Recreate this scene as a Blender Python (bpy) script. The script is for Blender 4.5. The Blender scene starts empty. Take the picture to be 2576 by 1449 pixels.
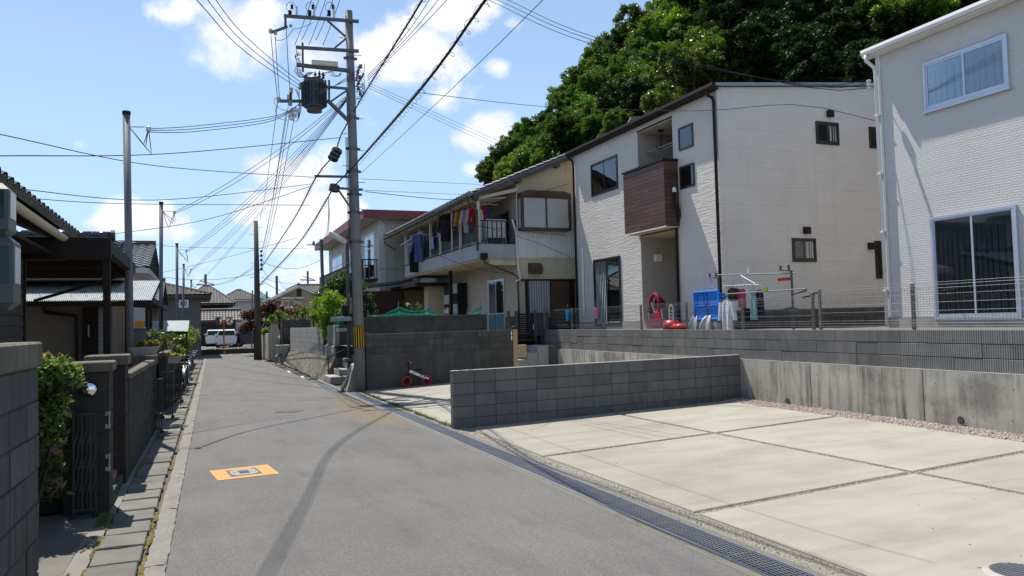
import bpy, bmesh, math, random
import numpy as np
from mathutils import Vector, Matrix
random.seed(7)
C = bpy.context.scene.collection
S = bpy.context.scene
# ------------------------------------------------------------------ camera
F_PX, IW, IH, EYE = 1928.0, 2576.0, 1449.0, 1.8
def cam_axes(yaw, pitch, roll):
    y, p, r = map(math.radians, (yaw, pitch, roll))
    fw = np.array([math.sin(y)*math.cos(p), math.cos(y)*math.cos(p), math.sin(p)])
    rt = np.array([math.cos(y), -math.sin(y), 0.0])
    up = np.cross(rt, fw)
    return rt*math.cos(r)-up*math.sin(r), rt*math.sin(r)+up*math.cos(r), fw
RT, UP, FW = cam_axes(22.2, 2.45, 1.5)
cam = bpy.data.cameras.new('camera'); cam_o = bpy.data.objects.new('camera', cam); C.objects.link(cam_o)
cam.sensor_width = 36.0; cam.lens = F_PX/IW*36.0; cam.clip_start = 0.05; cam.clip_end = 3000
Mx = Matrix(((RT[0], UP[0], -FW[0], 0), (RT[1], UP[1], -FW[1], 0), (RT[2], UP[2], -FW[2], EYE), (0, 0, 0, 1)))
cam_o.matrix_world = Mx
S.camera = cam_o
# ------------------------------------------------------------------ light
SUNV = Vector((-0.145, 0.48, 1.0)).normalized()
sun = bpy.data.lights.new('sun', 'SUN'); sun_o = bpy.data.objects.new('sun', sun); C.objects.link(sun_o)
sun.energy = 5.0; sun.angle = math.radians(0.53); sun.color = (1.0, 0.95, 0.87)
sun_o.rotation_euler = SUNV.to_track_quat('Z', 'Y').to_euler(); sun_o.location = (0, 0, 60)
SKY_STRENGTH = 0.098
S.view_settings.view_transform = 'Standard'; S.view_settings.look = 'None'
S.view_settings.exposure = 0.48; S.view_settings.gamma = 1.0; S.view_settings.use_curve_mapping = False
S.render.engine = 'CYCLES'
try:
    S.cycles.max_bounces = 6; S.cycles.transparent_max_bounces = 12; S.cycles.diffuse_bounces = 3
    S.cycles.caustics_reflective = False; S.cycles.caustics_refractive = False
except Exception: pass
# pixel (2576 x 1449 photograph) -> point of the street on a plane
CO = np.array([0.0, 0.0, EYE])
def ray(u, v): return RT*(u-IW/2)-UP*(v-IH/2)+FW*F_PX
def onx(u, v, x): d = ray(u, v); return Vector(CO+d*(x/d[0]))
def ony(u, v, y): d = ray(u, v); return Vector(CO+d*(y/d[1]))
def onz(u, v, z=0.0): d = ray(u, v); return Vector(CO+d*((z-EYE)/d[2]))
def atd(u, v, t): return Vector(CO+ray(u, v)*t/F_PX)
# ------------------------------------------------------------------ world: Nishita sky with clouds
wd = bpy.data.worlds.new('World'); S.world = wd; wd.use_nodes = True
nt = wd.node_tree; nt.nodes.clear()
def N(tree, typ, **kw):
    n = tree.nodes.new(typ)
    for k, v in kw.items():
        if k.startswith('i_'): n.inputs[k[2:].replace('_', ' ')].default_value = v
        elif k[0] == 'n' and k[1:].isdigit(): n.inputs[int(k[1:])].default_value = v
        else: setattr(n, k, v)
    return n
def LK(tree, a, b): tree.links.new(a, b)
out = N(nt, 'ShaderNodeOutputWorld'); bg = N(nt, 'ShaderNodeBackground'); bg.inputs['Strength'].default_value = SKY_STRENGTH
sky = N(nt, 'ShaderNodeTexSky', sky_type='NISHITA', sun_disc=False)
sky.sun_elevation = math.asin(SUNV.z); sky.sun_rotation = math.atan2(SUNV.x, SUNV.y)
sky.air_density = 1.1; sky.dust_density = 0.15; sky.ozone_density = 2.2; sky.altitude = 50
tc = N(nt, 'ShaderNodeTexCoord')
nrm = N(nt, 'ShaderNodeVectorMath', operation='NORMALIZE'); LK(nt, tc.outputs['Generated'], nrm.inputs[0])
sep = N(nt, 'ShaderNodeSeparateXYZ'); LK(nt, nrm.outputs[0], sep.inputs[0])
zz = N(nt, 'ShaderNodeMath', operation='ADD', n1=0.22); LK(nt, sep.outputs['Z'], zz.inputs[0])
zc = N(nt, 'ShaderNodeMath', operation='MAXIMUM', n1=0.06); LK(nt, zz.outputs[0], zc.inputs[0])
dx = N(nt, 'ShaderNodeMath', operation='DIVIDE'); LK(nt, sep.outputs['X'], dx.inputs[0]); LK(nt, zc.outputs[0], dx.inputs[1])
dy = N(nt, 'ShaderNodeMath', operation='DIVIDE'); LK(nt, sep.outputs['Y'], dy.inputs[0]); LK(nt, zc.outputs[0], dy.inputs[1])
cmb = N(nt, 'ShaderNodeCombineXYZ'); LK(nt, dx.outputs[0], cmb.inputs[0]); LK(nt, dy.outputs[0], cmb.inputs[1])
n1 = N(nt, 'ShaderNodeTexNoise', i_Scale=2.1, i_Detail=9.0, i_Roughness=0.58); LK(nt, cmb.outputs[0], n1.inputs['Vector'])
n2 = N(nt, 'ShaderNodeTexNoise', i_Scale=11.0, i_Detail=10.0, i_Roughness=0.62, i_Distortion=0.35); LK(nt, nrm.outputs[0], n2.inputs['Vector'])
# the cumulus seen over the street, each as a direction on the sky, radius in photograph pixels
CLOUDS = [(640, 85, 105, .9), (780, 130, 85, .9), (600, 110, 80, .8), (450, 22, 50, .75), (980, 140, 110, .95), (1085, 165, 65, .9),
          (900, 105, 80, .85), (1130, 15, 75, .9), (1190, 10, 50, .7), (1125, 245, 55, .8), (1010, 200, 60, .7), (1215, 335, 62, .95), (1165, 345, 38, .85),
          (1195, 425, 28, .7), (690, 430, 62, 1.05), (770, 430, 60, 1.05), (825, 395, 40, .8), (640, 428, 36, .7), (700, 530, 95, 1.05), (800, 540, 80, 1.05), (640, 540, 60, .9),
          (330, 550, 52, 1.1), (285, 560, 36, 1.0), (400, 558, 55, 1.05), (450, 565, 35, .7), (205, 360, 22, .75), (1250, 165, 26, .72), (1290, 60, 22, .5),
          (700, 590, 90, .8), (560, 640, 80, .5), (730, 690, 120, .6)]
last = None
for (u, v, r, w) in CLOUDS:
    d = Vector(ray(u, v)).normalized()
    sub = N(nt, 'ShaderNodeVectorMath', operation='SUBTRACT'); sub.inputs[1].default_value = d; LK(nt, nrm.outputs[0], sub.inputs[0])
    mul = N(nt, 'ShaderNodeVectorMath', operation='MULTIPLY'); mul.inputs[1].default_value = (1, 1, 1.55); LK(nt, sub.outputs[0], mul.inputs[0])
    ln = N(nt, 'ShaderNodeVectorMath', operation='LENGTH'); LK(nt, mul.outputs[0], ln.inputs[0])
    ra = r/F_PX
    mr = N(nt, 'ShaderNodeMapRange', interpolation_type='SMOOTHSTEP', n1=0.0, n2=ra*2.7, n3=w*1.0, n4=0.0); LK(nt, ln.outputs['Value'], mr.inputs[0])
    if last is None: last = mr.outputs[0]
    else:
        mx = N(nt, 'ShaderNodeMath', operation='MAXIMUM'); LK(nt, last, mx.inputs[0]); LK(nt, mr.outputs[0], mx.inputs[1]); last = mx.outputs[0]
# general cloudiness elsewhere in the sky (behind the camera and overhead)
fr = N(nt, 'ShaderNodeVectorMath', operation='DOT_PRODUCT'); fr.inputs[1].default_value = Vector(FW); LK(nt, nrm.outputs[0], fr.inputs[0])
amb = N(nt, 'ShaderNodeMapRange', n1=0.75, n2=0.35, n3=0.0, n4=0.42); LK(nt, fr.outputs['Value'], amb.inputs[0])
mx = N(nt, 'ShaderNodeMath', operation='MAXIMUM'); LK(nt, last, mx.inputs[0]); LK(nt, amb.outputs[0], mx.inputs[1])
sm = N(nt, 'ShaderNodeMath', operation='MULTIPLY_ADD', n1=1.15, n2=-0.575); LK(nt, n1.outputs['Fac'], sm.inputs[0])
sm2 = N(nt, 'ShaderNodeMath', operation='MULTIPLY_ADD', n1=1.7, n2=-0.85); LK(nt, n2.outputs['Fac'], sm2.inputs[0])
ad = N(nt, 'ShaderNodeMath', operation='ADD'); LK(nt, sm.outputs[0], ad.inputs[0]); LK(nt, sm2.outputs[0], ad.inputs[1])
ad2 = N(nt, 'ShaderNodeMath', operation='ADD'); LK(nt, ad.outputs[0], ad2.inputs[0]); LK(nt, mx.outputs[0], ad2.inputs[1])
cm = N(nt, 'ShaderNodeMapRange', interpolation_type='SMOOTHSTEP', n1=0.40, n2=0.90, n3=0.0, n4=0.96); LK(nt, ad2.outputs[0], cm.inputs[0])
shade = N(nt, 'ShaderNodeMapRange', n1=0.35, n2=0.7, n3=6.8, n4=9.0); LK(nt, n2.outputs['Fac'], shade.inputs[0])
ccol = N(nt, 'ShaderNodeVectorMath', operation='SCALE'); ccol.inputs[0].default_value = (0.97, 0.985, 1.03); LK(nt, shade.outputs[0], ccol.inputs['Scale'])
mixc = N(nt, 'ShaderNodeMix', data_type='RGBA'); LK(nt, cm.outputs[0], mixc.inputs[0])
hzf = N(nt, 'ShaderNodeMapRange', interpolation_type='SMOOTHSTEP', n1=-.05, n2=.72, n3=.82, n4=0.0); LK(nt, sep.outputs['Z'], hzf.inputs[0])
hz = N(nt, 'ShaderNodeMix', data_type='RGBA'); LK(nt, hzf.outputs[0], hz.inputs[0]); LK(nt, sky.outputs[0], hz.inputs[6]); hz.inputs[7].default_value = (4.1, 5.9, 8.7, 1)
LK(nt, hz.outputs[2], mixc.inputs[6]); LK(nt, ccol.outputs[0], mixc.inputs[7])
LK(nt, mixc.outputs[2], bg.inputs['Color']); LK(nt, bg.outputs[0], out.inputs['Surface'])
# ------------------------------------------------------------------ mesh builder
def newell(vs):
    n = Vector((0, 0, 0))
    for i in range(len(vs)):
        a, b = vs[i], vs[(i+1) % len(vs)]
        n += Vector(((a[1]-b[1])*(a[2]+b[2]), (a[2]-b[2])*(a[0]+b[0]), (a[0]-b[0])*(a[1]+b[1])))
    return n
ROOTM = {}
class MB:
    def __init__(s): s.v = []; s.f = []; s.m = []
    def add(s, vs, fs, mi=0):
        o = len(s.v); s.v += [tuple(v) for v in vs]
        for f in fs: s.f.append([o+i for i in f]); s.m.append(mi)
        return s
    def box(s, a, b, mi=0, ch=0):
        x0, x1 = sorted((a[0], b[0])); y0, y1 = sorted((a[1], b[1])); z0, z1 = sorted((a[2], b[2]))
        if ch:
            c = ch
            r = lambda z, e: [(x0+e, y0+e, z), (x1-e, y0+e, z), (x1-e, y1-e, z), (x0+e, y1-e, z)]
            vs = r(z0, c)+r(z0+c, 0)+r(z1-c, 0)+r(z1, c)
            fs = [(3, 2, 1, 0), (12, 13, 14, 15)]
            for k in range(3):
                for i in range(4):
                    j = (i+1) % 4; fs.append((k*4+i, k*4+j, k*4+4+j, k*4+4+i))
            return s.add(vs, fs, mi)
        vs = [(x0, y0, z0), (x1, y0, z0), (x1, y1, z0), (x0, y1, z0), (x0, y0, z1), (x1, y0, z1), (x1, y1, z1), (x0, y1, z1)]
        return s.add(vs, [(3, 2, 1, 0), (4, 5, 6, 7), (0, 1, 5, 4), (1, 2, 6, 5), (2, 3, 7, 6), (3, 0, 4, 7)], mi)
    def bar(s, p, q, w, h, mi=0, upv=(0, 0, 1)):       # rectangular bar from p to q
        p, q = Vector(p), Vector(q); d = (q-p).normalized(); u = Vector(upv)
        if abs(d.dot(u)) > .98: u = Vector((0, 1, 0))
        a = d.cross(u).normalized()*w/2; b = a.cross(d).normalized()*h/2
        vs = [p-a-b, p+a-b, p+a+b, p-a+b, q-a-b, q+a-b, q+a+b, q-a+b]
        return s.add(vs, [(0, 1, 2, 3), (7, 6, 5, 4), (4, 5, 1, 0), (5, 6, 2, 1), (6, 7, 3, 2), (7, 4, 0, 3)], mi)
    def tube(s, pts, r, n=6, mi=0, cap=True):
        pts = [Vector(p) for p in pts]; m = len(pts); rs = r if isinstance(r, (list, tuple)) else [r]*m
        vs = []; prev = None
        for i, p in enumerate(pts):
            t = (pts[min(i+1, m-1)]-pts[max(i-1, 0)]).normalized()
            if prev is None:
                a = t.cross(Vector((0, 0, 1)))
                if a.length < .05: a = t.cross(Vector((1, 0, 0)))
                a.normalize()
            else:
                a = (prev-t*prev.dot(t)); a.normalize()
            b = t.cross(a); prev = a
            for k in range(n):
                th = 2*math.pi*k/n; vs.append(p+(a*math.cos(th)+b*math.sin(th))*rs[i])
        fs = []
        for i in range(m-1):
            for k in range(n):
                j = (k+1) % n; fs.append((i*n+k, i*n+j, i*n+n+j, i*n+n+k))
        if cap: fs.append(tuple(range(n-1, -1, -1))); fs.append(tuple(range((m-1)*n, m*n)))
        return s.add(vs, fs, mi)
    def lathe(s, prof, c, n=16, mi=0, axis='z'):        # prof: (r, h) pairs
        vs = []; fs = []; c = Vector(c)
        for (r, h) in prof:
            for k in range(n):
                th = 2*math.pi*k/n; p = (r*math.cos(th), r*math.sin(th), h)
                if axis == 'x': p = (p[2], p[0], p[1])
                if axis == 'y': p = (p[1], p[2], p[0])
                vs.append(c+Vector(p))
        for i in range(len(prof)-1):
            for k in range(n):
                j = (k+1) % n; fs.append((i*n+k, i*n+j, i*n+n+j, i*n+n+k))
        fs.append(tuple(range(n-1, -1, -1))); fs.append(tuple(range((len(prof)-1)*n, len(prof)*n)))
        return s.add(vs, fs, mi)
    def prism(s, poly, d, mi=0):                         # poly: list of 3d points, d: extrusion vector
        poly = [Vector(p) for p in poly]; d = Vector(d); n = len(poly)
        if newell(poly).dot(d) > 0: poly = poly[::-1]
        vs = poly+[p+d for p in poly]
        fs = [tuple(range(n)), tuple(range(2*n-1, n-1, -1))]
        for i in range(n):
            j = (i+1) % n; fs.append((j, i, n+i, n+j))
        return s.add(vs, fs, mi)
    def sheet(s, fn, nu, nv, mi=0):                      # grid of fn(a, b), a and b in 0..1
        vs = [fn(i/nu, j/nv) for j in range(nv+1) for i in range(nu+1)]
        fs = [(j*(nu+1)+i, j*(nu+1)+i+1, (j+1)*(nu+1)+i+1, (j+1)*(nu+1)+i) for j in range(nv) for i in range(nu)]
        return s.add(vs, fs, mi)
    def mesh(s, name, mats, M=None, smooth=False):
        me = bpy.data.meshes.new(name)
        vs = s.v if M is None else [tuple(M @ Vector(v)) for v in s.v]
        me.from_pydata(vs, [], s.f); me.update()
        for m in (mats if isinstance(mats, (list, tuple)) else [mats]): me.materials.append(m)
        if any(s.m): me.polygons.foreach_set('material_index', s.m)
        if smooth: me.polygons.foreach_set('use_smooth', [True]*len(me.polygons))
        return me
    def build(s, name, mats, parent=None, W=True, smooth=False, **tags):
        M = None
        if parent is not None and W: M = ROOTM[parent].inverted()
        o = bpy.data.objects.new(name, s.mesh(name, mats, M, smooth)); C.objects.link(o)
        if parent is not None: o.parent = parent; ROOTM[o] = ROOTM[parent]
        else: ROOTM[o] = Matrix.Identity(4)
        for k, v in tags.items(): o[k] = v
        return o
def piece(name, me, parent, loc, rot=(0, 0, 0), **tags):   # one more of a shared piece, local to the parent
    o = bpy.data.objects.new(name, me); C.objects.link(o); o.location = loc; o.rotation_euler = rot
    if parent is not None: o.parent = parent
    for k, v in tags.items(): o[k] = v
    return o
def thing(name, label, cat, loc=(0, 0, 0), rz=0.0, group=None, kind=None):
    o = bpy.data.objects.new(name, None); C.objects.link(o); o.empty_display_size = .2
    o.location = loc; o.rotation_euler = (0, 0, rz); o['label'] = label; o['category'] = cat
    if group: o['group'] = group
    if kind: o['kind'] = kind
    ROOTM[o] = Matrix.Translation(Vector(loc)) @ Matrix.Rotation(rz, 4, 'Z')
    return o
def tag(o, label, cat, group=None, kind=None):
    o['label'] = label; o['category'] = cat
    if group: o['group'] = group
    if kind: o['kind'] = kind
    return o
def dup(root, loc, rz=None, label=None, scale=None):
    def cp(o, par):
        c = o.copy(); C.objects.link(c)
        if par is not None: c.parent = par
        for ch in o.children: cp(ch, c)
        return c
    r = cp(root, None); r.location = loc
    if rz is not None: r.rotation_euler = (0, 0, rz)
    if scale is not None: r.scale = (scale, scale, scale) if not isinstance(scale, (tuple, list)) else scale
    if label: r['label'] = label
    return r
def structure(o, label=None, cat=None):
    o['kind'] = 'structure'
    if label: o['label'] = label
    if cat: o['category'] = cat
    return o
# ------------------------------------------------------------------ materials
def base_mat(name):
    m = bpy.data.materials.new(name); m.use_nodes = True; t = m.node_tree
    return m, t, t.nodes['Principled BSDF'], t.nodes['Material Output']
def ramp(t, fac, pts):
    r = N(t, 'ShaderNodeValToRGB'); el = r.color_ramp.elements
    while len(el) > 1: el.remove(el[-1])
    el[0].position = pts[0][0]; el[0].color = tuple(pts[0][1])+(1,) if len(pts[0][1]) == 3 else pts[0][1]
    for p, c in pts[1:]:
        e = el.new(p); e.color = tuple(c)+(1,) if len(c) == 3 else c
    LK(t, fac, r.inputs[0]); return r
def g(c): return (c, c, c)
def mulcol(t, a, b, fac=1.0, mode='MULTIPLY'):
    m = N(t, 'ShaderNodeMix', data_type='RGBA', blend_type=mode)
    if isinstance(fac, float): m.inputs[0].default_value = fac
    else: LK(t, fac, m.inputs[0])
    for i, x in ((6, a), (7, b)):
        if isinstance(x, (tuple, list)): m.inputs[i].default_value = tuple(x)+(1,) if len(x) == 3 else x
        else: LK(t, x, m.inputs[i])
    return m.outputs[2]
def pos(t, obj=False, scale=None, rnd=False):
    if obj:
        s = N(t, 'ShaderNodeTexCoord').outputs['Object']
    else: s = N(t, 'ShaderNodeNewGeometry').outputs['Position']
    if rnd:
        oi = N(t, 'ShaderNodeObjectInfo'); sc = N(t, 'ShaderNodeVectorMath', operation='SCALE'); sc.inputs[0].default_value = (37, 61, 23)
        LK(t, oi.outputs['Random'], sc.inputs['Scale']); a = N(t, 'ShaderNodeVectorMath', operation='ADD'); LK(t, s, a.inputs[0]); LK(t, sc.outputs[0], a.inputs[1]); s = a.outputs[0]
    if scale:
        mp = N(t, 'ShaderNodeMapping'); mp.inputs['Scale'].default_value = scale; LK(t, s, mp.inputs[0]); s = mp.outputs[0]
    return s
def noise(t, vec, scale, detail=5.0, rough=.6):
    n = N(t, 'ShaderNodeTexNoise', i_Scale=scale, i_Detail=detail, i_Roughness=rough); LK(t, vec, n.inputs['Vector']); return n.outputs['Fac']
def std(name, col, rough=.8, metal=0.0, var=.15, scale=3.0, bump=0.0, bscale=60.0, streak=0.0, scol=(.05, .045, .04), sdens=.5, rand=0.0,
        spec=.4, grain=0.0, gscale=250.0, obj=False, spot=0.0, spcol=(.06, .05, .04), spscale=1.5, wave=None, coat=0.0):
    m, t, b, o = base_mat(name)
    p = pos(t, obj)
    c = tuple(col)
    r1 = ramp(t, noise(t, p, scale), [(.25, g(1-var)), (.75, g(1+var))])
    cur = mulcol(t, c, r1.outputs[0])
    if grain:
        r = ramp(t, noise(t, p, gscale, 2.0), [(.3, g(1-grain)), (.7, g(1+grain))]); cur = mulcol(t, cur, r.outputs[0])
    if rand:
        oi = N(t, 'ShaderNodeObjectInfo'); r = ramp(t, oi.outputs['Random'], [(0, g(1-rand)), (1, g(1+rand))]); cur = mulcol(t, cur, r.outputs[0])
    if spot:
        r = ramp(t, noise(t, p, spscale, 8.0, .68), [(.5, g(0)), (.66, g(spot))]); cur = mulcol(t, cur, spcol, r.outputs[0], 'MIX')
    if streak:
        sv = pos(t, obj, (7.0, 7.0, .55), rnd=bool(rand))
        r = ramp(t, noise(t, sv, 1.0, 6.0, .65), [(sdens, g(0)), (min(sdens+.22, 1), g(streak))])
        pm = ramp(t, noise(t, p, .7, 3.0), [(.33, g(.15)), (.56, g(1.0))]); cur = mulcol(t, cur, scol, mulcol(t, r.outputs[0], pm.outputs[0]), 'MIX')
    LK(t, cur, b.inputs['Base Color']); b.inputs['Roughness'].default_value = rough; b.inputs['Metallic'].default_value = metal
    b.inputs['Specular IOR Level'].default_value = spec
    if coat: b.inputs['Coat Weight'].default_value = coat; b.inputs['Coat Roughness'].default_value = .08
    h = None
    if bump:
        h = noise(t, p, bscale, 4.0)
    if wave:                                             # (axis, scale, amount): ribbed face
        w = N(t, 'ShaderNodeTexWave', wave_type='BANDS', bands_direction=wave[0], i_Scale=wave[1], i_Distortion=wave[3] if len(wave) > 3 else 0.3); LK(t, p, w.inputs['Vector'])
        bm2 = N(t, 'ShaderNodeBump', i_Strength=wave[2], i_Distance=.02); LK(t, w.outputs['Fac'], bm2.inputs['Height'])
        LK(t, bm2.outputs[0], b.inputs['Normal'])
        if h is not None:
            bb = N(t, 'ShaderNodeBump', i_Strength=bump, i_Distance=.01); LK(t, h, bb.inputs['Height']); LK(t, bm2.outputs[0], bb.inputs['Normal']); LK(t, bb.outputs[0], b.inputs['Normal'])
    elif h is not None:
        bb = N(t, 'ShaderNodeBump', i_Strength=bump, i_Distance=.01); LK(t, h, bb.inputs['Height']); LK(t, bb.outputs[0], b.inputs['Normal'])
    return m
def leafmat(name, cols, rough=.45, trans=.35, spec=.5, pscale=.25, pvar=.35):
    m, t, b, o = base_mat(name)
    ge = N(t, 'ShaderNodeNewGeometry')
    r = ramp(t, ge.outputs['Random Per Island'], [(i/(len(cols)-1), c) for i, c in enumerate(cols)])
    pz = ramp(t, noise(t, ge.outputs['Position'], pscale, 3.0), [(.3, g(1-pvar)), (.7, g(1+pvar))])
    cur = mulcol(t, r.outputs[0], pz.outputs[0])
    oi = N(t, 'ShaderNodeObjectInfo'); rr = ramp(t, oi.outputs['Random'], [(0, (.8, .85, .8)), (.5, (1.0, 1.0, 1.0)), (1, (1.25, 1.15, .8))]); cur = mulcol(t, cur, rr.outputs[0])
    LK(t, cur, b.inputs['Base Color']); b.inputs['Roughness'].default_value = rough; b.inputs['Specular IOR Level'].default_value = spec
    tr = N(t, 'ShaderNodeBsdfTranslucent'); tcx = mulcol(t, cur, (1.25, 1.35, .55)); LK(t, tcx, tr.inputs[0])
    mx = N(t, 'ShaderNodeMixShader', n0=trans); LK(t, b.outputs[0], mx.inputs[1]); LK(t, tr.outputs[0], mx.inputs[2]); LK(t, mx.outputs[0], o.inputs['Surface'])
    return m
def glassmat(name, tint=(.75, .82, .85), refl=1.0, rough=.03, alpha=.75):
    m, t, b, o = base_mat(name)
    tr = N(t, 'ShaderNodeBsdfTransparent'); tr.inputs[0].default_value = tint+(1,)
    gl = N(t, 'ShaderNodeBsdfGlossy'); gl.inputs['Color'].default_value = (.9, .95, 1, 1); gl.inputs['Roughness'].default_value = rough
    bu = N(t, 'ShaderNodeBump', i_Strength=.06, i_Distance=.02); LK(t, noise(t, pos(t), 1.3, 1.0), bu.inputs['Height']); LK(t, bu.outputs[0], gl.inputs['Normal'])
    fr = N(t, 'ShaderNodeFresnel', i_IOR=1.5); k = N(t, 'ShaderNodeMath', operation='MULTIPLY_ADD', n1=refl*1.2, n2=.06*refl); LK(t, fr.outputs[0], k.inputs[0])
    mx = N(t, 'ShaderNodeMixShader'); LK(t, k.outputs[0], mx.inputs[0]); LK(t, tr.outputs[0], mx.inputs[1]); LK(t, gl.outputs[0], mx.inputs[2]); LK(t, mx.outputs[0], o.inputs['Surface'])
    return m
M = {}
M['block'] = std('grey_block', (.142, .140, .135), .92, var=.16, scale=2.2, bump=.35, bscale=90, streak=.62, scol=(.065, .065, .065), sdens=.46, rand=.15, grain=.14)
M['block_ribbed'] = std('ribbed_grey_block', (.19, .19, .188), .92, var=.14, scale=2.2, bump=.2, bscale=90, streak=.55, scol=(.09, .09, .09), sdens=.46, rand=.15, grain=.12, wave=('Y', 9.0, .9, .0))
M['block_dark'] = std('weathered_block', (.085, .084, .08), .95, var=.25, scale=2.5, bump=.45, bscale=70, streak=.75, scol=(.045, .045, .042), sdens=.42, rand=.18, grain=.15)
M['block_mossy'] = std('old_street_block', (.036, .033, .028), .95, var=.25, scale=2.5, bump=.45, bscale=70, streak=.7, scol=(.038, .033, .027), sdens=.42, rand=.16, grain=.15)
M['mortar'] = std('mortar', (.055, .055, .053), .95, var=.2, scale=6)
M['conc_wall'] = std('retaining_concrete', (.45, .425, .365), .9, var=.16, scale=1.3, bump=.2, bscale=40, streak=.9, scol=(.085, .08, .068), sdens=.45, grain=.09, spot=.65, spcol=(.12, .115, .10), spscale=.9)
M['conc_dark'] = std('old_dark_concrete', (.085, .082, .075), .95, var=.3, scale=1.5, bump=.4, bscale=30, streak=.75, scol=(.05, .05, .045), sdens=.45, grain=.14, spot=.5, spcol=(.14, .135, .12), spscale=2.2)
M['conc_mossy'] = std('battered_concrete', (.16, .145, .115), .95, var=.35, scale=2.0, bump=.8, bscale=25, streak=.8, scol=(.055, .05, .038), sdens=.42, grain=.2)
M['conc_light'] = std('light_concrete', (.36, .345, .315), .9, var=.15, scale=2.0, bump=.3, bscale=50, grain=.1, spot=.4, spcol=(.2, .19, .17), spscale=3)
M['kerb'] = std('kerb_concrete', (.195, .187, .168), .93, var=.2, scale=3.0, bump=.7, bscale=45, grain=.2, spot=.5, spcol=(.16, .15, .13), spscale=2.5)
M['cover'] = std('gutter_cover_concrete', (.14, .134, .12), .93, var=.22, scale=2.5, bump=.5, bscale=60, grain=.16, rand=.16, spot=.5, spcol=(.15, .145, .13), spscale=2.0)
M['moss'] = std('ochre_moss', (.16, .12, .028), .95, var=.5, scale=14, bump=1.0, bscale=80)
M['grass_leaf'] = leafmat('weed_leaves', [(.07, .09, .02), (.12, .14, .03), (.09, .11, .03)])
M['steel'] = std('galvanised_steel', (.26, .28, .31), .45, metal=.75, var=.15, scale=8, rand=.05)
M['steel_dark'] = std('dull_steel', (.11, .12, .13), .5, metal=.6, var=.2, scale=8)
M['alu'] = std('silver_aluminium', (.62, .64, .68), .35, metal=.8, var=.05)
M['alu_bluish'] = std('satin_aluminium_sash', (.58, .62, .70), .4, metal=.5, var=.04)
M['black_metal'] = std('black_metal', (.018, .018, .019), .45, var=.3, scale=10, spec=.5)
M['black'] = std('black_plastic', (.012, .012, .013), .85, var=.2)
M['pole_conc'] = std('pole_concrete', (.20, .20, .205), .8, var=.14, scale=3, bump=.2, bscale=50, streak=.35, scol=(.10, .10, .10), sdens=.5, grain=.08)
M['pole_wood'] = std('old_pole', (.095, .085, .075), .85, var=.2, scale=4, streak=.5, scol=(.04, .035, .03))
M['pole_steel'] = std('grey_steel_pole', (.15, .155, .175), .55, metal=.2, var=.12, scale=2, rand=.12)
M['brown_metal'] = std('dark_brown_metal', (.024, .017, .015), .65, spec=.2, var=.15, scale=5)
M['brown_frame'] = std('bronze_sash', (.022, .020, .019), .4, var=.15)
M['bay_brown'] = std('brown_bay_frame', (.085, .05, .032), .5, var=.25, scale=6)
M['white'] = std('white_paint', (.78, .78, .76), .5, var=.05)
M['cream'] = std('cream_paint', (.62, .57, .44), .7, var=.08, scale=2)
M['stucco'] = std('ochre_stucco', (.56, .47, .32), .92, var=.10, scale=2.0, bump=.3, bscale=120, streak=.25, scol=(.25, .2, .13), sdens=.55)
M['stucco_low'] = std('grey_beige_stucco', (.47, .42, .33), .92, var=.10, scale=2.0, bump=.3, bscale=120, streak=.25, scol=(.2, .17, .13), sdens=.52)
M['band'] = std('grey_balcony_band', (.40, .405, .41), .9, var=.08, scale=2.0, bump=.2, bscale=80, streak=.35, scol=(.24, .24, .24), sdens=.52)
M['soffit'] = std('yellowed_soffit', (.58, .52, .36), .8, var=.1, scale=2.5, streak=.0, spot=.4, spcol=(.3, .25, .15), spscale=1.2)
M['corr_white'] = std('white_corrugated_sheet', (.68, .68, .66), .6, var=.06, scale=2, streak=.35, scol=(.28, .24, .17), sdens=.56)
M['corr_yellow'] = std('yellowed_corrugated_sheet', (.55, .50, .33), .6, var=.08, scale=2, streak=.35, scol=(.26, .21, .12), sdens=.55)
M['tile_black'] = std('glazed_black_tile', (.035, .036, .04), .22, var=.25, scale=9, rand=.25, spec=.6)
M['tile_grey'] = std('grey_roof_tile', (.115, .115, .125), .4, var=.25, scale=6, rand=.2, spec=.5)
M['tile_brown'] = std('brown_grey_tile', (.085, .078, .075), .62, var=.25, scale=6, spec=.5)
M['tile_green'] = std('green_metal_roof', (.05, .22, .18), .5, var=.12)
M['tin'] = std('grey_corrugated_tin', (.30, .335, .345), .5, metal=.3, var=.1, scale=3, rand=.05)
M['red_fascia'] = std('red_brown_fascia', (.20, .055, .045), .55, var=.12)
M['panelD'] = std('beige_panel', (.50, .47, .40), .7, var=.06, scale=2, streak=.2, scol=(.3, .27, .2), sdens=.56, rand=.03)
M['render_white'] = std('white_render', (.60, .60, .60), .9, var=.06, scale=2, bump=.2, bscale=100)
M['rust_wood'] = std('dark_red_brown_sheet', (.055, .022, .016), .7, var=.3, scale=4)
M['dark_in'] = std('dark_interior', (.012, .012, .013), .9, var=.2)  # near-black colour standing in for unlit interiors
M['net_green'] = std('green_net', (.02, .26, .17), .8, var=.25, scale=20)
M['glass'] = glassmat('window_glass')
M['glass_dark'] = glassmat('dark_window_glass', (.68, .72, .74), .9)
M['curtain'] = std('white_curtain', (.66, .67, .70), .9, var=.08, scale=5)
M['curtain_grey'] = std('grey_curtain', (.36, .37, .40), .9, var=.12, scale=5)
M['frost'] = std('frosted_glass', (.46, .47, .46), .25, var=.08, scale=3, spec=.5)
M['yellow'] = std('yellow_paint', (.62, .36, .02), .55, var=.1)
M['orange'] = std('orange_paint', (.72, .23, .03), .5, var=.06)
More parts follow.
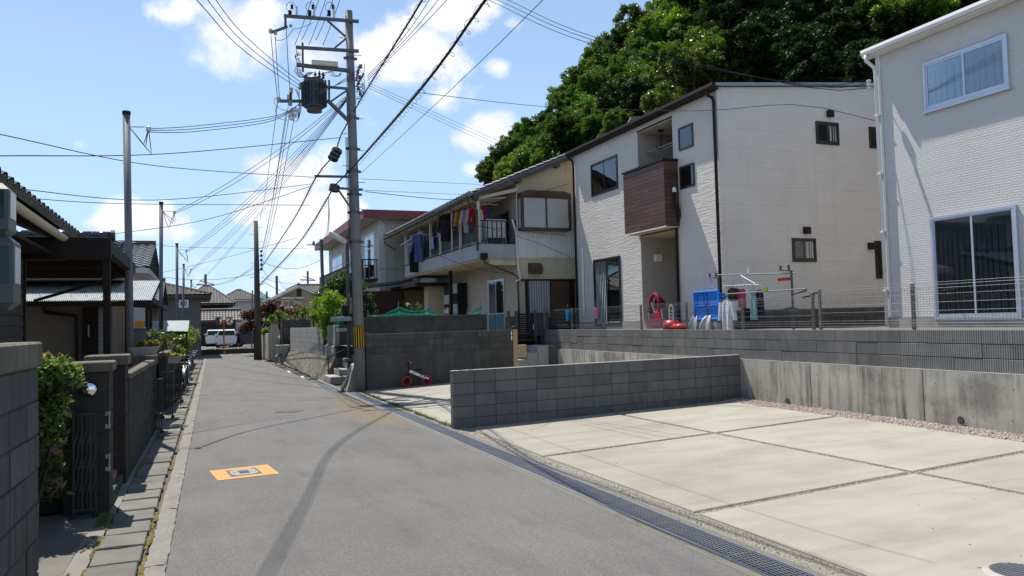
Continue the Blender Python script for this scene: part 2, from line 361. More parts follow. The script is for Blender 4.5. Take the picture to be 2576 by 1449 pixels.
M['orange_road'] = std('orange_road_paint', (.62, .27, .08), .8, var=.14, scale=4, bump=.3, bscale=90, grain=.10, gscale=120, spot=.6, spcol=(.30, .19, .11), spscale=6, streak=.3, scol=(.25, .18, .12), sdens=.5)
M['edge_conc'] = std('worn_drain_edging', (.15, .14, .118), .95, var=.3, scale=4, bump=.7, bscale=50, grain=.25, spot=.6, spcol=(.085, .08, .068), spscale=4)
M['iron_dull'] = std('dull_cast_iron', (.085, .082, .078), .85, var=.2, scale=8, grain=.15)
M['red'] = std('red_plastic', (.42, .012, .025), .35, var=.1)
M['red_tyre'] = std('red_rubber_tyre', (.40, .02, .025), .6, var=.1)
M['porcelain'] = std('white_porcelain', (.70, .70, .67), .2, var=.05)
M['trafo'] = std('grey_green_transformer', (.055, .068, .07), .45, var=.15, scale=4)
M['blue'] = std('blue_plastic', (.012, .20, .72), .5, var=.08)
M['terracotta'] = std('pink_brick', (.36, .19, .13), .85, var=.25, scale=6, rand=.2)
M['rubber'] = std('tyre_rubber', (.02, .02, .02), .8, var=.2)
M['carwhite'] = std('white_car_paint', (.72, .73, .74), .25, var=.02, coat=.6)
M['carblue'] = std('navy_car_paint', (.012, .02, .055), .25, var=.05, coat=.7)
M['car_glass'] = std('car_window', (.012, .03, .032), .12, var=.1, spec=.3)
M['lens_red'] = std('tail_lamp_red', (.4, .012, .01), .25, var=.05)
M['mirror'] = std('convex_mirror_face', (.85, .86, .88), .03, metal=1.0, var=.01)
M['paint_white_road'] = std('white_road_paint', (.66, .66, .63), .8, var=.12, scale=8, spot=.4, spcol=(.2, .2, .2), spscale=6)
M['tan_post'] = std('tan_intercom_post', (.40, .29, .17), .6, var=.06, grain=.06)
M['fence_post'] = std('brown_grey_fence_post', (.17, .15, .135), .5, metal=.2, var=.1)
def cloth(name, col, rough=.9): 
    M[name] = std(name, col, rough, var=.12, scale=12); return M[name]
# siding materials: relief is fine print in the panel face
def siding_b():
    m, t, b, o = base_mat('white_striated_siding')
    p = pos(t)
    st = N(t, 'ShaderNodeMapping'); st.inputs['Scale'].default_value = (2.6, 2.6, 26.0); LK(t, p, st.inputs[0])
    n = N(t, 'ShaderNodeTexNoise', i_Scale=1.0, i_Detail=3.0, i_Roughness=.55, i_Distortion=.5); LK(t, st.outputs[0], n.inputs['Vector'])
    r = ramp(t, n.outputs['Fac'], [(.38, g(0)), (.62, g(1))])
    bu = N(t, 'ShaderNodeBump', i_Strength=.55, i_Distance=.007); LK(t, r.outputs[0], bu.inputs['Height'])
    v = ramp(t, noise(t, p, .9, 4.0), [(.3, g(.94)), (.7, g(1.04))])
    cur = mulcol(t, (.66, .615, .565), v.outputs[0])
    sv = pos(t, False, (5.0, 5.0, .3)); rs = ramp(t, noise(t, sv, 1.0, 5.0, .6), [(.56, g(0)), (.8, g(.22))]); cur = mulcol(t, cur, (.36, .33, .29), rs.outputs[0], 'MIX')
    LK(t, cur, b.inputs['Base Color']); LK(t, bu.outputs[0], b.inputs['Normal']); b.inputs['Roughness'].default_value = .85
    return m
M['siding_b'] = siding_b()
def siding_a():
    m, t, b, o = base_mat('white_brick_relief_siding')
    p = pos(t)
    sw = N(t, 'ShaderNodeSeparateXYZ'); LK(t, p, sw.inputs[0]); cw = N(t, 'ShaderNodeCombineXYZ'); LK(t, sw.outputs['Y'], cw.inputs[0]); LK(t, sw.outputs['Z'], cw.inputs[1])
    ds = N(t, 'ShaderNodeTexNoise', i_Scale=9.0, i_Detail=2.0); LK(t, cw.outputs[0], ds.inputs['Vector'])
    dv = N(t, 'ShaderNodeVectorMath', operation='SCALE'); dv.inputs['Scale'].default_value = .02; LK(t, ds.outputs['Color'], dv.inputs[0])
    av = N(t, 'ShaderNodeVectorMath', operation='ADD'); LK(t, cw.outputs[0], av.inputs[0]); LK(t, dv.outputs[0], av.inputs[1])
    br = N(t, 'ShaderNodeTexBrick', i_Scale=1.0); br.inputs['Brick Width'].default_value = .135; br.inputs['Row Height'].default_value = .0455
    br.inputs['Mortar Size'].default_value = .008; br.inputs['Mortar Smooth'].default_value = .8; br.offset = .37
    br.inputs['Color1'].default_value = (1, 1, 1, 1); br.inputs['Color2'].default_value = (.55, .55, .55, 1); br.inputs['Mortar'].default_value = (0, 0, 0, 1)
    LK(t, av.outputs[0], br.inputs['Vector'])
    bu = N(t, 'ShaderNodeBump', i_Strength=.6, i_Distance=.010); LK(t, br.outputs['Color'], bu.inputs['Height'])
    v = ramp(t, noise(t, p, .9, 4.0), [(.3, g(.95)), (.7, g(1.04))])
    cur = mulcol(t, (.63, .613, .59), v.outputs[0])
    LK(t, cur, b.inputs['Base Color']); LK(t, bu.outputs[0], b.inputs['Normal']); b.inputs['Roughness'].default_value = .8
    return m
M['siding_a'] = siding_a()
def wood_plank():
    m, t, b, o = base_mat('brown_wood_plank')
    p = pos(t, False, (1.0, 3.0, 30.0))
    r = ramp(t, noise(t, p, 1.0, 5.0), [(.3, (.060, .029, .019)), (.7, (.112, .056, .038))])
    oi = N(t, 'ShaderNodeObjectInfo'); r2 = ramp(t, oi.outputs['Random'], [(0, g(.75)), (1, g(1.25))])
    LK(t, mulcol(t, r.outputs[0], r2.outputs[0]), b.inputs['Base Color']); b.inputs['Roughness'].default_value = .55
    return m
M['plank'] = wood_plank()
def asphalt():
    m, t, b, o = base_mat('asphalt')
    p = pos(t)
    r = ramp(t, noise(t, p, .55, 5.0), [(.3, g(.112)), (.7, g(.140))])
    gr = ramp(t, noise(t, p, 75.0, 4.0, .85), [(.32, g(.55)), (.5, g(.98)), (.68, g(1.5))])
    cur = mulcol(t, r.outputs[0], gr.outputs[0])
    cur = mulcol(t, cur, (1.03, 1.0, .96))
    st = ramp(t, noise(t, pos(t, False, (2.2, .5, 1)), 1.0, 6.0, .65), [(.50, g(0)), (.72, g(.5))]); cur = mulcol(t, cur, (.075, .074, .073), st.outputs[0], 'MIX')
    # worn wheel tracks and dust, seams of old trenches
    vo = N(t, 'ShaderNodeTexVoronoi', feature='DISTANCE_TO_EDGE', i_Scale=.42); 
    dn = N(t, 'ShaderNodeTexNoise', i_Scale=1.6, i_Detail=4.0); LK(t, p, dn.inputs['Vector'])
    dv = N(t, 'ShaderNodeVectorMath', operation='SCALE'); dv.inputs['Scale'].default_value = .6; LK(t, dn.outputs['Color'], dv.inputs[0])
    av = N(t, 'ShaderNodeVectorMath', operation='ADD'); LK(t, p, av.inputs[0]); LK(t, dv.outputs[0], av.inputs[1]); LK(t, av.outputs[0], vo.inputs['Vector'])
    cr = ramp(t, vo.outputs['Distance'], [(0.0, g(.16)), (.004, g(.0))]); cur = mulcol(t, cur, (.045, .045, .045), cr.outputs[0], 'MIX')
    # brown silt washed against the drain
    sp = N(t, 'ShaderNodeSeparateXYZ'); LK(t, p, sp.inputs[0])
    mx = N(t, 'ShaderNodeMapRange', n1=2.3, n2=3.2); LK(t, sp.outputs['X'], mx.inputs[0])
    my = N(t, 'ShaderNodeMapRange', n1=12.6, n2=14.2); LK(t, sp.outputs['Y'], my.inputs[0])
    my2 = N(t, 'ShaderNodeMapRange', n1=20.5, n2=18.0); LK(t, sp.outputs['Y'], my2.inputs[0])
    a = N(t, 'ShaderNodeMath', operation='MULTIPLY'); LK(t, mx.outputs[0], a.inputs[0]); LK(t, my.outputs[0], a.inputs[1])
    a2 = N(t, 'ShaderNodeMath', operation='MULTIPLY'); LK(t, a.outputs[0], a2.inputs[0]); LK(t, my2.outputs[0], a2.inputs[1])
    sa = N(t, 'ShaderNodeMath', operation='MULTIPLY_ADD', n1=.42); LK(t, a2.outputs[0], sa.inputs[0]); LK(t, noise(t, pos(t, False, (2.2, 1.1, 1)), 1.6, 8.0, .72), sa.inputs[2])
    ns = ramp(t, sa.outputs[0], [(.66, g(0)), (.76, g(.85))]); cur = mulcol(t, cur, (.155, .125, .085), ns.outputs[0], 'MIX')
    LK(t, cur, b.inputs['Base Color']); b.inputs['Roughness'].default_value = .9; b.inputs['Specular IOR Level'].default_value = .25
    bu = N(t, 'ShaderNodeBump', i_Strength=.5, i_Distance=.006); LK(t, noise(t, p, 130.0, 3.0, .7), bu.inputs['Height']); LK(t, bu.outputs[0], b.inputs['Normal'])
    return m
M['asphalt'] = asphalt()
def slabmat():
    m, t, b, o = base_mat('parking_slab_concrete')
    p = pos(t)
    r = ramp(t, noise(t, p, .5, 5.0), [(.3, (.272, .256, .214)), (.7, (.338, .319, .27))])
    gr = ramp(t, noise(t, p, 120.0, 2.0), [(.3, g(.9)), (.7, g(1.1))])
    cur = mulcol(t, r.outputs[0], gr.outputs[0])
    st = ramp(t, noise(t, pos(t, False, (.5, 1.6, 1)), 1.0, 7.0, .62), [(.46, g(0)), (.74, g(.6))]); cur = mulcol(t, cur, (.19, .178, .148), st.outputs[0], 'MIX')
    wv = N(t, 'ShaderNodeTexNoise', i_Scale=1.0, i_Detail=4.0, i_Roughness=.5, i_Distortion=.8); LK(t, pos(t, False, (.22, 2.6, 1)), wv.inputs['Vector']); ty = ramp(t, wv.outputs['Fac'], [(.55, g(0)), (.68, g(.30))]); cur = mulcol(t, cur, (.17, .16, .14), ty.outputs[0], 'MIX')
    st = ramp(t, noise(t, p, 1.4, 8.0, .7), [(.54, g(0)), (.76, g(.6))]); cur = mulcol(t, cur, (.205, .195, .16), st.outputs[0], 'MIX')
    sp = ramp(t, noise(t, p, 14.0, 3.0, .6), [(.74, g(0)), (.79, g(.55))]); cur = mulcol(t, cur, (.16, .14, .11), sp.outputs[0], 'MIX')
    oi = N(t, 'ShaderNodeObjectInfo'); r2 = ramp(t, oi.outputs['Random'], [(0, g(.95)), (1, g(1.05))]); cur = mulcol(t, cur, r2.outputs[0])
    LK(t, cur, b.inputs['Base Color']); b.inputs['Roughness'].default_value = .88; b.inputs['Specular IOR Level'].default_value = .3
    bu = N(t, 'ShaderNodeBump', i_Strength=.25, i_Distance=.006); LK(t, noise(t, p, 60.0, 5.0), bu.inputs['Height']); LK(t, bu.outputs[0], b.inputs['Normal'])
    return m
M['slab'] = slabmat()
M['gravel_base'] = std('joint_gravel_bed', (.25, .225, .185), .95, var=.3, scale=30, bump=1.0, bscale=120, grain=.35, gscale=90)
M['soil'] = std('soil', (.11, .09, .06), .95, var=.35, scale=3, bump=.6, bscale=30, grain=.2)
M['yard'] = std('yard_concrete', (.13, .122, .108), .92, var=.2, scale=1.5, bump=.3, bscale=40, grain=.1, spot=.5, spcol=(.13, .12, .1), spscale=1.6)
def pebble(name, cols):
    m, t, b, o = base_mat(name)
    ge = N(t, 'ShaderNodeNewGeometry'); r = ramp(t, ge.outputs['Random Per Island'], [(i/(len(cols)-1), c) for i, c in enumerate(cols)])
    LK(t, r.outputs[0], b.inputs['Base Color']); b.inputs['Roughness'].default_value = .85; return m
M['pink_pebble'] = pebble('pink_gravel', [(.30, .22, .19), (.38, .29, .25), (.42, .35, .31), (.34, .26, .22), (.46, .41, .37)])
M['joint_pebble'] = pebble('mixed_gravel', [(.16, .14, .12), (.30, .26, .22), (.42, .38, .33), (.22, .2, .17)])
M['leaf_hill'] = [leafmat('oak_leaves', [(.035, .075, .016), (.06, .12, .02), (.085, .155, .028), (.05, .095, .024)], .58, .4, .2),
                  leafmat('bright_leaves', [(.06, .125, .014), (.095, .18, .02), (.13, .21, .03)], .4, .45),
                  leafmat('yellowish_leaves', [(.075, .11, .018), (.11, .15, .025), (.06, .095, .018)], .35, .4),
                  leafmat('shade_dark_leaves', [(.013, .028, .009), (.022, .045, .012), (.034, .06, .016)], .6, .22, .2)]  # last leaf colour darkened to stand in for shade on the right slope
M['leaf_fresh'] = leafmat('fresh_bamboo_leaves', [(.10, .20, .015), (.17, .29, .02), (.22, .33, .035)], .45, .45)
M['leaf_camellia'] = leafmat('glossy_camellia_leaves', [(.03, .06, .012), (.05, .095, .02), (.08, .12, .035)], .22, .2, .8)
M['leaf_maple'] = leafmat('red_maple_leaves', [(.09, .018, .014), (.14, .028, .02), (.10, .035, .022), (.06, .02, .015)], .5, .3)
M['leaf_shrub'] = leafmat('variegated_shrub_leaves', [(.05, .10, .02), (.10, .17, .03), (.17, .24, .07), (.28, .30, .12)], .4, .35)
M['leaf_orange'] = leafmat('young_orange_leaves', [(.30, .19, .035), (.30, .24, .05), (.16, .18, .035)], .45, .4)
M['leaf_garden'] = leafmat('garden_leaves', [(.05, .09, .018), (.085, .14, .03), (.12, .15, .04), (.15, .13, .05)], .45, .35)
M['flower_pink'] = leafmat('pink_petals', [(.62, .22, .34), (.72, .5, .55), (.6, .3, .4)], .6, .3)
M['bark'] = std('bark', (.07, .055, .04), .95, var=.35, scale=9, bump=.8, bscale=30)
# =================================================================== GROUND
def lx(y): return -0.24+.0145*(y-7.0)                # street-side edge of the left kerb
def wx(y): return -0.84+.0145*(y-9.0)                # face of the garden walls on the left
mb = MB(); mb.add([(-600, -60, -.06), (600, -60, -.06), (600, 1200, -.06), (-600, 1200, -.06)], [(0, 1, 2, 3)])
ground = structure(mb.build('ground', M['soil']), 'bare earth under the gardens and beyond the houses', 'ground')
mb = MB()
ys = [-8, 0, 7, 14, 21, 26, 32, 38, 44, 49]
def rx(y): return 3.50 if y < 20.5 else (3.50-.0*(y-20) if y < 21 else max(3.42-.012*(y-21), 3.05))
vs = []
for y in ys: vs += [(lx(y), y, 0.004), (rx(y), y, 0.004)]
mb.add(vs, [(2*i, 2*i+1, 2*i+3, 2*i+2) for i in range(len(ys)-1)])
mb.add([(-60, 49, 0.004), (60, 49, 0.004), (60, 57, 0.004), (-60, 57, 0.004)], [(0, 1, 2, 3)])
road = structure(mb.build('road', M['asphalt']), 'narrow grey asphalt street running down to a crossroad', 'road')
mb = MB()
mb.add([(-.3, 53.3, .009), (1.25, 53.3, .009), (1.25, 53.5, .009), (-.3, 53.5, .009)], [(0, 1, 2, 3)])
mb.add([(1.3, 55.0, .009), (2.2, 55.0, .009), (2.2, 55.35, .009), (1.3, 55.35, .009)], [(0, 1, 2, 3)])
mb.add([(2.6, 55.2, .009), (3.6, 55.2, .009), (3.6, 55.4, .009), (2.6, 55.4, .009)], [(0, 1, 2, 3)])
mb.build('road_marking', M['paint_white_road'], road)
mb = MB()
for (x0, y0, x1, y1) in ((3.28, 27.2, 3.36, 29.5), (3.2, 31, 3.27, 33)):
    mb.add([(x0, y0, .009), (x0+.12, y0, .009), (x1+.1, y1, .009), (x1, y1, .009)], [(0, 1, 2, 3)])
mb.build('road_marking', M['paint_white_road'], road)
# ---- orange painted valve cover set in the road
a0, a1, a2, a3 = onz(538, 1211), onz(692, 1193), onz(684, 1170), onz(535, 1185)
cx, cy = (a0.x+a1.x+a2.x+a3.x)/4, (a0.y+a1.y+a2.y+a3.y)/4
rzc = math.atan2(a1.y-a0.y, a1.x-a0.x)
vc = thing('valve_cover', 'rectangular iron valve cover inside an orange painted patch on the asphalt', 'manhole', (cx, cy, 0.004), rzc)
L2, W2 = .345, .345
mb = MB(); 
def ringq(mb, X, Y, x, y, z, z2=None):
    mb.add([(-X, -Y, z), (X, -Y, z), (X, Y, z), (-X, Y, z), (-x, -y, z), (x, -y, z), (x, y, z), (-x, y, z)], [(0, 1, 5, 4), (1, 2, 6, 5), (2, 3, 7, 6), (3, 0, 4, 7)])
ringq(mb, .355, .36, .185, .235, .004); mb.build('paint_patch', M['orange_road'], vc, W=False)
mb = MB(); ringq(mb, .185, .235, .16, .20, .006); mb.box((-.185, -.235, -.02), (.185, .235, -.006)); mb.build('cover_frame', M['steel_dark'], vc, W=False)
def octa(x, y, c): return [(-x+c, -y), (x-c, -y), (x, -y+c), (x, y-c), (x-c, y), (-x+c, y), (-x, y-c), (-x, -y+c)]
M['iron_worn'] = std('worn_iron', (.24, .235, .215), .6, metal=.3, var=.15, scale=8, grain=.15, spot=.5, spcol=(.33, .27, .12), spscale=6)
mb = MB(); mb.prism([(x, y, -.004) for x, y in octa(.155, .195, .05)], (0, 0, .012)); lid = mb.build('lid', M['iron_worn'], vc, W=False)
mb = MB()
mb.box((-.06, -.10, .008), (.06, .10, .012))
for k in range(3): mb.box((-.05, -.075+.05*k, .012), (.05, -.05+.05*k, .015))
mb.box((-.13, -.02, .008), (-.085, .02, .010)); mb.box((.085, -.015, .008), (.10, .015, .010)); mb.box((.125, -.015, .008), (.14, .015, .010))
mb.build('raised_pattern', M['steel_dark'], lid, W=False) if False else mb.build('raised_pattern', M['steel_dark'], vc, W=False)
# small round cover far down the street
mb = MB(); c = onz(728, 1035); mb.lathe([(.30, .0), (.30, .008)], (c.x, c.y, .004), 20); mb.lathe([(.24, .008), (.22, .012)], (c.x, c.y, .004), 20)
tag(mb.build('manhole_cover', M['iron_dull']), 'small round iron manhole cover in the middle of the street', 'manhole')
# =================================================================== LEFT KERB AND GUTTER
gut = thing('gutter', 'covered concrete gutter between the garden walls and the kerb', 'gutter', (0, 0, 0), kind='structure')
mb = MB()
mb.add([(wx(y)+dx_, y, -.03) for y in (-6, 49) for dx_ in (-.3, .65)], [(0, 1, 3, 2)]); mb.build('gutter_bed', M['soil'], gut)
rr = random.Random(3)
y = 1.0; cov = []
for v in range(6): 
    mb = MB(); w = .37; l = .455; ch = .012; tilt = rr.uniform(-.004, .004)
    top = [(0+rr.uniform(0, .012), 0+rr.uniform(.0, .02)), (w-rr.uniform(0, .012), rr.uniform(0, .02)), (w-rr.uniform(0, .01), l-rr.uniform(0, .015)), (rr.uniform(0, .01), l-rr.uniform(0, .015))]
    mid = [(w/2, rr.uniform(.0, .03))]
    poly = [top[0], mid[0], top[1], top[2], (w/2, l-rr.uniform(0, .012)), top[3]]
    vs = [(px_, py_, -.09) for px_, py_ in poly]+[(px_, py_, .006) for px_, py_ in poly]+[(px_*.96+.007, py_*.96+.009, .018+rr.uniform(-.003, .003)) for px_, py_ in poly]
    n = 6; fs = [tuple(range(2*n, 3*n))]
    for k in range(2):
        for i in range(n): j = (i+1) % n; fs.append((k*n+i, k*n+j, k*n+n+j, k*n+n+i))
    mb.add(vs, fs); cov.append(mb.mesh('gutter_cover', M['cover']))
while y < 47:
    piece('gutter_cover', cov[rr.randrange(6)], gut, (lx(y)-.565, y, rr.uniform(-.006, .008)), (rr.uniform(-.012, .012), rr.uniform(-.01, .01), .0145+rr.uniform(-.006, .006)))
    y += .475
kerbs = []
for v in range(4):
    mb = MB(); mb.sheet(lambda a, b: (-.155+.15*a+rr.uniform(-.009, .009), b*1.95, .012+.012*(1-abs(2*a-1))+rr.uniform(-.004, .004)), 5, 16)
    mb.box((-.15, 0, -.12), (-.005, 1.95, .008)); kerbs.append(mb.mesh('kerb_stone', M['kerb']))
y = .6; k = 0
while y < 48:
    piece('kerb_stone', kerbs[k % 4], gut, (lx(y)-.0, y, 0), (0, 0, -.0145)); y += 1.965; k += 1
# concrete lip next to the walls, apron at the gates
mb = MB(); mb.sheet(lambda a, b: (wx(b*52-4)-.10+.16*a, b*52-4, .012+rr.uniform(-.003, .003)), 2, 90); mb.build('gutter_lip', M['kerb'], gut)
ap = MB(); ap.add([(-4.5, 2, .016), (wx(5)-.09, 2, .016), (wx(8.6)-.09, 8.75, .016), (-4.5, 8.75, .016)], [(0, 1, 2, 3)])
structure(ap.build('driveway', M['yard']), 'grey concrete drive behind the opened gate', 'driveway')
# moss in the joints
mb = MB(); rr2 = random.Random(12)
for _ in range(260):
    line = rr2.random(); yy = rr2.choice([5.0, 5.6, 6.3, 7.3, 7.5, 8.0, 11.2])+rr2.gauss(0, .17)
    xx = (lx(yy)-.175 if line < .5 else (lx(yy)-.572 if line < .9 else lx(yy)-.66))+rr2.gauss(0, .010)
    s = rr2.uniform(.012, .04); h = rr2.uniform(.003, .012)
    mb.add([(xx-s*.4, yy-s, .018), (xx+s*.4, yy-s*.8, .018), (xx+s*.4, yy+s, .018), (xx-s*.4, yy+s*.9, .018), (xx, yy, .02+h)], [(0, 1, 4), (1, 2, 4), (2, 3, 4), (3, 0, 4)])
tag(mb.build('moss', M['moss']), 'ochre moss growing in the joints of the gutter covers', 'moss', kind='stuff')
# =================================================================== RIGHT DRAIN
dr = thing('drainage_channel', 'steel grated drain along the parking bays', 'drain', (0, 0, 0), kind='structure')
mb = MB()
mb.box((3.49, -4, -.06), (3.575, 20.75, .006)); mb.box((3.905, -4, -.06), (3.95, 20.75, .008)); mb.box((3.49, -4, -.35), (3.95, 20.75, -.30))
mb.build('channel_walls', M['edge_conc'], dr)
def grate_mesh(w, l, nb):
    mb = MB()
    mb.box((0, 0, -.045), (.032, l-.006, .004)); mb.box((w-.032, 0, -.045), (w, l-.006, .004))
    mb.box((0, 0, -.04), (w, .008, .002)); mb.box((0, l-.014, -.04), (w, l-.006, .002))
    for i in range(nb):
        x = .032+(w-.064)*(i+.5)/nb; mb.box((x-.0045, .006, -.04), (x+.0045, l-.012, .002))
    n = int(l/.05)
    for j in range(1, n): mb.box((.03, j*l/n-.003, -.010), (w-.03, j*l/n+.003, .0005))
    return mb.mesh('grate', M['steel'])
gm = grate_mesh(.325, .995, 8)
for k in range(24): piece('grate', gm, dr, (3.578, -3.2+k*.999, .004), (0, rr.uniform(-.004, .004), rr.uniform(-.002, .002)))
gm2 = grate_mesh(.2, .995, 5)
for k in range(5): piece('grate', gm2, dr, (3.43, 21.35+k, .004))
mb = MB(); mb.box((3.38, 21.2, -.06), (3.43, 26.4, .008)); mb.box((3.63, 21.2, -.06), (3.70, 26.4, .008)); mb.box((3.40, 21.2, -.30), (3.66, 39, -.26))
mb.build('channel_walls', M['edge_conc'], dr)
mb = MB(); 
yy = 26.6
while yy < 39: mb.box((rx(yy)-.02, yy, -.05), (rx(yy)+.30, yy+.44, .012+rr.uniform(0, .012))); yy += rr.choice([.46, .46, .95])
mb.build('gutter_lids', M['conc_dark'], dr)
# gravel strips of the parking bays
PZ = lambda x: max(0.0, (x-4.1)*.0098)
mb = MB(); mb.add([(3.70, 20.75, -.008), (3.95, -4, -.008), (3.95, 20.75, -.008)], [(0, 1, 2)])
mb = MB(); mb.add([(3.95, -4, .002), (10.35, -4, .058), (10.35, 13.0, .058), (3.95, 12.5, .002)], [(0, 1, 2, 3)])
park = structure(mb.build('parking_lot', M['gravel_base']), 'parking bays of pale concrete slabs with gravel joints', 'parking lot')
mb = MB(); PZ2 = lambda x: max(0.0, (x-4.0)*.026)
mb.add([(3.66, 12.45, -.010), (4.0, 12.5, -.010), (10.8, 12.9, .17), (10.8, 24.5, .17), (4.0, 21.5, -.010), (3.66, 21.4, -.010)], [(0, 1, 4, 5), (1, 2, 3, 4)])
park2 = structure(mb.build('parking_lot', M['gravel_base']), 'second parking lot of narrow slabs beyond the dividing wall', 'parking lot')
def slab(parent, pts, th=.06, name='concrete_slab', PZ=PZ):
    mb = MB(); n = len(pts); cx_ = sum(p[0] for p in pts)/n; cy_ = sum(p[1] for p in pts)/n
    lo = [(x, y, PZ(x)-th) for x, y in pts]; hi = [(x, y, PZ(x)+.012) for x, y in pts]
    tp = [(x+(cx_-x)*.008, y+(cy_-y)*.006, PZ(x)+.02) for x, y in pts]
    fs = [tuple(range(2*n, 3*n))]
    for k in range(2):
        for i in range(n): j = (i+1) % n; fs.append((k*n+i, k*n+j, k*n+n+j, k*n+n+i))
    mb.add(lo+hi+tp, fs); return mb.build(name, M['slab'], parent)
# slab joints: measured lines (running across: at x=4.13 and x=9.8)
AC = [(-3.0, -2.9), (2.35, 2.45), (5.90, 6.36), (9.22, 9.86), (12.28, 12.84)]   # y at x=4.13, y at x=9.9
jx = lambda y: 7.12-.012*(y-9)
def acy(k, x, s): a, b = AC[k]; return a+(b-a)*(x-4.13)/5.77+s
gp = .05
for k in range(4):
    for (xa, xb) in (((4.15, 4.15), None), (None, (9.72, 9.72))):
        for col in ((0,) if xb is None else (1,)):
            if col == 0: x0 = lambda y: 4.17; x1 = lambda y: jx(y)-gp
            else: x0 = lambda y: jx(y)+gp; x1 = lambda y: 9.78
            s0 = gp if k else 0; s1 = -gp if k < 3 else -.02
            p = []
            for (xf, kk, s) in ((x0, k, s0), (x1, k, s0), (x1, k+1, s1), (x0, k+1, s1)):
                y_ = AC[kk][0]; xx = xf(acy(kk, 7.1, 0)); p.append((xx, acy(kk, xx, s)))
            slab(park, p)
# lot 2 slabs
L2Y = [(12.75, 13.3), (15.42, 15.95), (18.15, 18.7), (20.7, 21.6)]
for k in range(3):
    for (xa, xb) in ((4.02, 7.0), (7.08, 9.9)):
        f = lambda kk, x, s: L2Y[kk][0]+(L2Y[kk][1]-L2Y[kk][0])*(x-4.0)/6.0+s
        slab(park2, [(xa, f(k, xa, .03)), (xb, f(k, xb, .03)), (xb, f(k+1, xb, -.03)), (xa, f(k+1, xa, -.03))], PZ=PZ2)
# round cover in the near bay
c = onz(2515, 1447); mh = thing('manhole_cover', 'round steel inspection cover in a concrete ring at the corner of the bay', 'manhole', (c.x+.12, c.y-.06, .02))
mb = MB(); mb.lathe([(.27, 0), (.27, .006), (.19, .008), (.19, 0)], (0, 0, .001), 32); mb.build('concrete_ring', M['conc_light'], mh, W=False)
mb = MB(); mb.lathe([(.18, 0), (.18, .008), (.165, .010)], (0, 0, .001), 32); mb.build('lid', M['steel_dark'], mh, W=False)
mb = MB()
for i in range(-6, 7):
    for j in range(-6, 7):
        if i*i+j*j < 38: mb.box((i*.026-.008, j*.026-.008, .011), (i*.026+.008, j*.026+.008, .015))
mb.build('lid_studs', M['steel'], mh, W=False)
# loose gravel in the joints and along the wall
def pebbles(name, mat, label, n, gen, s0, s1, seed):
    r_ = random.Random(seed); mb = MB()
    for _ in range(n):
        x, y_, z = gen(r_); s = r_.uniform(s0, s1); a = r_.uniform(0, 6.28); pts = []
        for q in range(4):
            th = a+q*1.571+r_.uniform(-.3, .3); pts.append((x+s*math.cos(th), y_+s*math.sin(th)*.8, z))
        pts.append((x+r_.uniform(-.3, .3)*s, y_, z+s*r_.uniform(.5, .9)))
        mb.add(pts, [(0, 1, 4), (1, 2, 4), (2, 3, 4), (3, 0, 4)])
    return tag(mb.build(name, mat), label, 'gravel', kind='stuff')
def gen_pink(r_):
    y_ = r_.uniform(2.5, 13.2) ; x = 9.8+.46*r_.random()
    return (x, y_, PZ(x)+r_.uniform(-.01, .022)+.012*(x-9.8)/.4)
pebbles('pink_gravel', M['pink_pebble'], 'pink gravel strip at the foot of the retaining wall', 9000, gen_pink, .012, .03, 5)
mb = MB(); mb.add([(9.74, -4, PZ(9.74)+.0), (10.33, -4, .075), (10.33, 13.2, .075), (9.74, 13.0, PZ(9.74)+.0)], [(0, 1, 2, 3)]); mb.build('gravel_bed', M['gravel_base'], park)
def gen_joint(r_):
    q = r_.random()
    if q < .42:
        k = r_.choice([1, 2, 2, 3]); x = r_.uniform(4.1, 9.8); return (x, acy(k, x, r_.uniform(-.05, .05)), PZ(x)+.002)
    if q < .6:
        y_ = r_.uniform(3, 12.4); x = jx(y_)+r_.uniform(-.05, .05); return (x, y_, PZ(x)+.002)
    if q < .9:
        y_ = 3+10*r_.random()**1.4; return (r_.uniform(3.96, 4.15), y_, .001)
    x = r_.uniform(4, 9.7); return (x, acy(4, x, r_.uniform(-.03, .10)), PZ(x))
pebbles('joint_gravel', M['joint_pebble'], 'brownish gravel filling the joints between the parking slabs', 11000, gen_joint, .006, .017, 6)
# weeds along the second lot
mb = MB(); r_ = random.Random(9)
for _ in range(2600):
    y_ = 12.7+8*r_.random()**.9; x = 3.99+r_.gauss(0, .045); 
    if math.sin(y_*3.1)+math.sin(y_*7.7+1) < -.3 and r_.random() < .8: continue
    h = r_.uniform(.015, .065); a = r_.uniform(0, 6.28); w = r_.uniform(.004, .010); lx_ = r_.gauss(0, .025); ly_ = r_.gauss(0, .025)
    mb.add([(x-w*math.cos(a), y_-w*math.sin(a), 0), (x+w*math.cos(a), y_+w*math.sin(a), 0), (x+lx_, y_+ly_, h)], [(0, 1, 2)])
for (x, y_) in [(-.86, 8.1), (-.86, 8.2), (-.86, 8.3), (-.85, 8.45), (-.62, 14.0), (-.6, 20.5), (-.58, 20.8)]:
    for _ in range(60):
        h = r_.uniform(.02, .07); a = r_.uniform(0, 6.28); w = .005; X = x+r_.gauss(0, .03); Y = y_+r_.gauss(0, .06)
        mb.add([(X-w, Y, .01), (X+w, Y, .01), (X+r_.gauss(0, .03), Y+r_.gauss(0, .03), h)], [(0, 1, 2)])
tag(mb.build('weeds', M['grass_leaf']), 'small weeds growing in the gravel edge and wall foot', 'weeds', kind='stuff')
